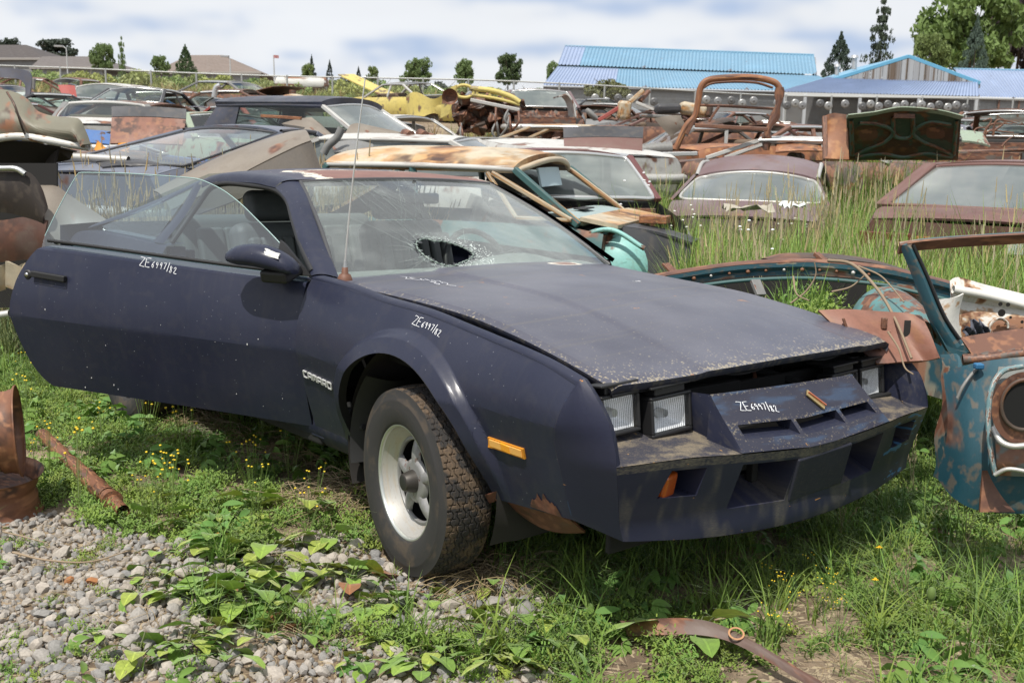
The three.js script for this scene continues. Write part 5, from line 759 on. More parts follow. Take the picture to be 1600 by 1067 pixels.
{
  const a = onGround(975, 1000), b = onGround(1110, 1022), c = onGround(1290, 1095), o = thing('rusty_strip', 'bent rusty steel strip with a hole curving across the bottom of the picture', 'scrap metal');
  const cv = keys([[0, a[0], 0.035, a[2]], [0.5, b[0], 0.075, b[2]], [1, c[0], 0.03, c[2]]]);
  mesh('strip', shell(60, 8, (u, v) => { const p = cv(u), q = v - 0.5, w = 0.046 + 0.008 * Math.sin(u * Math.PI); return [p[0] + q * 0.022, p[1] + 0.005 * Math.sin(v * Math.PI) - q * 0.024, p[2] + q * w, u * 0.7, v * 0.07]; }, 0.005), rustB, o);
  const m = cv(0.62); mesh('eyelet', xf(new THREE.TorusGeometry(0.020, 0.0032, 8, 28), { r: [-1.1, 0.0, 0.2], s: [1.05, 1, 0.62], p: [m[0], m[1] + 0.018, m[2] + 0.004] }), std([0.42, 0.22, 0.11], 0.7), o);
}
{ for (const [pts, r, label] of [[[[20, 878], [75, 895], [140, 893], [200, 880]], 0.0045, 'thin bare twig lying across the gravel at the left'], [[[5, 845], [40, 858], [70, 862]], 0.004, 'short pale twig by the flat rusty wheel'], [[[1115, 985], [1160, 985], [1185, 993]], 0.004, 'pale straw stalk lying behind the bent rusty strip']]) single('twig', tube(pts.map((p, i) => { const w = onGround(...p); return [w[0], 0.035 + 0.01 * (i % 2), w[2]]; }), (t) => r * (1 - 0.5 * t), 20, 6), std([0.28, 0.21, 0.14], 0.9), label, 'twig'); }
{ const w = onGround(340, 855), o = thing('pale_flower', 'small cream flower with orange centre in the dock clump', 'flower', [w[0], 0.04, w[2]]); for (let k = 0; k < 8; k++) mesh('petal', xf(leaf(0.014, 0.009, 0.1, 2, 3), { r: [-0.2, k * 0.785, 0], p: [0, 0.01, 0] }), std([0.7, 0.55, 0.25], 0.7), o); mesh('centre', xf(new THREE.SphereGeometry(0.007, 8, 6), { s: [1, 0.5, 1], p: [0, 0.012, 0] }), std([0.55, 0.2, 0.02], 0.7), o); mesh('stem', tube([[0, -0.04, 0], [0, 0.01, 0]], 0.002, 3, 5), plainLeaf(GR2), o); }
// ---------------------------------------------------------------- wrecked cars: one builder, many shapes
const oldGlass = new THREE.MeshPhysicalMaterial({ color: new THREE.Color(0.72, 0.82, 0.78), transmission: 1, thickness: 0, roughness: 0.04, ior: 1.5, side: THREE.DoubleSide });
const dustyGlass = (() => { const t = tex(256, 256, (u, v) => { const n = fbm(u * 4, v * 5, 1013, 4, 4), s = fbm(u * 3 + v * 2, v * 22, 1017, 3); return mixc([0.17, 0.20, 0.20], [0.46, 0.48, 0.45], clamp(n * 1.3 - 0.35 + (s - 0.5) * 0.5, 0, 1)); }, { metres: 1.6 }); return new THREE.MeshPhysicalMaterial({ map: t, roughness: 0.12, transmission: 0.45, thickness: 0, ior: 1.5, side: THREE.DoubleSide }); })();
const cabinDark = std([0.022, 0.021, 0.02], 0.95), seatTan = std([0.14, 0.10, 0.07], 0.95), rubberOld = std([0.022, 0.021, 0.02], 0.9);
const wm = { // weathered finishes, made once and shared
  mauve: weathered(1101, [0.135, 0.085, 0.088], { soft: 0.12, rust: 0.22, fade: [0.20, 0.17, 0.18], fadeAmt: 0.7, metres: 2.2 }),
  rustRed: weathered(1103, [0.12, 0.055, 0.045], { soft: 0.12, rust: 0.3, fade: [0.20, 0.125, 0.11], fadeAmt: 0.5, metres: 2.0 }),
  maroon: weathered(1105, [0.11, 0.035, 0.035], { rust: 0.3, fade: [0.2, 0.1, 0.1], metres: 2 }),
  slate: weathered(1107, [0.10, 0.105, 0.135], { rust: 0.12, fade: [0.2, 0.2, 0.23], fadeAmt: 0.6, metres: 2 }),
  steelBlue: weathered(1109, [0.10, 0.115, 0.155], { rust: 0.1, fade: [0.22, 0.23, 0.26], fadeAmt: 0.6, metres: 2.4 }),
  tanGrey: weathered(1111, [0.15, 0.125, 0.10], { rust: 0.1, fade: [0.25, 0.22, 0.18], fadeAmt: 0.7, metres: 1.8 }),
  olive: weathered(1113, [0.15, 0.14, 0.10], { soft: 0.08, rust: 0.34, fade: [0.21, 0.20, 0.14], fadeAmt: 0.5, metres: 1.1, rustC: [0.22, 0.11, 0.07] }),
  brown: weathered(1115, [0.05, 0.034, 0.025], { soft: 0.1, rust: 0.42, rustC: [0.12, 0.05, 0.026], rustC2: [0.2, 0.085, 0.04], fade: [0.13, 0.10, 0.075], metres: 1.4 }),
  rust: weathered(1117, [0.13, 0.06, 0.04], { soft: 0.1, rust: 0.85, metres: 1.2 }),
  rustOrange: weathered(1119, [0.20, 0.085, 0.042], { soft: 0.1, rust: 0.7, metres: 1.5, rustC: [0.24, 0.095, 0.04], rustC2: [0.36, 0.17, 0.07] }),
  cream: weathered(1121, [0.44, 0.37, 0.26], { soft: 0.15, rust: 0.46, fade: [0.62, 0.58, 0.5], metres: 1.7, rustC: [0.33, 0.16, 0.06], rustC2: [0.45, 0.25, 0.1], edge: [0.5, 0.36, 0.2] }),
  white: weathered(1123, [0.46, 0.455, 0.43], { rust: 0.24, fade: [0.54, 0.53, 0.51], metres: 2 }),
  tealD: weathered(1125, [0.035, 0.10, 0.10], { rust: 0.2, fade: [0.07, 0.16, 0.155], metres: 1.3 }),
  teal: weathered(1127, [0.016, 0.07, 0.098], { soft: 0.07, rust: 0.42, dirt: 0.6, fade: [0.05, 0.12, 0.135], fadeAmt: 0.6, metres: 1.0, rustC: [0.20, 0.085, 0.05], rustC2: [0.28, 0.14, 0.09], edge: [0.25, 0.27, 0.22] }),
  aqua: weathered(1129, [0.22, 0.46, 0.43], { rust: 0.22, fade: [0.3, 0.52, 0.48], metres: 0.8 }),
  yellow: weathered(1131, [0.55, 0.45, 0.13], { rust: 0.2, fade: [0.6, 0.52, 0.25], metres: 1.8, edge: [0.2, 0.17, 0.1] }),
  green: weathered(1133, [0.035, 0.062, 0.04], { rust: 0.36, fade: [0.06, 0.095, 0.07], metres: 1.2, rustC: [0.075, 0.035, 0.018], rustC2: [0.15, 0.07, 0.03] }),
  blue: weathered(1135, [0.05, 0.12, 0.30], { rust: 0.12, fade: [0.12, 0.2, 0.36], metres: 2 }),
  red: weathered(1137, [0.28, 0.05, 0.04], { rust: 0.22, fade: [0.36, 0.16, 0.14], metres: 2 }),
  grey: weathered(1139, [0.17, 0.17, 0.165], { rust: 0.2, fade: [0.28, 0.28, 0.27], metres: 2 }),
  black: weathered(1141, [0.025, 0.026, 0.03], { rust: 0.15, fade: [0.08, 0.08, 0.09], fadeAmt: 0.5, metres: 2 }),
  vinyl: weathered(1143, [0.03, 0.032, 0.045], { rust: 0, fade: [0.085, 0.09, 0.12], fadeAmt: 0.8, metres: 1.4, rough: 0.45 }),
  paleGreen: weathered(1145, [0.24, 0.30, 0.22], { rust: 0.25, fade: [0.34, 0.38, 0.3], metres: 1.6 }),
  junk: weathered(1147, [0.07, 0.05, 0.04], { rust: 0.7, metres: 0.8, dirt: 0.5 }),
  bright: std([0.60, 0.60, 0.58], 0.3, 0.85), dullTrim: std([0.5, 0.49, 0.46], 0.45, 0.5),
};
const tailRed = std([0.12, 0.018, 0.016], 0.4), tailAmber = std([0.30, 0.11, 0.02], 0.4), tailClear = std([0.5, 0.52, 0.52], 0.3);
// places a car so that the middle of its roof shows at pixel (px, py), d metres off
function wreck(name, label, px, py, d, turn, o = {}, group) {
  const p = { L: 4.6, W: 1.78, H: 1.36, belt: 0.92, hood: 1.4, deck: 1.0, ws: 0.62, rw: 0.62, sill: 0.22, crown: 0.05, paint: wm.grey, roof: null, no: '', glass: oldGlass, roofW: 0.72, trim: wm.bright, tumble: 0, front: 0.72, rearH: 0.86, wheels: true, parts: null, ...o };
  const c = at(px, py, d), base = [c[0], c[1] - p.H, c[2]], g = thing(name, label, p.cat ?? 'car', base, turn, group);
  if (p.tilt) g.rotation.z = p.tilt; if (p.lean) { g.rotation.order = 'YXZ'; g.rotation.x = p.lean; }
  const no = new Set(p.no.split(' ')), has = (n) => !no.has(n), w = p.W / 2, f = p.L / 2, roofM = p.roof ?? p.paint;
  const xc = f - p.hood, xd = -f + p.deck, xw = xc - p.ws, xr = xd + p.rw, rw = w * p.roofW, wheelX = [f - 0.85, -f + 0.98], hoodRear = p.belt - 0.02;
  const topY = keys([[-f, p.rearH - 0.04], [-f + 0.12, p.rearH], [xd, p.belt], [xd + 0.1, p.belt], [xc - 0.1, p.belt], [xc, hoodRear], [f - 0.2, p.front + 0.05], [f, p.front]]);
  const planW = (x) => w * (1 - 0.10 * Math.pow(Math.abs(x) / f, 6) - 0.02 * Math.pow(x / f, 2));
  const flankZ = (x, y) => { const t = topY(x), q = (y - 0.58) / Math.max(t - 0.58, 0.1); return planW(x) - (q > 0 ? 0.075 * Math.pow(Math.min(q, 1), 2.2) : 0.10 * Math.pow((0.58 - y) / 0.36, 1.8)); };
  const inArch = (x, y) => wheelX.some((k) => Math.hypot(x - k, y - 0.32) < 0.37 && y < 0.75);
  const cut0 = p.cutFront ?? f, cut1 = p.cutRear ?? -f;
  for (const s of [1, -1]) {
    if (no.has('side' + s)) continue;
    mesh('body_side', grid(70, 20, (u, v) => { const x = lerp(cut1, cut0, u), y = lerp(topY(x) - 0.004, p.sill, v); return [x, y, s * flankZ(x, y), x, y]; }, 0.3, (u, v) => { const x = lerp(cut1, cut0, u); return inArch(x, lerp(topY(x), p.sill, v)); }), p.sidePaint ?? p.paint, g);
    mesh('wheel_arch', wheelX.filter((k) => k < cut0 && k > cut1).map((k) => grid(20, 2, (u, v) => { const a = Math.PI * u; return [k + 0.375 * Math.cos(a), 0.32 + 0.375 * Math.sin(a), s * (w - 0.09 - 0.4 * v)]; })), cabinDark, g);
  }
  const slab = (x0, x1, n, rise) => (u, v) => { const q = 2 * u - 1, x = lerp(x0, x1, v), yt = topY(x), zz = flankZ(x, yt); return [x, yt + rise * (1 - q * q), q * zz, q * zz, x]; };
  if (has('hood') && cut0 >= f) { const up = p.hoodUp ?? 0, hg = shell(14, 14, slab(xc + 0.03, f - 0.02, 14, 0.035), 0.02); if (up) { const k = new THREE.Group(); k.name = 'hood'; k.position.set(xc, hoodRear, 0); k.rotation.z = up; g.add(k); mesh('hood_panel', hg.translate(-xc, -hoodRear, 0), p.hoodPaint ?? p.paint, k); } else mesh('hood', hg, p.hoodPaint ?? p.paint, g); }
  if (has('deck')) { const up = p.deckUp ?? 0, dg = shell(14, 10, slab(-f + 0.02, xd - 0.02, 10, 0.03), 0.02); if (up) { const k = new THREE.Group(); k.name = 'trunk_lid'; k.position.set(xd, p.belt, 0); k.rotation.z = -up; g.add(k); mesh('lid_panel', dg.translate(-xd, -p.belt, 0), p.deckPaint ?? p.paint, k); } else mesh('trunk_lid', dg, p.deckPaint ?? p.paint, g); }
  if (has('front') && cut0 >= f) mesh('front_panel', grid(14, 8, (u, v) => { const q = 2 * u - 1, y = lerp(topY(f), 0.26, v); return [f + 0.04 * (1 - q * q) - 0.03 * v, y, q * flankZ(f, y)]; }), p.nose ?? p.paint, g);
  if (has('rear')) mesh('rear_panel', grid(14, 8, (u, v) => { const q = 2 * u - 1, y = lerp(topY(-f), 0.28, v); return [-f - 0.04 * (1 - q * q) + 0.05 * v, y, q * flankZ(-f, y)]; }), p.paint, g);
  if (has('bumper')) { for (const s of [1, -1]) if (!no.has('bumper' + s) && !(s > 0 && cut0 < f)) mesh('bumper', [tube([[s * (f - 0.10), 0.48, -w * 0.97], [s * (f + 0.05), 0.48, -w * 0.85], [s * (f + 0.09), 0.48, 0], [s * (f + 0.05), 0.48, w * 0.85], [s * (f - 0.10), 0.48, w * 0.97]], 0.06, 30, 8)], wm.dullTrim, g); }
  if (has('lamps')) { for (const s of [1, -1]) { mesh('tail_lamp', box(-f - 0.035, 0.66, s * w * 0.66, 0.03, 0.13, w * 0.46, 0.01), tailRed, g); mesh('reverse_lamp', box(-f - 0.042, 0.66, s * w * 0.36, 0.03, 0.10, w * 0.12, 0.01), s > 0 ? tailClear : tailAmber, g); if (cut0 >= f && has('headlamps')) for (const k of [0.62, 0.84]) mesh('headlamp', xf(lathe([[0.001, 0.02], [0.07, 0.012], [0.085, 0.02], [0.09, 0]], 'x', 20), { p: [f + 0.03, p.front - 0.13, s * w * k] }), tailClear, g); } }
  // greenhouse
  if (has('cabin')) {
    const ry = p.H - p.crown, dr = p.drop ?? 0, fallR = (x) => dr * Math.pow(clamp((xw - x) / (xw - xr), 0, 1), 2.2), R = (x, q) => [x, ry - fallR(x) + p.crown * (1 - q * q) * (1 - 0.5 * Math.pow((x - (xw + xr) / 2) / ((xw - xr) / 2 + 0.1), 4)) - 0.03 * Math.pow(Math.abs(q), 6), q * rw, q * rw, x];
    if (has('roof')) mesh('roof', [shell(24, 24, (u, v) => R(lerp(xw + 0.03 * (1 - Math.pow(2 * u - 1, 2)), xr - 0.02, v), 2 * u - 1), p.roofT ?? 0.02)], roofM, g);
    const bz = w - 0.085, A = (s) => [[xc, p.belt, s * bz], [xw, ry, s * rw]], C = (s) => [[xd, p.belt, s * bz], [xr, ry - dr, s * rw]];
    for (const s of [1, -1]) {
      if (has('a' + s)) mesh('front_pillar', bar(...A(s), 0.06, 0.05), p.pillar ?? roofM, g);
      if (p.cw > 0.13) mesh('rear_pillar', shell(6, 8, (u, v) => { const a = C(s), q = a[0].map((e, i) => lerp(e, a[1][i], v)); return [q[0] + lerp(0, p.cw * (1 - 0.35 * v), u), q[1], q[2] + s * 0.01]; }, 0.03), roofM, g); else mesh('rear_pillar', bar(...C(s), p.cw ?? 0.09, 0.05), p.pillar ?? roofM, g);
      if (p.mid) mesh('centre_pillar', bar([(xc + xd) / 2 - 0.1, p.belt, s * bz], [(xw + xr) / 2 - 0.05, ry, s * rw], 0.06, 0.04), p.pillar ?? roofM, g);
      mesh('roof_rail', tube([[xw, ry, s * rw], [(xw + xr) / 2, ry + 0.01 - fallR((xw + xr) / 2), s * (rw + 0.012)], [xr, ry - dr, s * rw]], 0.024, 14, 6), p.rail ?? p.trim, g);
      if (p.sideGlass) mesh('side_window', grid(6, 4, (u, v) => { const a = [lerp(xd + 0.25, xc - 0.1, u), p.belt, s * (bz - 0.01)], b = [lerp(xr + 0.12, xw - 0.02, u), ry, s * (rw - 0.005)]; return a.map((e, i) => lerp(e, b[i], v)); }), p.glass, g);
    }
    const pane = (x0, x1, bow, dy = 0) => (u, v) => { const q = 2 * u - 1, e = 1 - (p.round ?? 0.05) * Math.pow(Math.abs(2 * v - 1), 7); return [lerp(x0, x1, v) + bow * (1 - q * q), lerp(p.belt + 0.012, ry - dy + p.crown * (1 - q * q) * 0.8 - 0.01, v), q * e * lerp(bz - 0.02, rw - 0.02, v), q, v]; };
    const ring = (fn, r, m, nm) => mesh(nm, tube([...Array.from({ length: 9 }, (_, i) => fn(i / 8, 0.985)), ...Array.from({ length: 5 }, (_, i) => fn(0.995, 0.9 - i * 0.2)), ...Array.from({ length: 9 }, (_, i) => fn(1 - i / 8, 0.02)), ...Array.from({ length: 5 }, (_, i) => fn(0.005, 0.1 + i * 0.2))], r, 80, 6, true), m, g);
    const fw_ = pane(xc, xw, 0.09), rw_ = pane(xd, xr, -0.09, dr);
    if (has('windshield')) mesh('windshield', grid(12, 8, (u, v) => { const q = fw_(u, v); return [q[0], q[1], q[2], q[2], q[1]]; }), p.frontGlass ?? p.glass, g);
    if (has('windshield') || p.frame) ring(fw_, p.trimR ?? 0.017, p.trim, 'windshield_trim');
    if (has('rearglass')) mesh('rear_window', grid(12, 8, (u, v) => { const q = rw_(u, v); return [q[0], q[1], q[2], q[2], q[1]]; }), p.rearGlass ?? p.glass, g);
    if (has('rearglass')) ring(rw_, p.trimR ?? 0.017, p.trim, 'rear_window_trim');
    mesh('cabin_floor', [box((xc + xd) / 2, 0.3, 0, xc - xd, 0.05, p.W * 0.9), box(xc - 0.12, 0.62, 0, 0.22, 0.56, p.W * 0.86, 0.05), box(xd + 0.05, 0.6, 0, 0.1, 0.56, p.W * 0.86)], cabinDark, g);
    if (has('seats')) for (const [x, z, ww] of [[(xc + xd) / 2 + 0.12, 0.36, 0.48], [(xc + xd) / 2 + 0.12, -0.36, 0.48], [xd + 0.42, 0, 1.2]]) mesh('seat', [xf(new RoundedBoxGeometry(0.14, 0.6, ww, 2, 0.06), { p: [x, 0.72, z], r: [0, 0, 0.22] }), xf(new RoundedBoxGeometry(0.5, 0.16, ww, 2, 0.05), { p: [x + 0.28, 0.46, z] })], p.seat ?? seatTan, g);
  }
  if (cut0 < f) mesh('front_bulkhead', [box(cut0 - 0.02, 0.58, 0, 0.04, 0.6, p.W * 0.92)], wm.junk, g);
  if (has('hood') === false && cut0 >= f) mesh('engine_bay', [box(xc + 0.05, 0.6, 0, 0.06, 0.5, p.W * 0.86), box((xc + f) / 2, 0.42, 0, p.hood, 0.06, p.W * 0.84), box(f - 0.25, 0.52, 0, 0.10, 0.36, p.W * 0.7), box((xc + f) / 2 + 0.1, 0.56, 0.05, 0.6, 0.26, 0.45, 0.05), tube([[xc + 0.1, 0.75, -0.5], [xc + 0.4, 0.72, -0.1], [xc + 0.5, 0.7, 0.4]], 0.025, 14, 6)], wm.junk, g);
  if (p.wheels) for (const x of wheelX) for (const s of [1, -1]) if (x < cut0 && x > cut1) { const W = mesh('wheel', [xf(lathe([[0.05, 0.02], [0.17, 0.03], [0.19, 0.07], [0.21, 0.09], [0.29, 0.10], [0.315, 0.07], [0.32, 0], [0.315, -0.07], [0.29, -0.10]], 'z', 24), { s: [1, 1, s] })], rubberOld, g); W.position.set(x, 0.31, s * (w - 0.14)); }
  if (p.parts) p.parts(g, { p, w, f, xc, xd, xw, xr, rw, topY, flankZ });
  return g;
}
const Q = Math.PI;
// mauve coupe seen from behind, in the tall grass
const roofLump = (x, z, y) => (g) => mesh('roof_vent', [box(x, y, z, 0.10, 0.05, 0.24, 0.02)], blackTrim, g);
wreck('coupe', 'faded mauve-brown two-door with white-trimmed rear window standing in tall grass', 1192, 243, 12.6, 1.27, { paint: wm.mauve, L: 4.5, H: 1.42, belt: 0.93, deck: 0.85, rw: 0.7, roofW: 0.74, rearGlass: dustyGlass, trim: wm.dullTrim, trimR: 0.018, crown: 0.085, drop: 0.15, round: 0.14, cw: 0.22, rearH: 0.84, no: 'lamps bumper', parts: roofLump(-0.2, -0.05, 1.36) });
{ const c = at(1165, 327, 9.0); single('paper_litter', [shell(8, 6, (u, v) => [c[0] + (u - 0.5) * 0.4 + 0.04 * fbm(u * 5, v * 5, 3, 2), c[1] - 0.06 + 0.14 * fbm(u * 7, v * 5, 5, 3), c[2] + (v - 0.5) * 0.22], 0.003, 0.2)], std([0.36, 0.33, 0.27], 0.9), 'crumpled pale litter on the trunk of the mauve coupe', 'litter'); const e = at(1240, 322, 9.0); single('white_rag', [shell(8, 6, (u, v) => [e[0] + (u - 0.5) * 0.2, e[1] - 0.05 + 0.13 * fbm(u * 5, v * 5, 15, 3), e[2] + (v - 0.5) * 0.2], 0.004, 0.2)], std([0.55, 0.56, 0.56], 0.9), 'white rag lying on the right of the mauve trunk', 'rag'); }
// rust-red coupe at the right edge, from behind
wreck('coupe', 'rust-red coupe with wide blue-reflecting rear window at the right edge', 1606, 253, 10.2, 0.98, { paint: wm.rustRed, L: 4.7, W: 1.88, H: 1.30, belt: 0.90, deck: 0.62, rw: 0.95, roofW: 0.74, rearGlass: dustyGlass, trim: wm.rustRed, trimR: 0.02, crown: 0.05, cw: 0.12, rearH: 0.86, pillar: wm.rustRed, no: 'bumper' });
// red-brown coupe with its windshield towards us, hood gone
wreck('coupe', 'red-brown coupe facing us with dusty chrome-edged windshield and missing hood', 866, 234, 10.8, -Q * 0.5 + 0.14, { paint: wm.grey, roof: wm.maroon, H: 1.36, hood: 1.25, ws: 0.55, roofW: 0.73, no: 'hood front bumper1 headlamps', frontGlass: dustyGlass, trimR: 0.024, cw: 0.3 });
// slate fastback at the left with the high brake lamp
wreck('fastback', 'slate blue fastback with large rear window and red brake lamp under its roof', 395, 198, 11.6, 1.12, { paint: wm.steelBlue, L: 4.5, W: 1.8, H: 1.28, belt: 0.88, deck: 0.35, rw: 1.55, roofW: 0.72, crown: 0.05, rearH: 0.84, no: 'seats lamps', rearGlass: oldGlass, trim: wm.black, trimR: 0.012, cw: 0.2, parts: (g, k) => mesh('brake_lamp', [box(k.xr - 0.10, 1.215, 0, 0.10, 0.035, 0.34, 0.01)], tailRed, g) });
// cream-roofed wagon with teal frame, its nose cut off
wreck('sedan', 'teal sedan with rusty cream roof and bare windshield frame behind the coupe', 790, 239, 9.2, -0.34, { paint: wm.tealD, roof: wm.cream, sidePaint: wm.tealD, L: 4.4, W: 1.78, H: 1.48, belt: 0.95, hood: 1.3, ws: 0.55, deck: 0.55, rw: 0.35, roofW: 0.84, crown: 0.12, roofT: 0.05, pillar: wm.tealD, no: 'hood front windshield rearglass seats bumper1', cutFront: 1.1, mid: true, rail: wm.white, frame: true, trim: wm.cream, trimR: 0.024,
  parts: (g, k) => {
    mesh('dash_top', shell(12, 6, (u, v) => [k.xc - 0.02 - 0.42 * v, 1.0 + 0.03 * Math.sin(v * 3), lerp(0.72, -0.72, u)], 0.03), weathered(1161, [0.28, 0.36, 0.36], { rust: 0.15, metres: 0.6, size: 128 }), g);
    mesh('dash_vent', box(k.xc - 0.16, 1.045, 0.1, 0.10, 0.012, 0.3), blackTrim, g);
    mesh('cowl', [shell(10, 4, (u, v) => [k.xc + 0.30 * v, 0.985 - 0.05 * v, lerp(0.78, -0.78, u)], 0.03)], wm.cream, g);
    mesh('inner_fender', [xf(new THREE.SphereGeometry(0.32, 28, 18), { s: [0.95, 1.05, 0.8], p: [1.16, 0.58, 0.56] }), tube([[0.88, 0.86, 0.8], [1.15, 0.93, 0.8], [1.42, 0.80, 0.8]], 0.02, 20, 6)], wm.aqua, g);
    mesh('fender_stub', [shell(10, 8, (u, v) => [1.12 + 0.62 * u, 0.94 - 0.10 * u * u - 0.5 * v * (1 - 0.1 * u), 0.62 + 0.1 * v - 0.05 * u], 0.02), shell(10, 4, (u, v) => [1.12 + 0.62 * u, 0.95 - 0.10 * u * u, 0.62 - 0.35 * v], 0.02)], wm.black, g);
    mesh('rust_bracket', [box(1.38, 0.99, 0.28, 0.22, 0.06, 0.18)], wm.rustOrange, g);
    mesh('sun_visor', xf(shell(8, 4, (u, v) => [0.02 * Math.sin(u * 3), -0.16 * v, lerp(0.28, -0.28, u)], 0.02), { p: [k.xw - 0.02, 1.36, -0.12], r: [0, 0, 0.25] }), std([0.42, 0.52, 0.56], 0.8), g);
    mesh('vent_frame', [bar([k.xc - 0.05, 0.99, 0.83], [k.xw - 0.18, 1.33, 0.77], 0.035), bar([k.xc - 0.5, 0.99, 0.83], [k.xw - 0.22, 1.33, 0.77], 0.03), bar([k.xc - 0.05, 0.99, 0.83], [k.xc - 0.5, 0.99, 0.83], 0.03)], wm.cream, g);
  } });
// white and tan hood/fender leaning behind the coupe's roof
{
  const o = thing('fender_panel', 'tan-grey curved fender panel propped behind the roof of the blue coupe', 'body panel'), P = (px, py, d) => at(px, py, d);
  const A = line([P(240, 300, 7.0), P(300, 268, 7.0), P(380, 232, 7.05), P(455, 208, 7.1), P(472, 207, 7.15)]), B = line([P(268, 330, 6.6), P(330, 300, 6.55), P(400, 262, 6.55), P(470, 228, 6.6), P(486, 222, 6.65)]), C = line([P(270, 350, 6.6), P(340, 325, 6.5), P(410, 300, 6.5), P(490, 285, 6.55), P(505, 280, 6.6)]);
  mesh('panel_top', shell(30, 8, (u, v) => { const a = A(u), b = B(u); return [lerp(a[0], b[0], v), lerp(a[1], b[1], v) + 0.03 * Math.sin(v * Q), lerp(a[2], b[2], v)]; }, 0.012), wm.tanGrey, o);
  mesh('panel_side', shell(30, 8, (u, v) => { const a = B(u), b = C(u); return [lerp(a[0], b[0], v), lerp(a[1], b[1], v), lerp(a[2], b[2], v)]; }, 0.012), weathered(1163, [0.10, 0.085, 0.07], { rust: 0.05, fade: [0.16, 0.135, 0.11], metres: 1.2, size: 192 }), o);
}
// brown hulk at the left edge with an olive car tail propped on top
{
  const o = thing('car_tail', 'rusty olive car tail with fin and chipped white trim propped over a brown wreck', 'car part'), d = 7.2, P = (px, py, e = 0) => at(px, py, d + e);
  const T = line([P(-60, 128, 0.35), P(-10, 140, 0.3), P(22, 146, 0.28), P(40, 156, 0.25), P(58, 176, 0.2), P(85, 184, 0.12), P(120, 187, 0.05), P(131, 205, 0), P(139, 226, -0.05)]), Bm = line([P(-60, 222), P(-20, 216), P(20, 212), P(50, 214), P(80, 220), P(105, 224), P(125, 227), P(135, 229), P(139, 230)]);
  mesh('quarter_skin', shell(50, 16, (u, v) => { const a = T(u), b = Bm(u), q = Math.sin(v * Q) * 0.12; return [lerp(a[0], b[0], v), lerp(a[1], b[1], v), lerp(a[2], b[2], v) + q, u * 1.6, v * 0.5]; }, 0.012), wm.olive, o);
  mesh('door_seam', tube([P(10, 144, -0.02), P(22, 165, -0.14), P(34, 200, -0.12), P(40, 214, -0.04)], 0.008, 20, 5), wm.brown, o);
  mesh('white_trim', tube([P(-60, 226, -0.04), P(-20, 219, -0.05), P(25, 213, -0.06), P(60, 217, -0.06), P(100, 224, -0.06), P(139, 230, -0.06)], 0.026, 40, 8), weathered(1165, [0.62, 0.61, 0.56], { rust: 0.3, metres: 0.5, size: 192, rustC: [0.3, 0.16, 0.05] }), o);
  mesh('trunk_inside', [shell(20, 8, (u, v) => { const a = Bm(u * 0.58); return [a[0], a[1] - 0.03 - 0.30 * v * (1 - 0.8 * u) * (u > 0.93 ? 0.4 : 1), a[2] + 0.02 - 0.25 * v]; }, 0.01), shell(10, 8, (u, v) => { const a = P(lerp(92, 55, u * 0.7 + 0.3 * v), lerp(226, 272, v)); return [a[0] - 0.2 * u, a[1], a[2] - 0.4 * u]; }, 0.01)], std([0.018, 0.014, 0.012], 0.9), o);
  const h = thing('wreck', 'dark brown and rust hulk of a car at the left edge behind the open door', 'car'), d2 = 6.4, S = (px, py, e = 0) => at(px, py, d2 + e);
  mesh('upper_body', shell(24, 12, (u, v) => { const a = line([S(-60, 268), S(0, 266), S(40, 268), S(62, 290), S(70, 325)])(u), b = line([S(-60, 330), S(0, 330), S(30, 335), S(55, 345), S(72, 352)])(u); return [lerp(a[0], b[0], v), lerp(a[1], b[1], v), lerp(a[2], b[2], v) + 0.02 * Math.sin(v * Q)]; }, 0.02), weathered(1185, [0.022, 0.015, 0.012], { rust: 0.3, soft: 0.1, fade: [0.06, 0.045, 0.035], metres: 1.2, size: 192, rustC: [0.06, 0.028, 0.018], rustC2: [0.10, 0.045, 0.025] }), h);
  mesh('chrome_strip', tube([S(-60, 262, -0.05), S(0, 263, -0.05), S(25, 264, -0.05), S(38, 272, -0.05)], 0.018, 20, 6), wm.bright, h);
  mesh('rear_fender', shell(30, 14, (u, v) => { const a = line([S(50, 292, 0.4), S(80, 292, 0.35), S(110, 310, 0.3), S(150, 335, 0.2), S(190, 360, 0.1)])(u), b = line([S(45, 340), S(70, 360), S(95, 390), S(125, 420), S(160, 440)])(u); return [lerp(a[0], b[0], v), lerp(a[1], b[1], v) + 0.06 * Math.sin(v * Q), lerp(a[2], b[2], v)]; }, 0.015), wm.tanGrey, h);
  mesh('rust_body', shell(20, 10, (u, v) => { const a = line([S(-60, 342), S(0, 345), S(40, 340), S(75, 345)])(u), b = line([S(-60, 410), S(0, 408), S(40, 404), S(72, 402)])(u); return [lerp(a[0], b[0], v), lerp(a[1], b[1], v), lerp(a[2], b[2], v) + 0.02 * Math.sin(v * Q)]; }, 0.02), weathered(1181, [0.07, 0.032, 0.022], { rust: 0.6, soft: 0.1, metres: 1.0, size: 192, rustC: [0.085, 0.035, 0.022], rustC2: [0.13, 0.055, 0.032] }), h);
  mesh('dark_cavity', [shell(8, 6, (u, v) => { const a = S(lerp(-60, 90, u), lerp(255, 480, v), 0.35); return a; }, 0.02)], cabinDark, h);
  mesh('lower_trim', [tube([S(-60, 497, -0.4), S(0, 492, -0.4), S(14, 490, -0.4)], 0.022, 8, 8)], wm.dullTrim, h);
  mesh('rubble_under', [shell(12, 5, (u, v) => { const a = S(lerp(-60, 70, u), lerp(412, 452, v)); return [a[0], a[1] + 0.02 * Math.sin(u * 25), a[2] + 0.03 * Math.cos(u * 31)]; }, 0.02)], wm.cream, h);
}
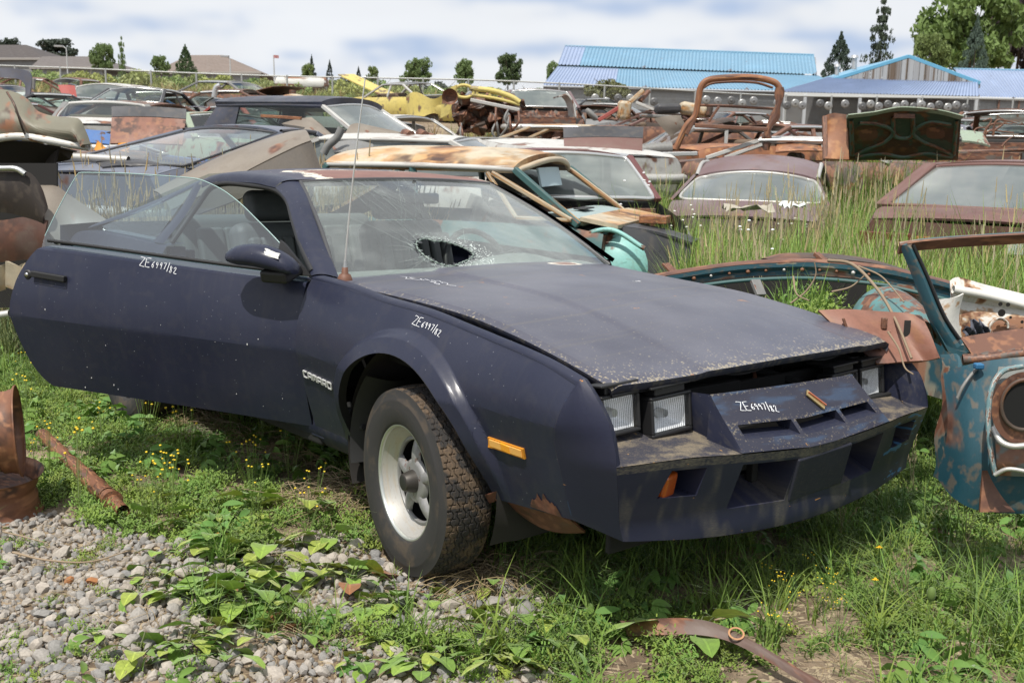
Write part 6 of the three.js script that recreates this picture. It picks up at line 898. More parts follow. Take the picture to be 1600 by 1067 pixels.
// roofless teal body behind the nose of the coupe
{
  const o = thing('roofless_body', 'rusty dark teal car body without roof lying behind the nose of the coupe', 'car body');
  const far = (px, py) => at(px, py, 5.0 - (px - 1040) * 0.0004), F = line([at(1000, 438, 5.15), at(1080, 424, 5.15), at(1180, 412, 5.1), at(1280, 410, 5.0), at(1370, 418, 4.9), at(1440, 432, 4.8), at(1530, 455, 4.7), at(1640, 485, 4.6)]);
  const rimM = wm.teal;
  mesh('rim_top', shell(60, 4, (u, v) => { const p = F(u); return [p[0], p[1] + 0.012 * Math.sin(v * Q), p[2] - 0.10 * v, u * 2.2, v * 0.2]; }, 0.012), wm.rust, o);
  mesh('inner_wall', grid(60, 8, (u, v) => { const p = F(u); return [p[0], p[1] - (v < 0.5 ? 0.16 * v : 0.08 + 0.9 * (v - 0.5)), p[2] + (v < 0.25 ? 0.02 : 0), u * 2.2, v * 0.5]; }, 0.4, (u, v) => v > 0.35 && u > 0.04 && u < 0.62), wm.teal, o);
  mesh('rim_flange', tube(Array.from({ length: 30 }, (_, i) => { const p = F(i / 29); return [p[0], p[1] - 0.075, p[2] + 0.02]; }), 0.010, 80, 6), wm.tealD, o);
  for (let i = 0; i < 14; i++) { const p = F(0.03 + i * 0.04); mesh('rivet', new THREE.SphereGeometry(0.008 + 0.003 * (i % 3 === 0), 8, 6).translate(p[0], p[1] - 0.035, p[2] + 0.012), i % 4 ? rustA : wm.dullTrim, o); }
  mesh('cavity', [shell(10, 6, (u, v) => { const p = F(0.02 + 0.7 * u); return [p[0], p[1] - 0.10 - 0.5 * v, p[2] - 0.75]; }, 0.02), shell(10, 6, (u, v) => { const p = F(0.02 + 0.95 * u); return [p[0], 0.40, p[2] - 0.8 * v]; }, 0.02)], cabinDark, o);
  mesh('wheel_house', grid(24, 16, (u, v) => { const c = at(1388, 500, 4.5), a = lerp(-0.2, Q + 0.2, u); return [c[0] + 0.15 * Math.cos(a) * (1 - 0.35 * v * v), c[1] - 0.03 + 0.17 * Math.sin(a) * (1 - 0.5 * v * v), c[2] - 0.05 + 0.40 * v, u, v]; }), weathered(1167, [0.08, 0.17, 0.17], { rust: 0.5, fade: [0.12, 0.36, 0.36], fadeAmt: 0.5, metres: 0.7, size: 192 }), o);
  mesh('rust_panel', shell(24, 12, (u, v) => { const a = line([at(1278, 487, 4.0), at(1330, 486, 4.0), at(1400, 489, 3.98), at(1440, 498, 3.95)])(u), b = line([at(1370, 570, 3.85), at(1400, 568, 3.85), at(1440, 566, 3.85), at(1470, 560, 3.8)])(u); return [lerp(a[0], b[0], v), lerp(a[1], b[1], v), lerp(a[2], b[2], v) + 0.015 * Math.sin(u * 8) * Math.sin(v * Q)]; }, 0.012), weathered(1169, [0.22, 0.10, 0.07], { rust: 0.6, fade: [0.26, 0.13, 0.09], metres: 0.9, size: 192, rustC: [0.20, 0.085, 0.055] }), o);
  mesh('grey_post', [bar(at(1180, 438, 4.85), at(1190, 462, 4.8), 0.05, 0.02)], wm.grey, o);
  { const a = at(1318, 497, 3.93), b = at(1416, 515, 3.93); mesh('panel_bracket', [box(at(1382, 505, 3.94)[0], at(1382, 505, 3.94)[1], at(1382, 505, 3.94)[2], 0.022, 0.045, 0.02), bar(a, at(1325, 517, 3.93), 0.01)], wm.rust, o); mesh('panel_hole', [box(b[0], b[1], b[2] + 0.012, 0.025, 0.075, 0.004, 0.002)], cabinDark, o); }
  for (const [n, pts, lab] of [[0, [[1295, 407, 4.6], [1330, 412, 4.45], [1370, 450, 4.2], [1400, 500, 3.95], [1425, 560, 3.8]], 'longest dry vine arching over the roofless teal body'], [1, [[1342, 416, 4.5], [1375, 430, 4.4], [1395, 450, 4.3], [1413, 472, 4.2]], 'short dry vine forking off inside the roofless body'], [2, [[1236, 474, 4.5], [1260, 455, 4.5], [1275, 430, 4.5], [1273, 408, 4.5]], 'dry branch rising inside the left of the roofless body'], [3, [[1300, 456, 4.4], [1330, 448, 4.4], [1352, 430, 4.4]], 'thin dry twig curving in the roofless body'], [4, [[1388, 518, 3.85], [1405, 545, 3.8], [1415, 575, 3.75], [1428, 585, 3.7]], 'dry stem hanging over the rust-red panel'], [5, [[1240, 432, 4.6], [1246, 460, 4.5], [1265, 470, 4.45]], 'dry stick crossing the branch in the roofless body']]) single('dry_vine', tube(pts.map((q) => at(...q)), (t) => (n === 0 ? 0.008 : 0.0045) * (1 - 0.4 * t), 40, 6), std([0.24, 0.18, 0.12], 0.9), lab, 'vine');
  single('hinge_scrap', [bar(at(1040, 412, 5.3), at(1053, 425, 5.25), 0.05, 0.012), bar(at(1053, 425, 5.25), at(1056, 436, 5.25), 0.05, 0.012)], wm.rust, 'small rusty hinge bracket standing on the rim of the roofless body', 'scrap metal');
  single('hinge_scrap', [bar(at(1275, 396, 5.1), at(1290, 408, 5.05), 0.035, 0.02)], wm.rust, 'rusty lug leaning on top of the roofless body rim', 'scrap metal');
  single('roof_scrap', [shell(20, 6, (u, v) => { const p = line([at(1208, 412, 5.2), at(1240, 404, 5.2), at(1300, 404, 5.15), at(1360, 410, 5.1), at(1440, 432, 5.0)])(u); return [p[0], p[1] + 0.012 * Math.sin(v * Q), p[2] - 0.25 * v]; }, 0.01)], wm.brown, 'dark rusty sheet lying along the far rim of the roofless body', 'scrap metal');
}
// teal cab front with bare windshield frame at the right
{
  const o = thing('cab_shell', 'rusty teal front shell of a car with empty windshield frame at the right edge', 'car part'), P = (px, py, d = 3.9) => at(px, py, d);
  mesh('frame_post', [shell(20, 6, (u, v) => { const a = line([P(1406, 383), P(1425, 430), P(1452, 500), P(1478, 548)])(u), b = line([P(1426, 380), P(1448, 425), P(1480, 498), P(1506, 535)])(u); return [lerp(a[0], b[0], v), lerp(a[1], b[1], v), lerp(a[2], b[2], v) + 0.025 * Math.sin(v * Q), u * 0.5, v * 0.1]; }, 0.02, 0.5)], wm.teal, o);
  mesh('post_seal', tube([P(1427, 382, 3.88), P(1448, 428, 3.88), P(1478, 497, 3.88), P(1500, 530, 3.88)], 0.007, 20, 5), blackTrim, o);
  mesh('frame_header', [shell(20, 5, (u, v) => { const a = line([P(1406, 383, 3.9), P(1425, 379, 3.9), P(1500, 372, 3.85), P(1640, 364, 3.75)])(u); return [a[0], a[1] + 0.006 - 0.035 * v, a[2] - 0.02 * v, u, v * 0.1]; }, 0.012)], wm.rust, o);
  mesh('header_edge', tube([P(1406, 381, 3.91), P(1440, 376, 3.9), P(1500, 371, 3.86), P(1640, 363, 3.76)], 0.008, 20, 6), wm.teal, o);
  mesh('corner_foot', [shell(14, 8, (u, v) => { const a = line([P(1455, 505), P(1480, 540), P(1515, 549), P(1542, 545)])(u), b = line([P(1478, 548), P(1490, 552), P(1515, 556), P(1540, 549)])(u); return [lerp(a[0], b[0], v), lerp(a[1], b[1], v), lerp(a[2], b[2], v) + 0.01]; }, 0.02)], wm.teal, o);
  mesh('cowl', [shell(20, 8, (u, v) => { const a = line([P(1505, 533, 3.92), P(1540, 527, 3.9), P(1600, 519, 3.85), P(1650, 514, 3.8)])(u); return [a[0], a[1] - 0.045 * v - 0.02 * v * v, a[2] + 0.16 * v - 0.02, u, v * 0.3]; }, 0.012)], wm.rust, o);
  mesh('cowl_gutter', [shell(16, 3, (u, v) => { const a = line([P(1535, 552, 3.72), P(1600, 545, 3.68), P(1650, 540, 3.64)])(u); return [a[0], a[1] - 0.03 * v + 0.006 * Math.sin(u * 40), a[2] + 0.02 * v]; }, 0.008), tube([P(1505, 562, 3.72), P(1545, 560, 3.70), P(1600, 552, 3.66)], 0.02, 12, 8)], wm.junk, o);
  // rounded inner fender with a large hole
  const body = (u, v) => { const a = line([P(1478, 585, 3.62), P(1505, 575, 3.56), P(1545, 566, 3.5), P(1600, 560, 3.44), P(1660, 556, 3.40)])(u), b = line([P(1468, 745, 3.52), P(1492, 775, 3.42), P(1530, 795, 3.36), P(1590, 800, 3.3), P(1660, 800, 3.26)])(u), k = Math.sin(clamp(v * 1.4, 0, 1) * Q / 2); return [lerp(a[0], b[0], v), lerp(a[1], b[1], v), lerp(a[2], b[2], k) + 0.03 * Math.sin(v * Q), u * 0.7, v * 0.6]; };
  mesh('inner_fender', shell(40, 36, body, 0.012), weathered(1183, [0.012, 0.062, 0.088], { rust: 0.24, soft: 0.09, dirt: 0.7, fade: [0.05, 0.10, 0.11], metres: 1.3, rustC: [0.13, 0.06, 0.04], rustC2: [0.2, 0.11, 0.075] }), o);
  mesh('hinge_post', [shell(8, 20, (u, v) => { const a = line([P(1475, 556, 3.78), P(1480, 600, 3.72), P(1470, 680, 3.66), P(1466, 745, 3.62)])(v), b = line([P(1500, 556, 3.70), P(1502, 600, 3.60), P(1492, 680, 3.54), P(1488, 760, 3.48)])(v); return [lerp(a[0], b[0], u), lerp(a[1], b[1], u), lerp(a[2], b[2], u) + 0.015 * Math.sin(v * 16), u * 0.2, v * 0.7]; }, 0.015)], wm.teal, o);
  { const f = keys([[0, ...P(1560, 575, 3.40)], [0.35, ...P(1545, 640, 3.33)], [0.7, ...P(1552, 720, 3.27)], [1, ...P(1556, 740, 3.26)]]); mesh('bulkhead_face', [shell(16, 16, (u, v) => { const a = f(v), b = [a[0] + 0.32, a[1] + 0.01, a[2] + 0.05]; return [lerp(a[0], b[0], u), lerp(a[1], b[1], u), lerp(a[2], b[2], u) + 0.025 * Math.sin(v * Q)]; }, 0.01)], weathered(1171, [0.13, 0.14, 0.13], { rust: 0.42, fade: [0.18, 0.22, 0.22], metres: 0.5, size: 256, rustC: [0.18, 0.085, 0.05] }), o); mesh('face_flange', tube([P(1600, 572, 3.32), P(1568, 580, 3.34), P(1551, 605, 3.32), P(1545, 650, 3.29), P(1549, 705, 3.25), P(1556, 742, 3.24)], 0.009, 40, 6), weathered(1172, [0.10, 0.2, 0.22], { rust: 0.35, metres: 0.3, size: 96, edge: [0.5, 0.5, 0.46] }), o);
    const c = P(1597, 630, 3.20), n = 40; mesh('hole', xf(new THREE.CircleGeometry(0.065, n), { s: [1, 1.18, 1], r: [0, -0.2, 0], p: [c[0], c[1], c[2] + 0.02] }), std([0.006, 0.006, 0.006], 0.95), o); mesh('hole_lip', xf(new THREE.TorusGeometry(0.067, 0.006, 8, n), { s: [1, 1.18, 1], r: [0, -0.2, 0], p: [c[0], c[1], c[2] + 0.022] }), wm.brown, o); mesh('hole_plate', xf(new THREE.CircleGeometry(0.095, n), { s: [0.95, 1.2, 1], r: [0, -0.2, 0], p: [c[0], c[1] - 0.012, c[2] + 0.012] }), wm.rust, o); mesh('torn_metal', [tube([P(1553, 668, 3.24), P(1565, 690, 3.2), P(1582, 697, 3.18), P(1612, 695, 3.16)], 0.010, 24, 6)], wm.dullTrim, o); mesh('torn_seam', [tube([P(1555, 742, 3.22), P(1575, 733, 3.2), P(1612, 738, 3.18)], 0.007, 20, 6)], wm.dullTrim, o); }
  mesh('lower_pan', [shell(12, 8, (u, v) => { const a = P(lerp(1535, 1660, u), 735, 3.34), b = P(lerp(1530, 1660, u), 800, 3.30); return [lerp(a[0], b[0], v), lerp(a[1], b[1], v), lerp(a[2], b[2], v)]; }, 0.01)], weathered(1173, [0.09, 0.04, 0.03], { rust: 0.75, metres: 0.6, size: 128 }), o);
  mesh('cable', tube([P(1528, 575, 3.5), P(1515, 590, 3.48), P(1505, 605, 3.47), P(1497, 622, 3.47)], 0.006, 20, 6), wm.grey, o);
  mesh('blue_lug', box(...P(1530, 572, 3.47), 0.03, 0.02, 0.03), std([0.02, 0.12, 0.25], 0.6), o);
  // white door lining behind the frame
  const dr = thing('white_door_panel', 'white inner door shell with rust holes behind the teal windshield frame', 'body panel');
  const rp = weathered(1175, [0.62, 0.60, 0.56], { rust: 0.44, metres: 0.55, size: 256, rustC: [0.2, 0.08, 0.03], edge: [0.42, 0.26, 0.14] });
  const tp = line([P(1484, 440, 4.5), P(1496, 434, 4.5), P(1540, 447, 4.5), P(1600, 462, 4.45), P(1660, 480, 4.4)]), bt = line([P(1484, 535, 4.45), P(1500, 540, 4.45), P(1540, 540, 4.4), P(1600, 535, 4.35), P(1660, 530, 4.3)]);
  mesh('lining', shell(40, 24, (u, v) => { const a = tp(u), b = bt(u), dd = v > 0.25 ? 0.03 * smoothstep(v, 0.25, 0.32) : 0; return [lerp(a[0], b[0], v), lerp(a[1], b[1], v), lerp(a[2], b[2], v) - dd + 0.02 * Math.sin(v * Q), u * 0.6, v * 0.4]; }, 0.012), rp, dr);
  mesh('lining_ledge', tube([P(1490, 452, 4.44), P(1540, 461, 4.44), P(1600, 476, 4.4), P(1650, 490, 4.36)], 0.018, 30, 8), std([0.6, 0.59, 0.55], 0.6), dr);
  for (const [x, y, r] of [[1566, 489, 0.016], [1580, 496, 0.006], [1564, 475, 0.009], [1576, 476, 0.009], [1598, 503, 0.007]]) mesh('hole', new THREE.CircleGeometry(r, 20).translate(...P(x, y, 4.37)), std([0.01, 0.008, 0.007], 0.95), dr);
  mesh('rust_flange', [xf(new THREE.TorusGeometry(0.038, 0.006, 8, 24, 4), { p: P(1562, 512, 4.39) }), shell(10, 10, (u, v) => { const p = P(lerp(1465, 1505, u) - 8 * Math.sin(v * 3), lerp(468, 535, v) - 10 * (1 - v) * u, 4.3); return [p[0], p[1], p[2] + 0.03 * Math.sin(u * Q)]; }, 0.006)], rp, dr);
  single('blue_rag', [shell(12, 10, (u, v) => { const p = P(lerp(1508, 1545, u), lerp(526, 500, v * Math.sin(0.3 + u * 2.4)), 4.25); return [p[0], p[1] + 0.008 * Math.sin(u * 21), p[2] + 0.02 * Math.sin(u * 17 + v * 5)]; }, 0.004)], std([0.08, 0.085, 0.11], 0.95), 'crumpled grey-blue rag below the white door panel', 'rag');
}
// upright green trunk lid showing its ribbed, rusty inside, next to an orange-rust fender block
{
  const o = thing('trunk_lid', 'dark green trunk lid standing open with rusty ribbed underside', 'body panel'), d = 11.5, P = (u, v) => { const top = line([at(1323, 180, d - 0.3), at(1360, 176, d - 0.3), at(1410, 168, d - 0.3), at(1460, 172, d - 0.3), at(1503, 182, d - 0.3)])(u), bot = at(lerp(1324, 1497, u), lerp(248, 248, u), d + 0.35); return top.map((e, i) => lerp(e, bot[i], v)); };
  mesh('skin', shell(30, 16, P, 0.02), wm.green, o);
  mesh('top_edge', shell(30, 3, (u, v) => { const p = P(u, 0); return [p[0], p[1] + 0.01 - 0.035 * v, p[2] + 0.06 + 0.02 * v - 0.08 * v]; }, 0.01), wm.paleGreen, o);
  const rib = (pts, r) => tube(pts.map(([u, v]) => { const p = P(u, v); return [p[0], p[1], p[2] + 0.03]; }), r, 30, 8);
  const rg = weathered(1177, [0.05, 0.10, 0.07], { rust: 0.5, fade: [0.14, 0.18, 0.14], fadeAmt: 0.6, metres: 0.6, size: 192, rustC: [0.14, 0.06, 0.025] });
  for (const pts of [[[0.06, 0.9], [0.2, 0.75], [0.35, 0.62], [0.42, 0.45], [0.30, 0.25], [0.12, 0.18]], [[0.94, 0.9], [0.8, 0.75], [0.65, 0.62], [0.58, 0.45], [0.70, 0.25], [0.9, 0.22]], [[0.42, 0.15], [0.44, 0.55], [0.56, 0.55], [0.58, 0.15]], [[0.06, 0.95], [0.3, 0.88], [0.5, 0.96], [0.7, 0.88], [0.94, 0.95]], [[0.04, 0.1], [0.04, 0.9]], [[0.95, 0.1], [0.95, 0.9]]]) mesh('rib', rib(pts, 0.025), rg, o);
  mesh('latch', box(...(() => { const p = P(0.5, 0.16); return [p[0], p[1], p[2] + 0.05]; })(), 0.22, 0.05, 0.05), wm.rust, o);
  for (const c of [0.2, 0.78]) mesh('rust_plate', shell(10, 8, (u, v) => { const p = P(c + (u - 0.5) * 0.22, 0.45 + 0.3 * (v - 0.5)); return [p[0], p[1], p[2] + 0.022 + 0.015 * Math.sin(u * Q) * Math.sin(v * Q)]; }, 0.004), wm.rust, o);
  const b = thing('rust_block', 'orange-rust fender panel standing left of the open green trunk lid', 'body panel');
  mesh('panel_face', shell(12, 10, (u, v) => { const a = line([at(1288, 184, 11.6), at(1306, 178, 11.5), at(1326, 180, 11.4)])(u), c = at(lerp(1289, 1326, u), 250, 11.3); return a.map((e, i) => lerp(e, c[i], v)); }, 0.03), wm.rustOrange, b);
  mesh('panel_edge', bar(at(1289, 182, 11.5), at(1290, 250, 11.3), 0.05), wm.rust, b);
}
// ---------------------------------------------------------------- the yard behind: rows of wrecks and loose junk
const W2 = (name, label, px, py, d, turn, o, cat) => { const g = wreck(name, label, px, py, d, turn, { wheels: false, no: 'lamps ' + (o.no ?? ''), ...o, no: 'lamps ' + (o.no ?? '') }); if (cat) g.userData.category = cat; return g; };
W2('convertible', 'car with long dark vinyl roof and white windshield post right of the fastback', 512, 160, 15.5, -0.42, { paint: wm.slate, roof: wm.vinyl, L: 5.0, W: 1.9, H: 1.36, belt: 0.9, hood: 1.45, deck: 0.9, rw: 0.25, ws: 0.62, roofW: 0.80, crown: 0.08, roofT: 0.09, glass: oldGlass, frontGlass: dustyGlass, pillar: wm.white, rail: wm.vinyl, cw: 0.6, sideGlass: true });
W2('hardtop_car', 'white hardtop with long tinted side window and rusty pipes on its roof', 655, 212, 11.8, -0.16, { paint: wm.white, H: 1.3, belt: 0.90, L: 4.8, hood: 1.2, deck: 0.6, ws: 0.7, rw: 0.9, roofW: 0.78, crown: 0.06, cw: 0.1, sideGlass: true, glass: dustyGlass, rail: wm.white, pillar: wm.white });
W2('sedan', 'white sedan with broken windows below the yellow wreck', 632, 181, 19, -0.5, { paint: wm.white, H: 1.38, L: 4.4, mid: true, no: 'windshield', frame: true });
W2('yellow_car', 'yellow car with crumpled fender and sprung hood on top of the pile', 640, 129, 33, -0.62, { paint: wm.yellow, H: 1.32, L: 4.6, hood: 1.3, deck: 1.25, no: 'windshield rearglass bumper hood front', roof: wm.grey, pillar: wm.white, frame: true, mid: true, lean: 0.08, parts: (g, k) => { mesh('crumpled_fender', shell(14, 10, (u, v) => [0.7 + 1.5 * u, 0.95 - 0.6 * v + 0.10 * Math.sin(u * 7 + v * 3), 0.86 + 0.12 * Math.sin(u * 5) * v], 0.03), wm.yellow, g); mesh('sprung_panel', shell(12, 6, (u, v) => [-2.4 + 1.7 * u, 1.0 + 0.62 * (1 - u), lerp(0.5, -0.2, v)], 0.03), wm.yellow, g); mesh('wheel_gap', lathe([[0.001, 0], [0.34, 0.01]], 'z', 24).translate(-1.45, 0.5, 0.90), cabinDark, g); } });
{ // yellow front clip full of engine junk
  const d = 22, P = (x, y, e = 0) => at(x, y, d + e), o = thing('front_clip', 'yellow front clip with round lamp opening over a dark rusty engine', 'car part');
  mesh('grille_frame', [tube([P(714, 146), P(712, 138), P(722, 133), P(735, 136), P(740, 146), P(730, 152), P(716, 150)], 0.035, 30, 6, true), tube([P(735, 138), P(770, 142), P(800, 152), P(812, 160)], 0.055, 20, 8), tube([P(735, 148), P(770, 153), P(800, 160), P(812, 164)], 0.035, 20, 8), ...[745, 765, 785].map((x) => bar(P(x, 139 + (x - 740) * 0.18), P(x + 1, 151 + (x - 740) * 0.16), 0.05))], wm.yellow, o);
  mesh('fender_side', shell(10, 8, (u, v) => { const a = P(lerp(692, 714, u), lerp(142, 132, u)), b = P(lerp(688, 702, u), lerp(185, 178, u)); return a.map((e, i) => lerp(e, b[i], v)); }, 0.04), wm.yellow, o);
  mesh('engine_mass', [shell(20, 12, (u, v) => { const a = P(lerp(712, 812, u), lerp(150, 206, v)); return [a[0] + 0.1 * Math.sin(u * 31 + v * 9), a[1] + 0.08 * Math.sin(u * 17 + v * 23), a[2] - 0.3 + 0.3 * Math.sin(u * 13) * Math.cos(v * 11)]; }, 0.05)], wm.junk, o);
  mesh('cross_bar', bar(P(735, 156, -0.4), P(812, 172, -0.4), 0.10, 0.07), wm.dullTrim, o);
  for (let i = 0; i < 9; i++) { const R = rng(40 + i), x = 715 + 95 * R(), y = 165 + 30 * R(); mesh('hose', tube([P(x, y, -0.6), P(x + 14 * (R() - 0.5), y + 18, -0.7), P(x + 40 * (R() - 0.5), y + 36, -0.6)], 0.025, 10, 5), i % 2 ? wm.rust : wm.grey, o); }
  mesh('lamp_bucket', lathe([[0.001, -0.1], [0.12, -0.05], [0.16, 0.05]], 'z', 20).translate(...P(703, 151, -0.4)), wm.rust, o);
}
W2('coupe', 'grey coupe facing us with pale windshield and stripped dark engine bay', 842, 140, 24, -Q * 0.5 + 0.05, { paint: wm.grey, roof: wm.mauve, H: 1.34, no: 'hood front', frontGlass: dustyGlass, trimR: 0.02, parts: (g, k) => mesh('engine_heap', shell(18, 12, (u, v) => [k.xc + 0.1 + 1.4 * v, 0.75 + 0.14 * Math.sin(u * 25 + v * 9) * Math.cos(v * 17) - 0.5 * v * v, lerp(-0.85, 0.85, u)], 0.03), wm.junk, g) });
single('white_fender', [shell(14, 8, (u, v) => { const a = line([at(873, 149, 22), at(886, 146, 22), at(897, 160, 22), at(901, 182, 22)])(u); return [a[0] - 0.10 * v, a[1] - 0.02 * v, a[2] - 0.5 * v]; }, 0.03)], wm.white, 'white front fender standing right of the stripped grey coupe', 'body panel');
W2('pickup_truck', 'teal pickup cab with rusty roof near the fence', 103, 121, 36, 1.0, { paint: weathered(1201, [0.08, 0.20, 0.21], { rust: 0.25, metres: 2, size: 128 }), roof: wm.rust, H: 1.66, belt: 1.1, L: 4.6, W: 1.85, hood: 1.3, deck: 2.2, rw: 0.1, ws: 0.35, roofW: 0.85, crown: 0.10, no: 'bumper' });
W2('van', 'white van cab with tall pale windshield', 197, 133, 29, -Q * 0.5 - 0.15, { paint: wm.white, H: 1.9, belt: 1.15, L: 4.4, W: 1.8, hood: 0.7, deck: 0.2, rw: 0.2, ws: 0.3, roofW: 0.86, crown: 0.12, frontGlass: dustyGlass, trim: wm.white, no: 'bumper' });
W2('sedan', 'dark grey sedan with its trunk lid up below the teal pickup', 92, 147, 24, 0.5, { paint: wm.black, H: 1.3, deckUp: 0.7, L: 4.4, sideGlass: true });
W2('sedan', 'white-framed car with hood removed in front of the white van', 168, 160, 19, 1.9, { paint: wm.white, roof: wm.grey, H: 1.25, no: 'windshield', frame: true, trim: wm.white, trimR: 0.03 });
W2('hatchback', 'small bright blue car between the white van and rusty roofs', 252, 150, 30, 0.35, { paint: wm.blue, H: 1.3, L: 3.9, roof: wm.blue });
W2('sedan', 'rusty brown sedan roof left of the bent chrome post', 288, 143, 33, 0.2, { paint: wm.rustRed, H: 1.36, mid: true });
W2('sedan', 'white sedan with open windows beside the bent chrome post', 318, 152, 28, -0.6, { paint: wm.white, H: 1.3, roof: wm.grey });
W2('sedan', 'faded red sedan with pale windshield right of the rusty raised hood', 383, 166, 22, 2.5, { paint: wm.red, H: 1.34, sideGlass: true, frontGlass: dustyGlass });
W2('sedan', 'pale green sedan with flat windshield behind the slate fastback', 322, 177, 16.5, 2.3, { paint: wm.paleGreen, H: 1.3, frontGlass: dustyGlass });
W2('sedan', 'pinkish red car behind the dark vinyl roof', 432, 160, 24, 0.3, { paint: wm.red, roof: wm.rustRed, H: 1.34, sideGlass: true });
W2('sedan', 'blue sedan half hidden under the raised rusty hood at the left', 132, 205, 13.5, 0.25, { paint: wm.blue, H: 1.2, no: 'windshield rearglass seats', roof: wm.blue, frame: true });
W2('sedan', 'chrome-framed white sedan with open windows behind the mauve coupe', 1140, 199, 17.5, 0.12, { paint: wm.white, roof: wm.grey, H: 1.34, mid: true, L: 4.8, no: 'windshield' });
W2('sedan', 'cream car body with rusty roof edge left of the tan sheet', 905, 196, 18.5, -0.3, { paint: wm.cream, H: 1.22, no: 'windshield rearglass', roof: wm.cream });
W2('coupe', 'white rust-eaten hood and body in front of the stripped grey coupe', 835, 206, 14.5, -1.1, { paint: wm.white, H: 1.02, belt: 0.92, no: 'cabin rear', hood: 2.2 });
W2('coupe', 'dark wrecked car with crushed front at the right edge of the yard', 1580, 172, 17, -2.2, { paint: wm.black, roof: wm.rust, H: 1.36, no: 'windshield hood front', frame: true });
W2('sedan', 'orange-rusted sedan carcass left of the green trunk lid', 1250, 196, 17, 0.4, { paint: wm.rustOrange, roof: wm.rust, H: 1.25, no: 'windshield rearglass', mid: true });
W2('sedan', 'low dark wreck between the rusty hoop and the green lid', 1230, 215, 14, 2.8, { paint: wm.junk, roof: wm.white, H: 1.2, no: 'windshield rearglass' });
W2('pickup_truck', 'rust-brown pickup cab far off at the fence behind the yellow car', 610, 149, 38, 0.4, { paint: wm.rust, H: 1.6, belt: 1.05, deck: 2.1, rw: 0.1, ws: 0.3 });
W2('sedan', 'maroon car roof just visible left of the cream dome', 420, 150, 34, 0.8, { paint: wm.maroon, H: 1.35 });
W2('sedan', 'tan sedan far behind the white van by the fence', 236, 139, 41, 0.2, { paint: wm.tanGrey, H: 1.4, mid: true });
W2('sedan', 'black car hulk at the far left under the grey hatch frame', 25, 160, 22, 0.6, { paint: wm.black, roof: wm.maroon, H: 1.3 });
W2('sedan', 'rusted sedan shell right of the cream seat block', 1060, 176, 24, 0.15, { paint: wm.rust, H: 1.25, no: 'windshield rearglass', roof: wm.rustRed });
W2('sedan', 'grey car shell seen through the rusty hoop', 1165, 176, 30, 0.3, { paint: wm.grey, roof: wm.rust, H: 1.3, no: 'windshield' });
W2('coupe', 'brown coupe shell far off between yellow clip and cream seat', 940, 166, 31, 0.25, { paint: wm.brown, H: 1.3 });
W2('sedan', 'white car roof behind the yellow front clip', 775, 141, 33, 0.2, { paint: wm.white, roof: wm.mauve, H: 1.36 });
W2('sedan', 'rusty sedan in weeds left of the white tank', 355, 149, 40, 0.1, { paint: wm.rust, roof: wm.brown, H: 1.35, mid: true });
// loose panels and bits
const sheet = (name, label, q, d, mat, { bow = 0.04, dd = [0, 0, 0, 0], t = 0.02, parts } = {}) => { const c = q.map(([x, y], i) => at(x, y, d + dd[i])), f = (u, v) => { const p = [0, 1, 2].map((i) => lerp(lerp(c[0][i], c[1][i], u), lerp(c[3][i], c[2][i], u), v)); return [p[0], p[1] + bow * 0.3 * Math.sin(u * Q), p[2] + bow * Math.sin(u * Q) * Math.sin(v * Q), u * 1.3, v * 0.8]; }; if (!parts) return single(name, shell(16, 10, f, t), mat, label, 'body panel'); const o = thing(name, label, 'body panel'); parts(o, f); return o; };
const twoTone = (top, bot, k) => (o, f) => { mesh('upper_strip', shell(16, 4, (u, v) => { const p = f(u, v * k); return [p[0], p[1], p[2] + 0.03 * (1 - v), p[3], p[4]]; }, 0.02), top, o); mesh('lower_sheet', shell(16, 8, (u, v) => f(u, k + 0.02 + (0.98 - k) * v), 0.02), bot, o); };
sheet('hood_panel', 'rusty hood standing upright with dark top strip left of the slate fastback', [[176, 168], [292, 172], [285, 228], [172, 226]], 12.8, wm.rust, { dd: [0.5, 0.5, 0, 0], parts: twoTone(wm.black, weathered(1211, [0.19, 0.085, 0.055], { rust: 0.6, metres: 1.2, size: 192, rustC: [0.19, 0.08, 0.05] }), 0.28) });
sheet('hood_panel', 'rust-red hood standing upright with blackened top behind the chrome-edged windshield', [[880, 201], [1005, 200], [1003, 242], [882, 240]], 12.8, wm.rust, { dd: [0.4, 0.4, 0, 0], parts: twoTone(wm.black, wm.rustRed, 0.42) });
sheet('hood_panel', 'small dark red hood raised behind the grey sedan trunk', [[90, 134], [116, 135], [120, 156], [98, 153]], 25, wm.red, { dd: [0.5, 0.5, 0, 0] });
sheet('roof_sheet', 'grey-brown flat panel leaning left below the dark vinyl roof', [[440, 195], [487, 185], [522, 215], [478, 222]], 13.5, wm.tanGrey, { dd: [0.4, 0.4, 0, 0] });
sheet('roof_sheet', 'plain grey-brown panel leaning behind the white hardtop', [[548, 197], [565, 196], [628, 209], [525, 236]], 12.6, wm.tanGrey, { dd: [0.3, 0.3, 0, 0] });
sheet('metal_tray', 'bent grey metal tray lying left of the white hardtop window', [[520, 226], [583, 228], [575, 256], [522, 240]], 10.8, wm.grey, { bow: 0.12, dd: [0.4, 0.3, 0, 0] });
sheet('tan_sheet', 'tan bent sheet standing in the junk left of the rusty hoop', [[1022, 185], [1062, 180], [1072, 197], [1048, 214]], 17, wm.tanGrey, { bow: 0.03 });
sheet('pale_sheet', 'pale green panel lying at the right of the open green lid', [[1500, 206], [1535, 210], [1547, 230], [1504, 222]], 12.5, wm.paleGreen, { dd: [0.6, 0.5, 0, 0] });
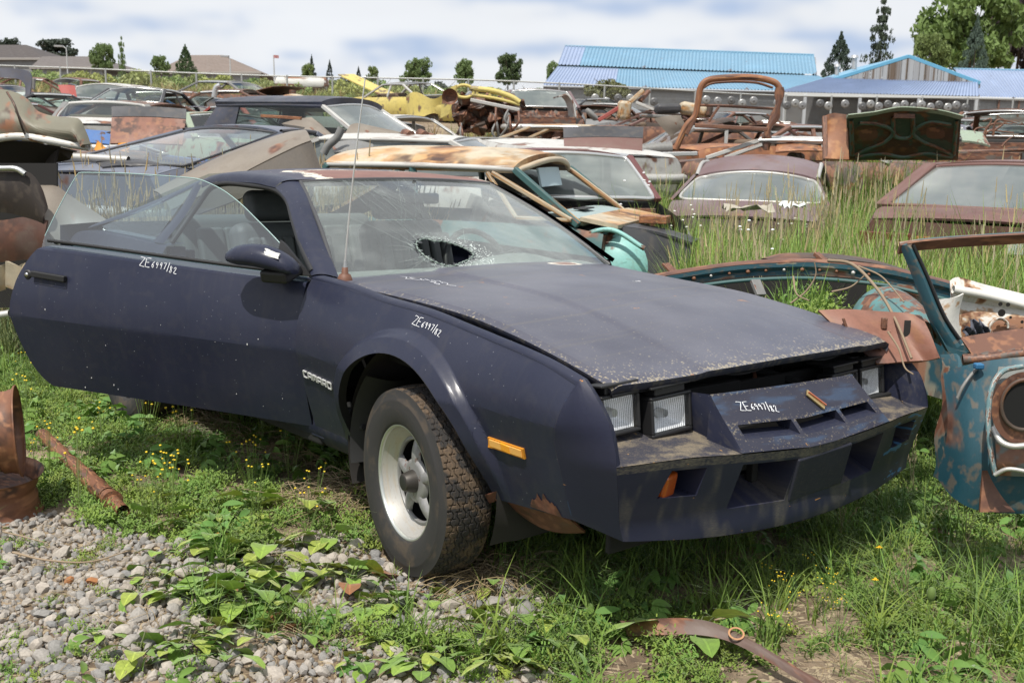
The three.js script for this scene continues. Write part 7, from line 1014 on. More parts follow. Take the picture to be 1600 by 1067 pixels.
sheet('rust_sheet', 'orange-rust scrap sheet low beside the carcass left of the green lid', [[1215, 226], [1282, 222], [1285, 238], [1212, 240]], 13, wm.rustOrange, { dd: [0.5, 0.5, 0, 0] });
sheet('grey_sheet', 'grey slab leaning left of the red beam in the junk', [[914, 172], [921, 170], [937, 188], [928, 189]], 20, wm.grey);
sheet('rust_sheet', 'dark rust hood lying flat beyond the rusty hoop', [[1090, 193], [1145, 184], [1150, 188], [1110, 199]], 18, wm.brown, { dd: [0, 0.8, 0.8, 0] });
sheet('blue_door', 'slate blue door lying against the blue sedan at the left', [[130, 204], [172, 212], [170, 228], [128, 226]], 12.4, wm.blue, { dd: [0.4, 0.3, 0, 0] });
sheet('black_bumper_cover', 'black bumper cover lying in dry grass left of the fastback', [[150, 256], [268, 258], [276, 266], [160, 264]], 9.6, wm.black, { bow: 0.1, dd: [0.3, 0.3, 0, 0] });
sheet('dark_slab', 'grey-black flat scrap lying under the orange boxes', [[90, 236], [230, 240], [225, 250], [85, 250]], 10.6, wm.junk, { dd: [0.8, 0.8, 0, 0] });
single('chrome_bumper', tube([at(75, 245, 10), at(130, 246, 9.9), at(200, 250, 9.8)], 0.035, 20, 8), wm.dullTrim, 'dull chrome bumper bar lying in dry grass behind the open door', 'bumper');
for (const [q, lab] of [[[[146, 234], [152, 219], [166, 232], [182, 235], [160, 240]], 'torn orange cardboard box lying left of the other at the rusty hood foot'], [[[182, 234], [184, 223], [216, 222], [219, 234], [200, 238]], 'open orange box right of the torn one at the rusty hood foot']]) { const o = thing('orange_box', lab, 'box'), c = q.map(([x, y], i) => at(x, y, 11.2 + (i === 4 ? -0.3 : 0))), om = std([0.50, 0.22, 0.03], 0.8); mesh('flap', shell(6, 4, (u, v) => [0, 1, 2].map((i) => lerp(lerp(c[0][i], c[1][i], v), lerp(c[4][i], c[2][i], v), u)), 0.01), om, o); mesh('box_side', shell(6, 4, (u, v) => [0, 1, 2].map((i) => lerp(lerp(c[4][i], c[2][i], v), lerp(c[4][i], c[3][i], v), u) - (i === 2 ? -0.02 : 0)), 0.01), om, o); const m = at(q[0][0] + 28, 231, 10.9); mesh('paper_label', box(m[0], m[1], m[2], 0.10, 0.05, 0.02), std([0.5, 0.5, 0.52], 0.8), o); }
{ // rusty hoop: bare windshield and cowl frame standing on the heap
  const d = 13.5, P = (x, y, e = 0) => at(x, y, d + e), o = thing('windshield_hoop', 'tall rusty bare windshield frame standing over the junk', 'car part');
  mesh('frame_hoop', tube([P(1056, 234), P(1064, 215), P(1074, 195), P(1086, 182), P(1091, 160), P(1096, 135), P(1105, 126), P(1140, 121), P(1185, 122), P(1213, 130), P(1219, 138)], 0.040, 70, 8), wm.rustOrange, o);
  mesh('frame_side', tube([P(1219, 136), P(1217, 160), P(1212, 180), P(1200, 205), P(1198, 235)], (t) => 0.05 + 0.015 * Math.sin(t * 17), 30, 8), wm.rust, o);
  mesh('inner_rail', [tube([P(1100, 137, 0.1), P(1110, 131, 0.1), P(1180, 129, 0.1), P(1208, 137, 0.1)], 0.018, 24, 6), tube([P(1090, 164, 0.2), P(1140, 166, 0.2), P(1210, 170, 0.2)], 0.020, 12, 6)], wm.rust, o);
  mesh('brace', [bar(P(1108, 190), P(1124, 166), 0.03), bar(P(1086, 184), P(1072, 210), 0.07, 0.05), bar(P(1086, 196), P(1200, 202, -0.2), 0.07, 0.05)], wm.rust, o);
}
{ const o = thing('seat_block', 'cream seat block tipped up with a rusty pole beside it', 'car seat'), P = (x, y, e = 0) => at(x, y, 19 + e); mesh('cushion', xf(new RoundedBoxGeometry(0.22, 0.32, 0.2, 3, 0.06), { p: P(975, 172), r: [0.1, 0.3, -0.08] }), wm.cream, o); mesh('frame', bar(P(984, 186), P(986, 160), 0.03), wm.rustOrange, o); single('steel_pole', [bar(P(984, 160), P(1006, 141), 0.10, 0.08)], wm.cream, 'cream bent beam pointing up right from the seat block', 'beam'); single('steel_pole', [bar(P(1000, 158), P(1014, 142, 0.2), 0.08, 0.06)], wm.rust, 'brown rusty beam crossing behind the cream beam', 'beam'); single('steel_pole', [bar(P(935, 188), P(968, 168), 0.07, 0.07)], wm.red, 'red beam slanting up to the seat block', 'beam'); single('steel_pole', [bar(P(994, 160, -0.3), P(1022, 171, -0.3), 0.05, 0.05)], wm.white, 'white bar sloping right below the beams', 'beam'); }
{ const P = (x, y, e = 0) => at(x, y, 19.5 + e), o = thing('black_bench_seat', 'black seat roll lying right of the beams', 'car seat'); mesh('seat_roll', xf(new RoundedBoxGeometry(0.46, 0.17, 0.3, 3, 0.07), { p: P(1043, 170), r: [0, 0.1, 0.04] }), wm.black, o); mesh('seat_base', xf(new RoundedBoxGeometry(0.72, 0.06, 0.3, 2, 0.02), { p: P(1032, 182), r: [0, 0, -0.02] }), wm.grey, o); const c = thing('cream_bench_seat', 'cream seat with brown end beside the black seat roll', 'car seat'); mesh('cushion', xf(new RoundedBoxGeometry(0.5, 0.22, 0.3, 3, 0.08), { p: P(1083, 171, 0.2), r: [0, 0, -0.16] }), wm.cream, c); mesh('end_piece', xf(new RoundedBoxGeometry(0.12, 0.22, 0.3, 3, 0.05), { p: P(1107, 174, 0.2), r: [0, 0, -0.16] }), wm.brown, c); }
single('grey_duct', [tube([at(1003, 236, 14), at(1028, 233, 14), at(1050, 232, 14)], (t) => 0.085 + 0.008 * Math.sin(t * 44), 40, 14)], wm.grey, 'grey ribbed duct lying right of the rust-red upright hood', 'pipe');
single('chrome_strip', [bar(at(1030, 241, 13), at(1090, 240, 13), 0.05, 0.05)], wm.bright, 'bright chrome strip lying below the grey duct', 'trim strip');
for (const [a, b, r, lab] of [[[632, 209], [642, 212], 0.055, 'short rusty pipe on the white hardtop roof, left one'], [[656, 209], [664, 213], 0.055, 'short rusty pipe on the white hardtop roof, middle one'], [[668, 213], [678, 216], 0.045, 'smallest rusty pipe on the white hardtop roof']]) single('pipe_stub', [cyl(at(a[0], a[1], 11.6), at(b[0], b[1], 11.5), r, r, 14)], wm.rust, lab, 'pipe');
single('exhaust_tube', tube([at(505, 240, 10.8), at(512, 228, 10.8), at(526, 215, 10.8), at(534, 200, 10.8)], 0.04, 20, 8), wm.grey, 'grey bent tube sticking up between the leaning grey panels', 'pipe');
single('chrome_post', tube([at(334, 152, 24), at(336, 140, 24), at(338, 136, 24), at(344, 133, 24)], 0.06, 16, 8), wm.bright, 'bent chrome post with a lamp head above the white sedan', 'post');
single('fallen_rail', [bar(at(408, 181, 14), at(470, 185, 13.6), 0.04, 0.04)], wm.rustOrange, 'orange-rust rail lying under the dark vinyl roof', 'scrap metal');
{ const o = thing('cream_dome', 'cream domed roof shell lying behind the dark vinyl roof', 'car roof'), c = at(467, 160, 22); mesh('shell', xf(new THREE.SphereGeometry(0.5, 28, 12, 0, 6.283, 0, 1.57), { s: [0.95, 0.55, 0.7], p: [c[0], c[1] - 0.12, c[2]], r: [0, 0, -0.22] }), wm.cream, o); mesh('shell_rim', xf(new THREE.TorusGeometry(0.5, 0.03, 6, 40), { r: [Q / 2, 0, 0] }).applyMatrix4(new THREE.Matrix4().makeScale(0.95, 0.55, 0.7)).translate(c[0], c[1] - 0.12, c[2]), wm.tanGrey, o); }
{ const P = (x, y, e = 0) => at(x, y, 21 + e), o = thing('hatch_arch', 'dark grey raised hatch frame arching at the far left', 'car part'); mesh('frame_arch', shell(24, 6, (u, v) => { const a = line([P(-40, 108), P(0, 106), P(30, 108), P(46, 112), P(50, 124), P(47, 148)])(u), b = line([P(-40, 122), P(0, 121), P(26, 123), P(36, 128), P(40, 136), P(40, 150)])(u); return a.map((e, i) => lerp(e, b[i], v)); }, 0.04), wm.slate, o); mesh('grey_strut', bar(P(52, 122), P(51, 140), 0.06), wm.grey, o); }
{ const P = (x, y) => at(x, y, 14.5), R = rng(91); for (let i = 0; i < 7; i++) { const x = 1505 + 70 * R(), y = 205 + 30 * R(); single('dead_branch', tube([P(x, y), P(x + 20 * R(), y - 10 - 14 * R()), P(x + 50 * R() - 5, y - 14 - 12 * R())], (t) => 0.018 * (1 - 0.6 * t), 14, 5), wm.rust, ['lowest', 'thick', 'curved', 'thin', 'long', 'forked-looking', 'upper'][i] + ' dead branch tangled over the black wreck at the right edge', 'branch', 'dead branches over the right wreck'); } }
{ const a = at(427, 127, 66), b = at(512, 127, 66), o = thing('storage_tank', 'long white and rust-patched tank behind the fence', 'tank'); mesh('tank_body', [xf(lathe([[0.001, 0], [0.30, 0.08], [0.46, 0.3], [0.46, 3.1], [0.30, 3.32], [0.001, 3.4]], 'x', 28), { p: [a[0], a[1] - 0.15, a[2]] })], weathered(1221, [0.5, 0.5, 0.47], { rust: 0.42, metres: 1.5, size: 192 }), o); for (const t of [0.2, 0.8]) mesh('tank_stand', box(lerp(a[0], b[0], t), a[1] - 0.85, a[2], 0.15, 0.7, 0.8), wm.rust, o); }
// ---- growth among the wrecks
{
  const dry = std([0.42, 0.35, 0.20], 0.9), headG = (seed, n, H, lean) => { const R = rng(seed), g = []; for (let i = 0; i < n; i++) { const a = R() * 6.28, l = lean * R(), h = H * (0.6 + 0.5 * R()), x = Math.cos(a) * l * h, z = Math.sin(a) * l * h, ox = (R() - 0.5) * 0.2, oz = (R() - 0.5) * 0.2; g.push(tube([[ox, 0, oz], [ox + x * 0.35, h * 0.55, oz + z * 0.35], [ox + x, h, oz + z]], 0.0022, 5, 3)); const q = xf(new THREE.CylinderGeometry(0.002, 0.006, 0.08 + 0.05 * R(), 5), { r: [z * 0.8, 0, -x * 0.8], p: [ox + x * 1.02, h + 0.03, oz + z * 1.02] }); g.push(q); } return merge(g); };
  const gz = (p, w) => w[1] < -5.2 && p[0] > 985 && p[0] < 1680, near = (w) => Math.hypot(w[0] - 2.0, w[1] + 5.0);
  const lush = (p) => inP(p, [[1285, 250], [1400, 245], [1440, 300], [1430, 420], [1290, 400], [1300, 330]]);
  const avoidTeal = (w) => w[1] > -5.5 && w[0] > 0.9;
  const clear = (w) => w[1] > -6.6 && w[0] > 0.3 && w[0] < 1.35 || w[1] > -8.9 && w[0] > 0.2 && w[0] < 1.2;
  scatter('tall_green_grass', [tuft(81, 20, 1.15, 0.015, 0.35, 5), tuft(82, 20, 0.98, 0.013, 0.5, 5)], plainLeaf([0.235, 0.35, 0.065]), spotsOn(19000, 971, [0.7, -5.3, 7.5, -13.5], (p, w, R) => { if (avoidTeal(w) || clear(w)) return 0; if (w[1] < -8.6 && !lush(p) && R() < 0.35) return 0; return lush(p) ? 1.05 : R() < 0.8 ? 0.55 + 0.35 * patchy(w, 1.2, 973) : 0; }, 1), 'tall lush grass growing between the wrecks on the right', { tint: 0.4, seed: 14 });
  scatter('dry_seed_grass', [headG(83, 9, 1.2, 0.28), headG(84, 8, 1.05, 0.36)], dry, spotsOn(800, 975, [0.9, -5.6, 7.5, -12], (p, w, R) => { if (avoidTeal(w) || clear(w)) return 0; return p[0] > 1010 && (patchy(w, 0.8, 977) > 0.44 || p[0] > 1300) ? 0.55 + 0.35 * R() : R() < 0.08 ? 0.7 : 0; }, 1), 'dry tan seed heads standing in the tall grass on the right', { hue: 0.15, tint: 0.5, seed: 15 });
  scatter('dry_brown_grass', [tuft(85, 13, 0.95, 0.007, 0.5, 4)], std([0.30, 0.24, 0.11], 0.9), spotsOn(1200, 979, [1.6, -5.5, 7.5, -9.5], (p, w, R) => { if (avoidTeal(w) || clear(w)) return 0; return patchy(w, 0.9, 981) > 0.46 || p[0] > 1420 ? 0.6 + 0.4 * R() : 0; }, 1), 'brown dry grass mixed into the growth on the right', { hue: 0.2, seed: 16 });
  scatter('white_blossoms', [(() => { const R = rng(5), g = []; for (let i = 0; i < 9; i++) g.push(xf(new THREE.IcosahedronGeometry(0.011, 0), { s: [1, 0.6, 1], p: [(R() - 0.5) * 0.3, 0.55 + 0.45 * R(), (R() - 0.5) * 0.3] })); return merge(g); })()], std([0.75, 0.76, 0.72], 0.8), spotsOn(26, 983, [0.8, -6.4, 3.6, -9.2], (p, w) => clear(w) || p[0] > 1260 ? 0 : 1, 1), 'small white blossoms dotted in the grass before the mauve coupe', { hue: 0.02, tint: 0.1, seed: 17 });
  scatter('dry_left_grass', [headG(86, 10, 0.9, 0.3), headG(87, 9, 0.8, 0.4), tuft(88, 10, 0.6, 0.007, 0.5, 4)], std([0.38, 0.30, 0.17], 0.9), spotsOn(2300, 985, [-6, -7.2, -0.9, -11.5], (p, w, R) => w[0] > -2.0 && w[1] > -8.2 ? 0 : 0.75 + 0.3 * R(), 1), 'dry tan seed grass standing behind the open door', { hue: 0.15, tint: 0.5, seed: 18 });
  scatter('left_green_grass', [tuft(89, 12, 0.6, 0.010, 0.5, 5)], plainLeaf([0.17, 0.23, 0.08]), spotsOn(1700, 987, [-6, -6.6, -0.6, -10.5], (p, w) => w[0] > -1.9 && w[1] > -7.6 ? 0 : 0.8, 1), 'green grass under the dry stalks behind the open door', { tint: 0.4, seed: 19 });
  scatter('yard_weeds', [tuft(90, 16, 0.8, 0.03, 0.6, 3), tuft(91, 14, 0.6, 0.025, 0.8, 3)], plainLeaf([0.21, 0.24, 0.075], 0.25), spotsOn(9000, 989, [-24, -10, 24, -58], (p, w, R) => p[0] > 820 && w[1] < -38 || p[0] > 515 && p[0] < 725 && w[1] < -25 && w[1] > -36 ? 0 : patchy(w, 0.25, 991) > 0.42 || R() < 0.3 ? (w[1] < -34 ? 0.45 : 0.5) + 0.35 * R() : 0, 1), 'weeds and grass grown through the yard between the far wrecks', { hue: 0.5, tint: 0.5, seed: 20 });
  scatter('dry_yard_grass', [tuft(92, 14, 0.6, 0.02, 0.6, 3)], std([0.34, 0.26, 0.14], 0.9), spotsOn(4200, 993, [-24, -10, 24, -55], (p, w, R) => !(p[0] > 820 && w[1] < -38) && !(p[0] > 515 && p[0] < 725 && w[1] < -25 && w[1] > -36) && patchy(w, 0.3, 995) > 0.5 ? 0.7 + 0.5 * R() : 0, 1), 'dry yellow grass patches between the far wrecks', { hue: 0.2, tint: 0.4, seed: 21 });
  scatter('inner_weeds', [herb(94, 30, 0.09, 0.16, 0.016), tuft(95, 10, 0.2, 0.006, 0.5, 4)], plainLeaf([0.20, 0.33, 0.05]), Array.from({ length: 34 }, (_, i) => { const R = rng(i * 3 + 7), p = at(1205 + 100 * R(), 470 + 12 * R(), 4.75 + 0.25 * R()); return [p[0], p[1] - 0.10, p[2], 1.2]; }), 'weeds growing up inside the roofless teal body', { seed: 23 });
}
// ---- the crowded far rows: plain rusted shells and loose scrap
{
  const R = rng(1601), mk = (paint, roof, o) => { const g = wreck('far_wreck', 'small rusted wreck in the crowded far rows before the back fence', 800, 300, 30, 0, { wheels: false, no: 'lamps seats bumper ' + (o.no ?? ''), ...o, no: 'lamps seats bumper ' + (o.no ?? ''), paint, roof }, 'rusted wrecks in the far rows'); return g; };
  const protos = [mk(wm.grey, wm.rust, { H: 1.32, no: 'windshield rearglass', mid: true }), mk(wm.brown, wm.rustRed, { H: 1.36, hoodUp: 0.4 }), mk(wm.junk, wm.grey, { H: 1.28, no: 'hood windshield', deckUp: 0.35 }), mk(wm.maroon, wm.maroon, { H: 1.35, frontGlass: dustyGlass }), mk(wm.grey, wm.junk, { H: 1.3, no: 'hood front rearglass' }), mk(wm.slate, wm.slate, { H: 1.28, frontGlass: dustyGlass, rearGlass: dustyGlass }), mk(wm.white, wm.rust, { H: 1.1, no: 'roof windshield rearglass', hoodUp: 0.25 }), mk(wm.black, wm.black, { H: 1.3, mid: true })];
  const spots = []; let guard = 0;
  while (spots.length < 34 && guard++ < 3000) { const d = 19 + 25 * R(), px = -40 + 1690 * R(); if (px > 515 && px < 905 || px > 900 && px < 1260 && d < 27) continue; if (px < 900 && d > 31) continue; if (px < 520 && d < 19) continue; if (px > 1180 && d < 16) continue; const p = at(px, 200, d); if (spots.some((s) => Math.hypot(s[0] - p[0], (s[2] - p[2]) * 0.8) < 2.1)) continue; spots.push([p[0], terrain(p[0], p[2]) - 0.35 + 0.2 * R(), p[2]]); }
  spots.forEach((s, i) => { const o = i < protos.length ? protos[i] : protos[i % protos.length].clone(); if (i >= protos.length) { o.name = numbered('far_wreck'); scene.add(o); } o.position.set(...s); o.rotation.set((R() - 0.5) * 0.1, R() < 0.6 ? (R() - 0.5) * 0.9 + (R() < 0.5 ? 0 : Q) : R() * 6.28, (R() - 0.5) * 0.14); });
  { const cols = ['grey rust-roofed shell with open windows', 'dark brown wreck with raised hood', 'stripped rust hulk with raised trunk', 'maroon wreck', 'grey wreck with bare engine bay', 'slate blue wreck with both windows', 'roofless white shell', 'black wreck'], all = scene.children.filter((o) => o.name.startsWith('far_wreck')); cols.forEach((c, k) => countOff(all.filter((o, i) => i % protos.length === k), (n) => n + ' ' + c + ' from the left in the far rows')); }
  const kinds = [
    ['bent_sheet', 'bent rusty sheet lying loose among the far wrecks', 'scrap metal', shell(10, 6, (u, v) => [(u - 0.5) * 1.2, 0.15 * Math.sin(u * 4) + 0.1 * v, (v - 0.5) * 0.8], 0.02), wm.rust],
    ['loose_fender', 'curved loose fender dumped among the far wrecks', 'body panel', shell(12, 8, (u, v) => [(u - 0.5) * 1.3, 0.45 * Math.sin(u * Q) * (1 - v * 0.3), 0.25 * v * v], 0.02), wm.grey],
    ['scrap_pipe', 'rusty pipe sticking out of the far wrecks', 'pipe', tube([[-0.8, 0, 0], [0, 0.15, 0.1], [0.6, 0.2, 0], [0.9, 0.45, 0.1]], 0.035, 16, 6), wm.rust],
    ['old_tyre', 'old black tyre lying among the far wrecks', 'tyre', xf(new THREE.TorusGeometry(0.24, 0.09, 8, 20), { r: [1.3, 0, 0] }), rubberOld],
    ['loose_bumper', 'dull bumper bar thrown on the far wrecks', 'bumper', tube([[-0.85, 0, 0.15], [-0.75, 0.02, 0], [0, 0.05, -0.08], [0.75, 0.02, 0], [0.85, 0, 0.15]], 0.06, 20, 6), wm.dullTrim],
    ['loose_hood', 'dark hood propped up among the far wrecks', 'body panel', shell(10, 8, (u, v) => [(u - 0.5) * 1.2, 0.4 * v + 0.05 * Math.sin(u * Q), -0.6 * v], 0.03), wm.maroon],
    ['door_scrap', 'car door leaning in the far rows', 'car door', xf(merge([shell(8, 6, (u, v) => [(u - 0.5) * 1.1, 0.6 * v, -0.15 * v], 0.08), tube([[-0.5, 0.6, -0.15], [-0.3, 0.95, -0.22], [0.35, 0.97, -0.22], [0.52, 0.6, -0.15]], 0.03, 18, 6)]), { s: [0.8, 0.55, 0.8] }), wm.slate],
    ['engine_block', 'rusty engine lump lying between the far wrecks', 'engine', merge([box(0, 0.2, 0, 0.6, 0.35, 0.4, 0.05), cyl([-0.2, 0.4, 0], [-0.2, 0.6, 0], 0.12), cyl([0.2, 0.3, 0.2], [0.2, 0.3, 0.4], 0.1), box(0.1, 0.45, 0.05, 0.3, 0.12, 0.3, 0.03)]), wm.junk],
  ];
  kinds.forEach(([n, label, cat, geo, mat], k) => { const list = []; for (let i = 0; i < 11; i++) { const d = 17 + 14 * R(), px = -20 + 1660 * R(); if ((px > 500 && px < 900) || (px > 1100 && px < 1340 && d < 14)) { i--; continue; } const p = at(px, 200, d), y = terrain(p[0], p[2]) + 0.10 + 0.35 * R(); const m = single(n, geo, mat, label, cat, label.split(' ').slice(-3).join(' ') + ': ' + n.replace('_', ' ') + 's'); m.position.set(p[0], y, p[2]); m.rotation.set((R() - 0.5) * 0.4, R() * 6.28, (R() - 0.5) * 0.3); m.scale.setScalar(0.85); list.push(m); } countOff(list, (n) => n + ' ' + label.replace(/^(\w+ )/, '$1') + ', counting from the left'); });
}
// ---------------------------------------------------------------- fence, buildings, trees
{
  const o = thing('chain_link_fence', 'long chain-link fence with grey posts and top rail across the back of the yard', 'fence'), gal = std([0.36, 0.37, 0.36], 0.5, 0.4);
  const tops = keys([[-120, 98], [130, 107], [410, 118], [750, 125], [930, 133], [1250, 150], [1530, 154], [1720, 158]]), D = (px) => 58, pt = (px) => at(px, tops(px), D(px));
  const xs = []; for (let x = -120; x <= 1720; x += 71) xs.push(x);
  for (const x of xs) { const p = pt(x), y = terrain(p[0], p[2]) - 0.2; mesh('fence_post', cyl([p[0], y, p[2]], [p[0], p[1] + 0.06, p[2]], 0.055, 0.05, 8), gal, o); }
  mesh('top_rail', tube(xs.map(pt), 0.042, 120, 6), gal, o);
  const link = tex(64, 64, (u, v) => { const a = Math.abs(mod(u + v, 0.5) - 0.25), b = Math.abs(mod(u - v + 2, 0.5) - 0.25), k = Math.min(a, b) < 0.012 ? 1 : 0; return [0.4, 0.41, 0.4, k]; }, { metres: 0.16 });
  mesh('wire_mesh', grid(60, 2, (u, v) => { const p = pt(lerp(-120, 1720, u)); return [p[0], lerp(p[1], terrain(p[0], p[2]), v), p[2] - 0.06, p[0], v * 2]; }), new THREE.MeshStandardMaterial({ map: link, transparent: true, roughness: 0.6, side: THREE.DoubleSide }), o);
}
const metalBlue = (c, seed) => weathered(seed, c, { rust: 0, fade: c.map((x) => x * 1.25), fadeAmt: 0.6, metres: 6, rough: 0.35, dirt: 0.05, size: 128, grain: 0.05 });
const roofBlue = metalBlue([0.14, 0.275, 0.385], 1301), roofLav = metalBlue([0.24, 0.30, 0.43], 1303), greyWall = weathered(1305, [0.22, 0.23, 0.24], { rust: 0.05, metres: 4, size: 128 });
const lp = (a, b, t) => a.map((e, i) => lerp(e, b[i], t));
// ribbed metal sheeting between two edges, split into courses of sheets
function sheeting(parent, name, A0, A1, B0, B1, n, mat) { // A ridge line, B eave line
  for (let k = 0; k < n; k++) {
    const m = typeof mat === 'function' ? mat(k / n) : mat;
    mesh(name, grid(12, 1, (u, v) => { const t = (k + u) / n, p = lp(lp(A0, A1, t), lp(B0, B1, t), v), r = [0.07, 0, 0, 0][Math.round(u * 12) % 4]; return [p[0], p[1] + r, p[2] + r * 0.4, t * 18, v * 6]; }, 0.3), m, parent);
  }
}
{
  const o = thing('blue_barn', 'long barn with two-tier bright blue metal roof', 'building'), L = (a, b, c, d2) => [at(...a), at(...b)];
  const R0 = at(883, 72, 84), R1 = at(1272, 86, 84), M0 = at(872, 101, 79), M1 = at(1277, 116.5, 79), N0 = at(872, 104, 78.6), N1 = at(1277.5, 119, 78.6), E0 = at(849, 133, 73), E1 = at(1330, 144, 73);
  sheeting(o, 'upper_roof_sheet', R0, R1, M0, M1, 24, (t) => t < 0.06 ? roofLav : roofBlue);
  sheeting(o, 'lower_roof_sheet', N0, N1, E0, E1, 30, (t) => t < 0.22 ? roofLav : roofBlue);
  mesh('ridge_cap', tube([R0, R1], 0.10, 2, 6), roofBlue, o); mesh('tier_gap', [shell(2, 1, (u, v) => lp(lp(M0, M1, u), lp(N0, N1, u), v).map((e, i) => e - (i === 1 ? 0.12 : 0)), 0.05)], std([0.02, 0.05, 0.08], 0.8), o);
  const b0 = [R0[0], R0[1] - 4.5, R0[2] - 8], b1 = [R1[0], R1[1] - 4.5, R1[2] - 8]; mesh('rear_roof', grid(2, 1, (u, v) => lp(lp(R0, R1, u), lp(b0, b1, u), v)), roofBlue, o);
  mesh('front_wall', shell(2, 1, (u, v) => { const p = lp([E0[0] + 0.3, E0[1], E0[2] - 0.5], [E1[0] - 0.3, E1[1], E1[2] - 0.5], u); return [p[0], p[1] - 0.1 - 3.2 * v, p[2]]; }, 0.2), greyWall, o);
  for (const [r, m2, e] of [[R0, M0, E0], [R1, M1, E1]]) mesh('gable_wall', shell(2, 2, (u, v) => { const p = lp(r, v < 0.5 ? lp(r, m2, v * 2) : e, v < 0.5 ? 1 : 1); const q = v === 0 ? r : v < 0.6 ? m2 : e; return [q[0], q[1] - 0.15 - 3 * u, q[2] - (u > 0 ? 0 : 0)]; }, 0.15), greyWall, o);
  mesh('gutter', tube([[E0[0], E0[1] - 0.08, E0[2] + 0.05], [E1[0], E1[1] - 0.08, E1[2] + 0.05]], 0.08, 2, 6), std([0.35, 0.37, 0.4], 0.5), o);
  for (let k = 0; k < 6; k++) { const p = lp(E0, E1, 0.12 + k * 0.15); mesh('window', box(p[0], p[1] - 1.0, p[2] - 0.36, 1.1, 0.6, 0.06), std([0.03, 0.035, 0.04], 0.2), o); }
}
{
  const o = thing('gable_shed', 'open-sided shed with weathered plank gable and blue roof', 'building'), d = 63;
  const AP = at(1420, 88, d), GL = at(1300, 125, d), GR_ = at(1532, 130, d), back = (p, k = 9, s = 0) => [p[0] + s, p[1], p[2] - k];
  const LL = at(1222, 146, d - 1.5);
  // plank gable
  const n = 22, base0 = at(1312, 124, d - 0.1), base1 = at(1522, 128, d - 0.1);
  for (let k = 0; k < n; k++) { const a = lp(base0, base1, k / n), b = lp(base0, base1, (k + 0.96) / n), hy = (x) => { const t = x[0] < AP[0] ? (x[0] - GL[0]) / (AP[0] - GL[0]) : (GR_[0] - x[0]) / (GR_[0] - AP[0]); return lerp(GL[1], AP[1], clamp(t, 0, 1)) - 0.12; }; mesh('plank', shell(1, 1, (u, v) => { const p = u ? b : a; return [p[0], lerp(Math.max(hy(p), p[1] + 0.02), p[1], v), p[2] + (k % 3) * 0.02, p[0], p[1]]; }, 0.04), weatherWood(k), o); }
  sheeting(o, 'roof_sheet', back(AP), AP, back(GL, 9), GL, 8, roofBlue); sheeting(o, 'roof_sheet', AP, back(AP), GR_, back(GR_), 8, roofBlue);
  mesh('roof_edge', [bar(AP, GL, 0.16, 0.22), bar(AP, GR_, 0.16, 0.22)], std([0.12, 0.34, 0.50], 0.45), o);
  // skirt roof over the front
  const S0 = at(1296, 121.5, d + 0.2), S1 = at(1528, 126.5, d + 0.2), T0 = at(1222, 143.5, d - 3.5), T1 = at(1530, 150.5, d - 3.5);
  sheeting(o, 'skirt_sheet', S0, S1, T0, T1, 20, roofLav);
  mesh('fascia_board', shell(2, 1, (u, v) => { const p = lp(T0, T1, u); return [p[0], p[1] - 0.02 - 0.16 * v, p[2] + 0.05]; }, 0.06), std([0.55, 0.56, 0.55], 0.7), o);
  for (const x of [1228, 1259, 1345, 1437, 1527]) { const p = at(x, lerp(144, 151, (x - 1222) / 308), d - 3.6); mesh('porch_post', box(p[0], p[1] - 1.3, p[2], 0.16, 2.4, 0.16, 0.02), std([0.42, 0.44, 0.46], 0.7), o); }
  mesh('back_wall', shell(2, 1, (u, v) => { const p = lp(at(1228, 146, d - 0.6), at(1530, 152, d - 0.6), u); return [p[0], p[1] + 0.1 - 2.8 * v, p[2]]; }, 0.1), weathered(1311, [0.10, 0.10, 0.105], { rust: 0.1, metres: 3, size: 128 }), o);
  for (const [x, y0, y1, r] of [[1335, 88, 108, 0.16], [1308, 102, 117, 0.13]]) { const a = at(x, y1, d + 3), b = at(x + 1, y0, d + 3); mesh('roof_vent', [cyl(a, b, r, r, 12), cyl([b[0], b[1] - 0.1, b[2]], [b[0], b[1] + 0.06, b[2]], r * 1.6, r * 1.2, 12)], std([0.5, 0.5, 0.5], 0.4, 0.6), o); }
  mesh('downpipe', tube([at(1531, 131, d), at(1531, 136, d), at(1526, 139, d)], 0.05, 8, 6), std([0.2, 0.22, 0.24], 0.5), o);
  // hubcaps hung in rows along the porch
  const R = rng(131), hub = lathe([[0.001, 0.05], [0.06, 0.05], [0.08, 0.03], [0.13, 0.045], [0.17, 0.02], [0.19, 0.0]], 'z', 20), mats = [std([0.24, 0.24, 0.24], 0.4, 0.5), std([0.13, 0.13, 0.13], 0.45, 0.5), std([0.30, 0.30, 0.29], 0.35, 0.5)];
  let first = null; const hook = [1215, 1230, 1243, 1254, 1282, 1295, 1321, 1348, 1361, 1374, 1388, 1401, 1414, 1428, 1441, 1455, 1468, 1482, 1495, 1509, 930, 948, 966, 985, 1003, 1022, 1104, 1122, 1143, 1160, 1178];
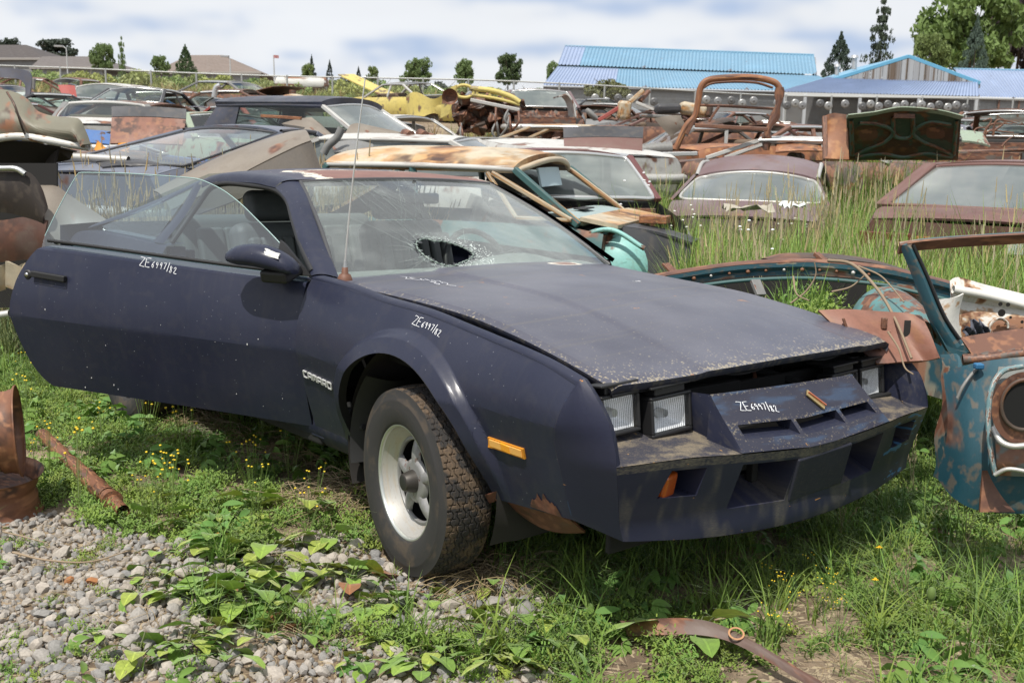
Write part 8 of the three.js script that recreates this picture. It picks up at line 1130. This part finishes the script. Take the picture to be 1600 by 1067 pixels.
  hook.forEach((x, i) => { const y = x < 1200 ? 152 + 6 * R() + (x - 930) * 0.02 : 161 + (i % 2) * 3.5 + (x - 1220) * 0.012; const c = at(x, y, 57.2); const g = first ? first.clone() : new THREE.Group(); g.name = numbered('hubcap'); if (!first) { first = g; mesh('cover', hub, mats[0], g); mesh('centre_boss', lathe([[0.001, 0.07], [0.035, 0.065], [0.045, 0.04]], 'z', 14), mats[1], g); } else g.children.forEach((m) => { if (m.name === 'cover') m.material = mats[i % 3]; }); g.position.set(...c); g.scale.setScalar(1.15); scene.add(g); tag(g, x < 1200 ? 'small round hubcap hung on the fence in front of the blue barn' : 'round silver hubcap hung in the rows under the porch roof of the gable shed', 'hubcap', x < 1200 ? 'hubcaps in front of the barn' : 'hubcaps under the shed porch'); });
}
countOff(scene.children.filter((o) => o.userData.group === 'hubcaps under the shed porch'), (n) => n + ' round hubcap from the left in the row under the shed porch'); countOff(scene.children.filter((o) => o.userData.group === 'hubcaps in front of the barn'), (n) => n + ' hubcap from the left on the fence before the blue barn');
function weatherWood(k) { return weatherWood.m ??= new THREE.MeshStandardMaterial({ map: tex(128, 256, (u, v) => { const s = fbm(u * 20, v * 2, 1321, 4), n = fbm(u * 5, v * 4, 1323, 3); return mixc(mixc([0.42, 0.43, 0.43], [0.26, 0.26, 0.26], s), [0.13, 0.09, 0.06], smoothstep(n * 0.6 + s * 0.5, 0.56, 0.68)); }, { metres: 3.5 }), roughness: 0.9, side: THREE.DoubleSide }); }
{
  const o = thing('blue_store', 'low building with pale blue roof at the right edge', 'building'), a = at(1490, 108, 74), b = at(1680, 112, 74), c = at(1532, 151, 66), e = at(1690, 155, 66);
  sheeting(o, 'roof_sheet', a, b, c, e, 12, roofLav); mesh('wall', shell(2, 1, (u, v) => { const p = lp(c, e, u); return [p[0], p[1] - 0.1 - 2.4 * v, p[2] - 0.4]; }, 0.15), greyWall, o); mesh('ridge_cap', tube([a, b], 0.1, 2, 6), roofBlue, o); mesh('eave_board', bar([c[0], c[1] - 0.1, c[2]], [e[0], e[1] - 0.1, e[2]], 0.08, 0.14), std([0.55, 0.56, 0.56], 0.6), o);
  for (const t of [0.2, 0.4, 0.6]) { const p = lp(c, e, t); mesh('porch_post', box(p[0], p[1] - 1.2, p[2] - 0.1, 0.1, 2.2, 0.1), wm.rust, o); }
}
const hip = (name, label, x0, x1, yr, ye, d, col, inset) => { // far houses with shingle roofs
  const o = thing(name, label, 'building'), A0 = at(x0 + inset, yr, d + 5), A1 = at(x1 - inset, yr, d + 5), B0 = at(x0, ye, d), B1 = at(x1, ye, d), K0 = [A0[0] - 4, B0[1], A0[2] - 8], K1 = [A1[0] + 4, B1[1], A1[2] - 8], m = weathered(1330 + (x0 | 0) % 7, col, { rust: 0, fade: col.map((v) => v * 1.4), metres: 3, rough: 0.95, size: 96 });
  mesh('roof', [grid(8, 4, (u, v) => lp(lp(A0, A1, u), lp(B0, B1, u), v)), grid(4, 4, (u, v) => lp(lp(A0, A0, u), lp(B0, K0, u), v)), grid(4, 4, (u, v) => lp(lp(A1, A1, u), lp(B1, K1, u), v)), grid(8, 4, (u, v) => lp(lp(A0, A1, u), lp(K0, K1, u), v))], m, o);
  mesh('wall', [shell(2, 1, (u, v) => { const p = lp(B0, B1, 0.03 + 0.94 * u); return [p[0], p[1] - 0.1 - 3 * v, p[2] - 0.5]; }, 0.2)], greyWall, o); mesh('eave', bar(B0, B1, 0.12, 0.2), std([0.3, 0.28, 0.26], 0.8), o);
  for (let k = 0; k < 3; k++) { const p = lp(B0, B1, 0.2 + 0.3 * k); mesh('window', box(p[0], p[1] - 1.2, p[2] - 0.4, 1.2, 0.9, 0.06), std([0.03, 0.035, 0.04], 0.2), o); }
};
hip('brown_house', 'house with dark brown shingle roof at the far left', -90, 70, 70, 92, 98, [0.055, 0.045, 0.042], 30);
hip('brown_house', 'lower brown-grey roof stretching right of the dark house', 45, 165, 88, 106, 92, [0.11, 0.095, 0.088], 20);
hip('brown_house', 'broad tan-brown hip roof beyond the fence left of the lamp post', 235, 408, 86, 114, 95, [0.16, 0.125, 0.105], 60);
for (const [x, y0, y1, arm, lab] of [[105, 76, 112, -14, 'thin grey street lamp by the brown roofs'], [360, 92, 112, -9, 'thin grey lamp post right of the tan-brown roof'], [429, 86, 120, 0, 'thin flagpole far off above the white tank']]) { const a = at(x, y1, 80), b = at(x - (y1 - y0) * 0.06, y0, 80), o = thing(arm ? 'street_lamp' : 'flagpole', lab, arm ? 'street lamp' : 'flagpole'); mesh('pole', cyl([a[0], a[1] - 2.5, a[2]], b, 0.07, 0.04, 8), std([0.45, 0.46, 0.46], 0.5), o); if (arm) { mesh('arm', tube([b, at(x + arm * 0.6, y0 - 4, 80), at(x + arm, y0 - 4.5, 80)], 0.04, 8, 5), std([0.45, 0.46, 0.46], 0.5), o); const c = at(x + arm, y0 - 4, 80); mesh('lamp_head', box(c[0], c[1], c[2], 0.6, 0.12, 0.25), std([0.3, 0.3, 0.3], 0.5), o); } else mesh('flag', shell(6, 3, (u, v) => { const p = [b[0] + 0.38 * u, b[1] - 0.22 * v, b[2] + 0.05 * Math.sin(u * 6)]; return p; }, 0.02), std([0.42, 0.2, 0.2], 0.8), o); }
// trees: tapered trunk with limbs and a crown of many small leaf sprays in clumps
const bark = weathered(1341, [0.09, 0.07, 0.05], { rust: 0, fade: [0.14, 0.12, 0.09], metres: 1, rough: 0.95, size: 96 });
const leafM = {}; const foliage = (c) => leafM[c.join()] ??= plainLeaf(c, 0.3);
function crownGeo(seed, n, shape, leafS, clumps) { // shape(R) -> clump centre and radius inside a unit crown
  const R = rng(seed), pos = [], C = Array.from({ length: clumps }, () => shape(R));
  for (let i = 0; i < n; i++) {
    const c = C[R() * clumps | 0]; let x, y, z; do { x = R() * 2 - 1; y = R() * 2 - 1; z = R() * 2 - 1; } while (x * x + y * y + z * z > 1); const l = Math.pow(Math.hypot(x, y, z), -0.35);
    x = c[0] + x * l * c[3]; y = c[1] + y * l * c[3] * 0.75; z = c[2] + z * l * c[3];
    const s = leafS * (0.6 + 0.8 * R()), a = new THREE.Vector3(R() - 0.5, R() - 0.5, R() - 0.5).normalize().multiplyScalar(s), b = new THREE.Vector3(R() - 0.5, R() - 0.5, R() - 0.5).normalize().multiplyScalar(s * 0.7);
    pos.push(x - a.x, y - a.y, z - a.z, x + b.x, y + b.y, z + b.z, x + a.x, y + a.y, z + a.z, x - a.x, y - a.y, z - a.z, x + a.x, y + a.y, z + a.z, x - b.x, y - b.y, z - b.z);
  }
  const g = new THREE.BufferGeometry(); g.setAttribute('position', new THREE.Float32BufferAttribute(pos, 3)); g.computeVertexNormals(); return g;
}
const roundCrown = (R) => { const a = R() * 6.28, r = Math.sqrt(R()) * (0.62 + 0.30 * Math.sin(a * 2.3 + 1) * R()), y = 0.12 + 0.75 * R(), k = Math.sqrt(Math.max(0.06, 1 - Math.pow((y - 0.42) / 0.62, 2))); return [Math.cos(a) * r * k, y, Math.sin(a) * r * k * 0.9, 0.07 + 0.15 * R() * R() + 0.04]; };
const openCrown = (R) => { const a = R() * 6.28, r = Math.sqrt(R()) * 0.9, y = 0.1 + 0.85 * R(), k = Math.sqrt(Math.max(0.05, 1 - Math.pow((y - 0.45) / 0.65, 2))); return [Math.cos(a) * r * k, y, Math.sin(a) * r * k, 0.09 + 0.12 * R()]; };
const coneCrown = (R) => { const y = 0.05 + 0.92 * Math.pow(R(), 0.9), tier = Math.round(y * 11) / 11, a = R() * 6.28, r = (1 - tier) * (0.45 + 0.55 * R()); return [Math.cos(a) * r, tier - 0.05 * r, Math.sin(a) * r, 0.05 + 0.06 * (1 - tier)]; };
const protoC = { round: [1, 2, 3].map((s) => crownGeo(1400 + s, 5600, roundCrown, 0.050, 60)), open: [1, 2].map((s) => crownGeo(1410 + s, 9000, openCrown, 0.048, 90)), fir: [crownGeo(1425, 2600, (R) => { const y = 0.10 + 0.88 * R(), t = Math.round(y * 9) / 9, b = Math.floor(R() * 5) * 1.2566 + t * 7, r = (1.05 - 0.85 * t) * (0.1 + 0.9 * R()) * (0.7 + 0.3 * Math.sin(t * 23)); return [Math.cos(b) * r, t - 0.10 * r + 0.01, Math.sin(b) * r, 0.045 + 0.04 * (1 - t)]; }, 0.034, 190)], cone: [1, 2].map((s) => crownGeo(1420 + s, 6500, coneCrown, 0.034, 170)), bush: [1, 2, 3].map((s) => crownGeo(1430 + s, 4800, (R) => { const a = R() * 6.28, r = Math.sqrt(R()) * 0.85, y = 0.75 * R() * (1 - 0.5 * r); return [Math.cos(a) * r, y, Math.sin(a) * r, 0.16 + 0.12 * R()]; }, 0.065, 46)) };
let treeN = 0;
function tree(name, label, px, top, base, wpx, d, kind, col, group) { // top and base pixel rows of the crown, width in pixels
  const b = at(px, base, d), t = at(px, top, d), H = t[1] - b[1], w = wpx * d / P2 / 2, gy = Math.min(terrain(b[0], b[2]), b[1] - 0.3), o = thing(name, label, kind === 'bush' ? 'shrub' : 'tree', [b[0], gy, b[2]], treeN * 1.7, group), set = protoC[kind], y0 = b[1] - gy; treeN++;
  const c = mesh('crown', set[treeN % set.length], foliage(col), o); c.scale.set(w, H, w); c.position.y = y0;
  const tr = w * (kind === 'bush' ? 0.05 : kind === 'cone' ? 0.07 : kind === 'fir' ? 0.035 : 0.08), R = rng(1500 + treeN), g = [tube([[0, -0.2, 0], [0.02 * w, y0 * 0.6, 0], [0, y0 + H * (kind === 'cone' || kind === 'fir' ? 0.97 : 0.6), 0.02 * w]], (k) => tr * (1 - 0.8 * k), 14, 7)];
  if (kind !== 'cone' && kind !== 'fir') for (let k = 0; k < 6; k++) { const a = R() * 6.28, h = y0 + H * (0.05 + 0.25 * R()), e = y0 + H * (0.5 + 0.4 * R()); g.push(tube([[0, h, 0], [Math.cos(a) * w * 0.3, lerp(h, e, 0.6), Math.sin(a) * w * 0.3], [Math.cos(a) * w * 0.6, e, Math.sin(a) * w * 0.6]], (q) => tr * 0.4 * (1 - 0.8 * q), 8, 5)); }
  mesh(kind === 'bush' ? 'stem' : 'trunk', merge(g), bark, o); return o;
}
const DKG = [0.075, 0.125, 0.045], MDG = [0.15, 0.22, 0.065], YLG = [0.17, 0.23, 0.06], BLG = [0.075, 0.12, 0.085], BRD = [0.06, 0.042, 0.042];
tree('round_tree', 'round green tree, leftmost of the three in a row left of the blue barn', 650, 88, 130, 58, 100, 'round', MDG);
tree('round_tree', 'rounded middle tree of the three in a row left of the blue barn', 726, 92, 132, 50, 104, 'round', MDG);
tree('round_tree', 'tallest of the three green trees left of the blue barn', 794, 83, 134, 54, 98, 'round', [0.07, 0.115, 0.03]);
tree('round_tree', 'green tree half hidden by the left end of the blue barn', 862, 94, 134, 30, 100, 'round', MDG);
tree('broadleaf_tree', 'big bright green tree behind the right end of the sheds', 1512, -22, 120, 165, 108, 'open', [0.15, 0.23, 0.05]);
tree('broadleaf_tree', 'dark reddish tree at the top right corner', 1590, -60, 112, 95, 112, 'open', BRD);
tree('broadleaf_tree', 'yellow-green bushy tree low behind the right roofs', 1452, 56, 118, 60, 100, 'open', YLG);
tree('spruce_tree', 'blue-green spruce standing before the bright tree at the right', 1520, 28, 125, 60, 96, 'cone', BLG);
tree('fir_tree', 'tall thin fir with sparse drooping branches above the gable shed', 1372, 2, 125, 84, 104, 'fir', [0.05, 0.075, 0.04]);
tree('pine_tree', 'dense dark pine left of the tall fir', 1310, 52, 125, 66, 98, 'cone', [0.04, 0.07, 0.045]);
tree('small_fir', 'young dark fir before the tan-brown roof', 290, 71, 118, 46, 76, 'cone', [0.06, 0.11, 0.03]);
tree('small_tree', 'small leafy tree left of the young fir above the brush', 250, 88, 118, 30, 80, 'open', MDG);
tree('round_tree', 'small leafy tree at the left against the sky', 160, 70, 112, 40, 78, 'open', MDG);
tree('thin_tree', 'thin young tree rising left of the young fir', 192, 60, 140, 30, 66, 'fir', MDG);
tree('round_tree', 'dark round tree behind the brown house', 90, 60, 100, 100, 125, 'round', [0.035, 0.055, 0.03]);
tree('round_tree', 'small dark tree above the roof at the far left', 12, 57, 92, 44, 125, 'round', [0.035, 0.055, 0.03]);
tree('small_fir', 'little dark fir above the brush right of the white tank', 487, 86, 125, 18, 110, 'cone', [0.04, 0.06, 0.045]);
tree('small_fir', 'small fir right of the little dark one above the brush', 515, 94, 125, 16, 112, 'cone', [0.04, 0.06, 0.045]);
tree('round_tree', 'pale green small tree beside the little dark fir', 480, 98, 128, 30, 92, 'round', YLG);
tree('small_fir', 'small dark fir behind the yellow wreck', 560, 104, 128, 14, 112, 'cone', [0.045, 0.07, 0.05]);
tree('round_tree', 'yellow-green small tree above the yellow wreck', 582, 103, 130, 24, 90, 'round', YLG);
tree('shrub_mound', 'yellow-green overgrown mound before the blue barn', 950, 118, 150, 76, 66, 'bush', [0.16, 0.17, 0.06]);
// brush along the fence at the left, each a shrub
[[5, 92, 150, 92], [48, 96, 148, 80], [95, 104, 150, 84], [142, 96, 150, 70], [180, 104, 155, 70], [222, 98, 152, 84], [262, 104, 156, 70], [305, 102, 152, 74], [345, 106, 158, 76], [385, 108, 158, 70], [424, 112, 160, 66], [465, 116, 162, 72], [508, 112, 160, 70], [548, 114, 158, 64], [592, 118, 158, 62], [632, 120, 160, 60], [680, 122, 160, 64], [730, 124, 162, 66], [780, 126, 164, 66], [830, 128, 166, 60]].forEach(([x, y0, y1, w], i) => tree('brush_shrub', ['pale flowering', 'leafy green', 'tangled bramble', 'yellow-green', 'dense dark'][i % 5] + ' shrub behind the fence ' + ['at the far left edge', 'under the dark brown house', 'below the left street lamp', 'right of the left street lamp', 'by the thin young tree', 'left of the small leafy tree', 'at the foot of the small leafy tree', 'below the young dark fir', 'below the tan-brown roof', 'right of the tan-brown roof', 'left of the white tank', 'behind the white tank', 'right of the white tank', 'above the sprung yellow panel', 'left of the yellow roof', 'below the leftmost round tree', 'between the first two round trees', 'below the middle round tree', 'below the tallest round tree', 'at the left foot of the blue barn'][i], x, y0, y1, w * 1.15, 63 + (i * 7 % 5) * 1.6, 'bush', [[0.32, 0.36, 0.12], [0.23, 0.32, 0.08], [0.27, 0.32, 0.10], [0.35, 0.38, 0.10], [0.18, 0.27, 0.07]][i % 5], 'brush along the back fence'));
// far tree line along the horizon
[[-60, 100, 40], [400, 105, 90], [450, 110, 80], [540, 114, 90], [610, 117, 90], [690, 119, 80], [1150, 120, 300]].forEach(([x, y, w], i) => tree('distant_tree', ['at the far left', 'right of the tan-brown roof', 'above the white tank', 'left of the yellow wreck', 'above the yellow wreck', 'between the round trees', 'behind the blue barn'][i] + ' low dark tree clump on the horizon', x, y, y + 40, w, 190, 'bush', [0.06, 0.085, 0.05], 'tree clumps on the horizon'));
renderer.render(scene, camera);
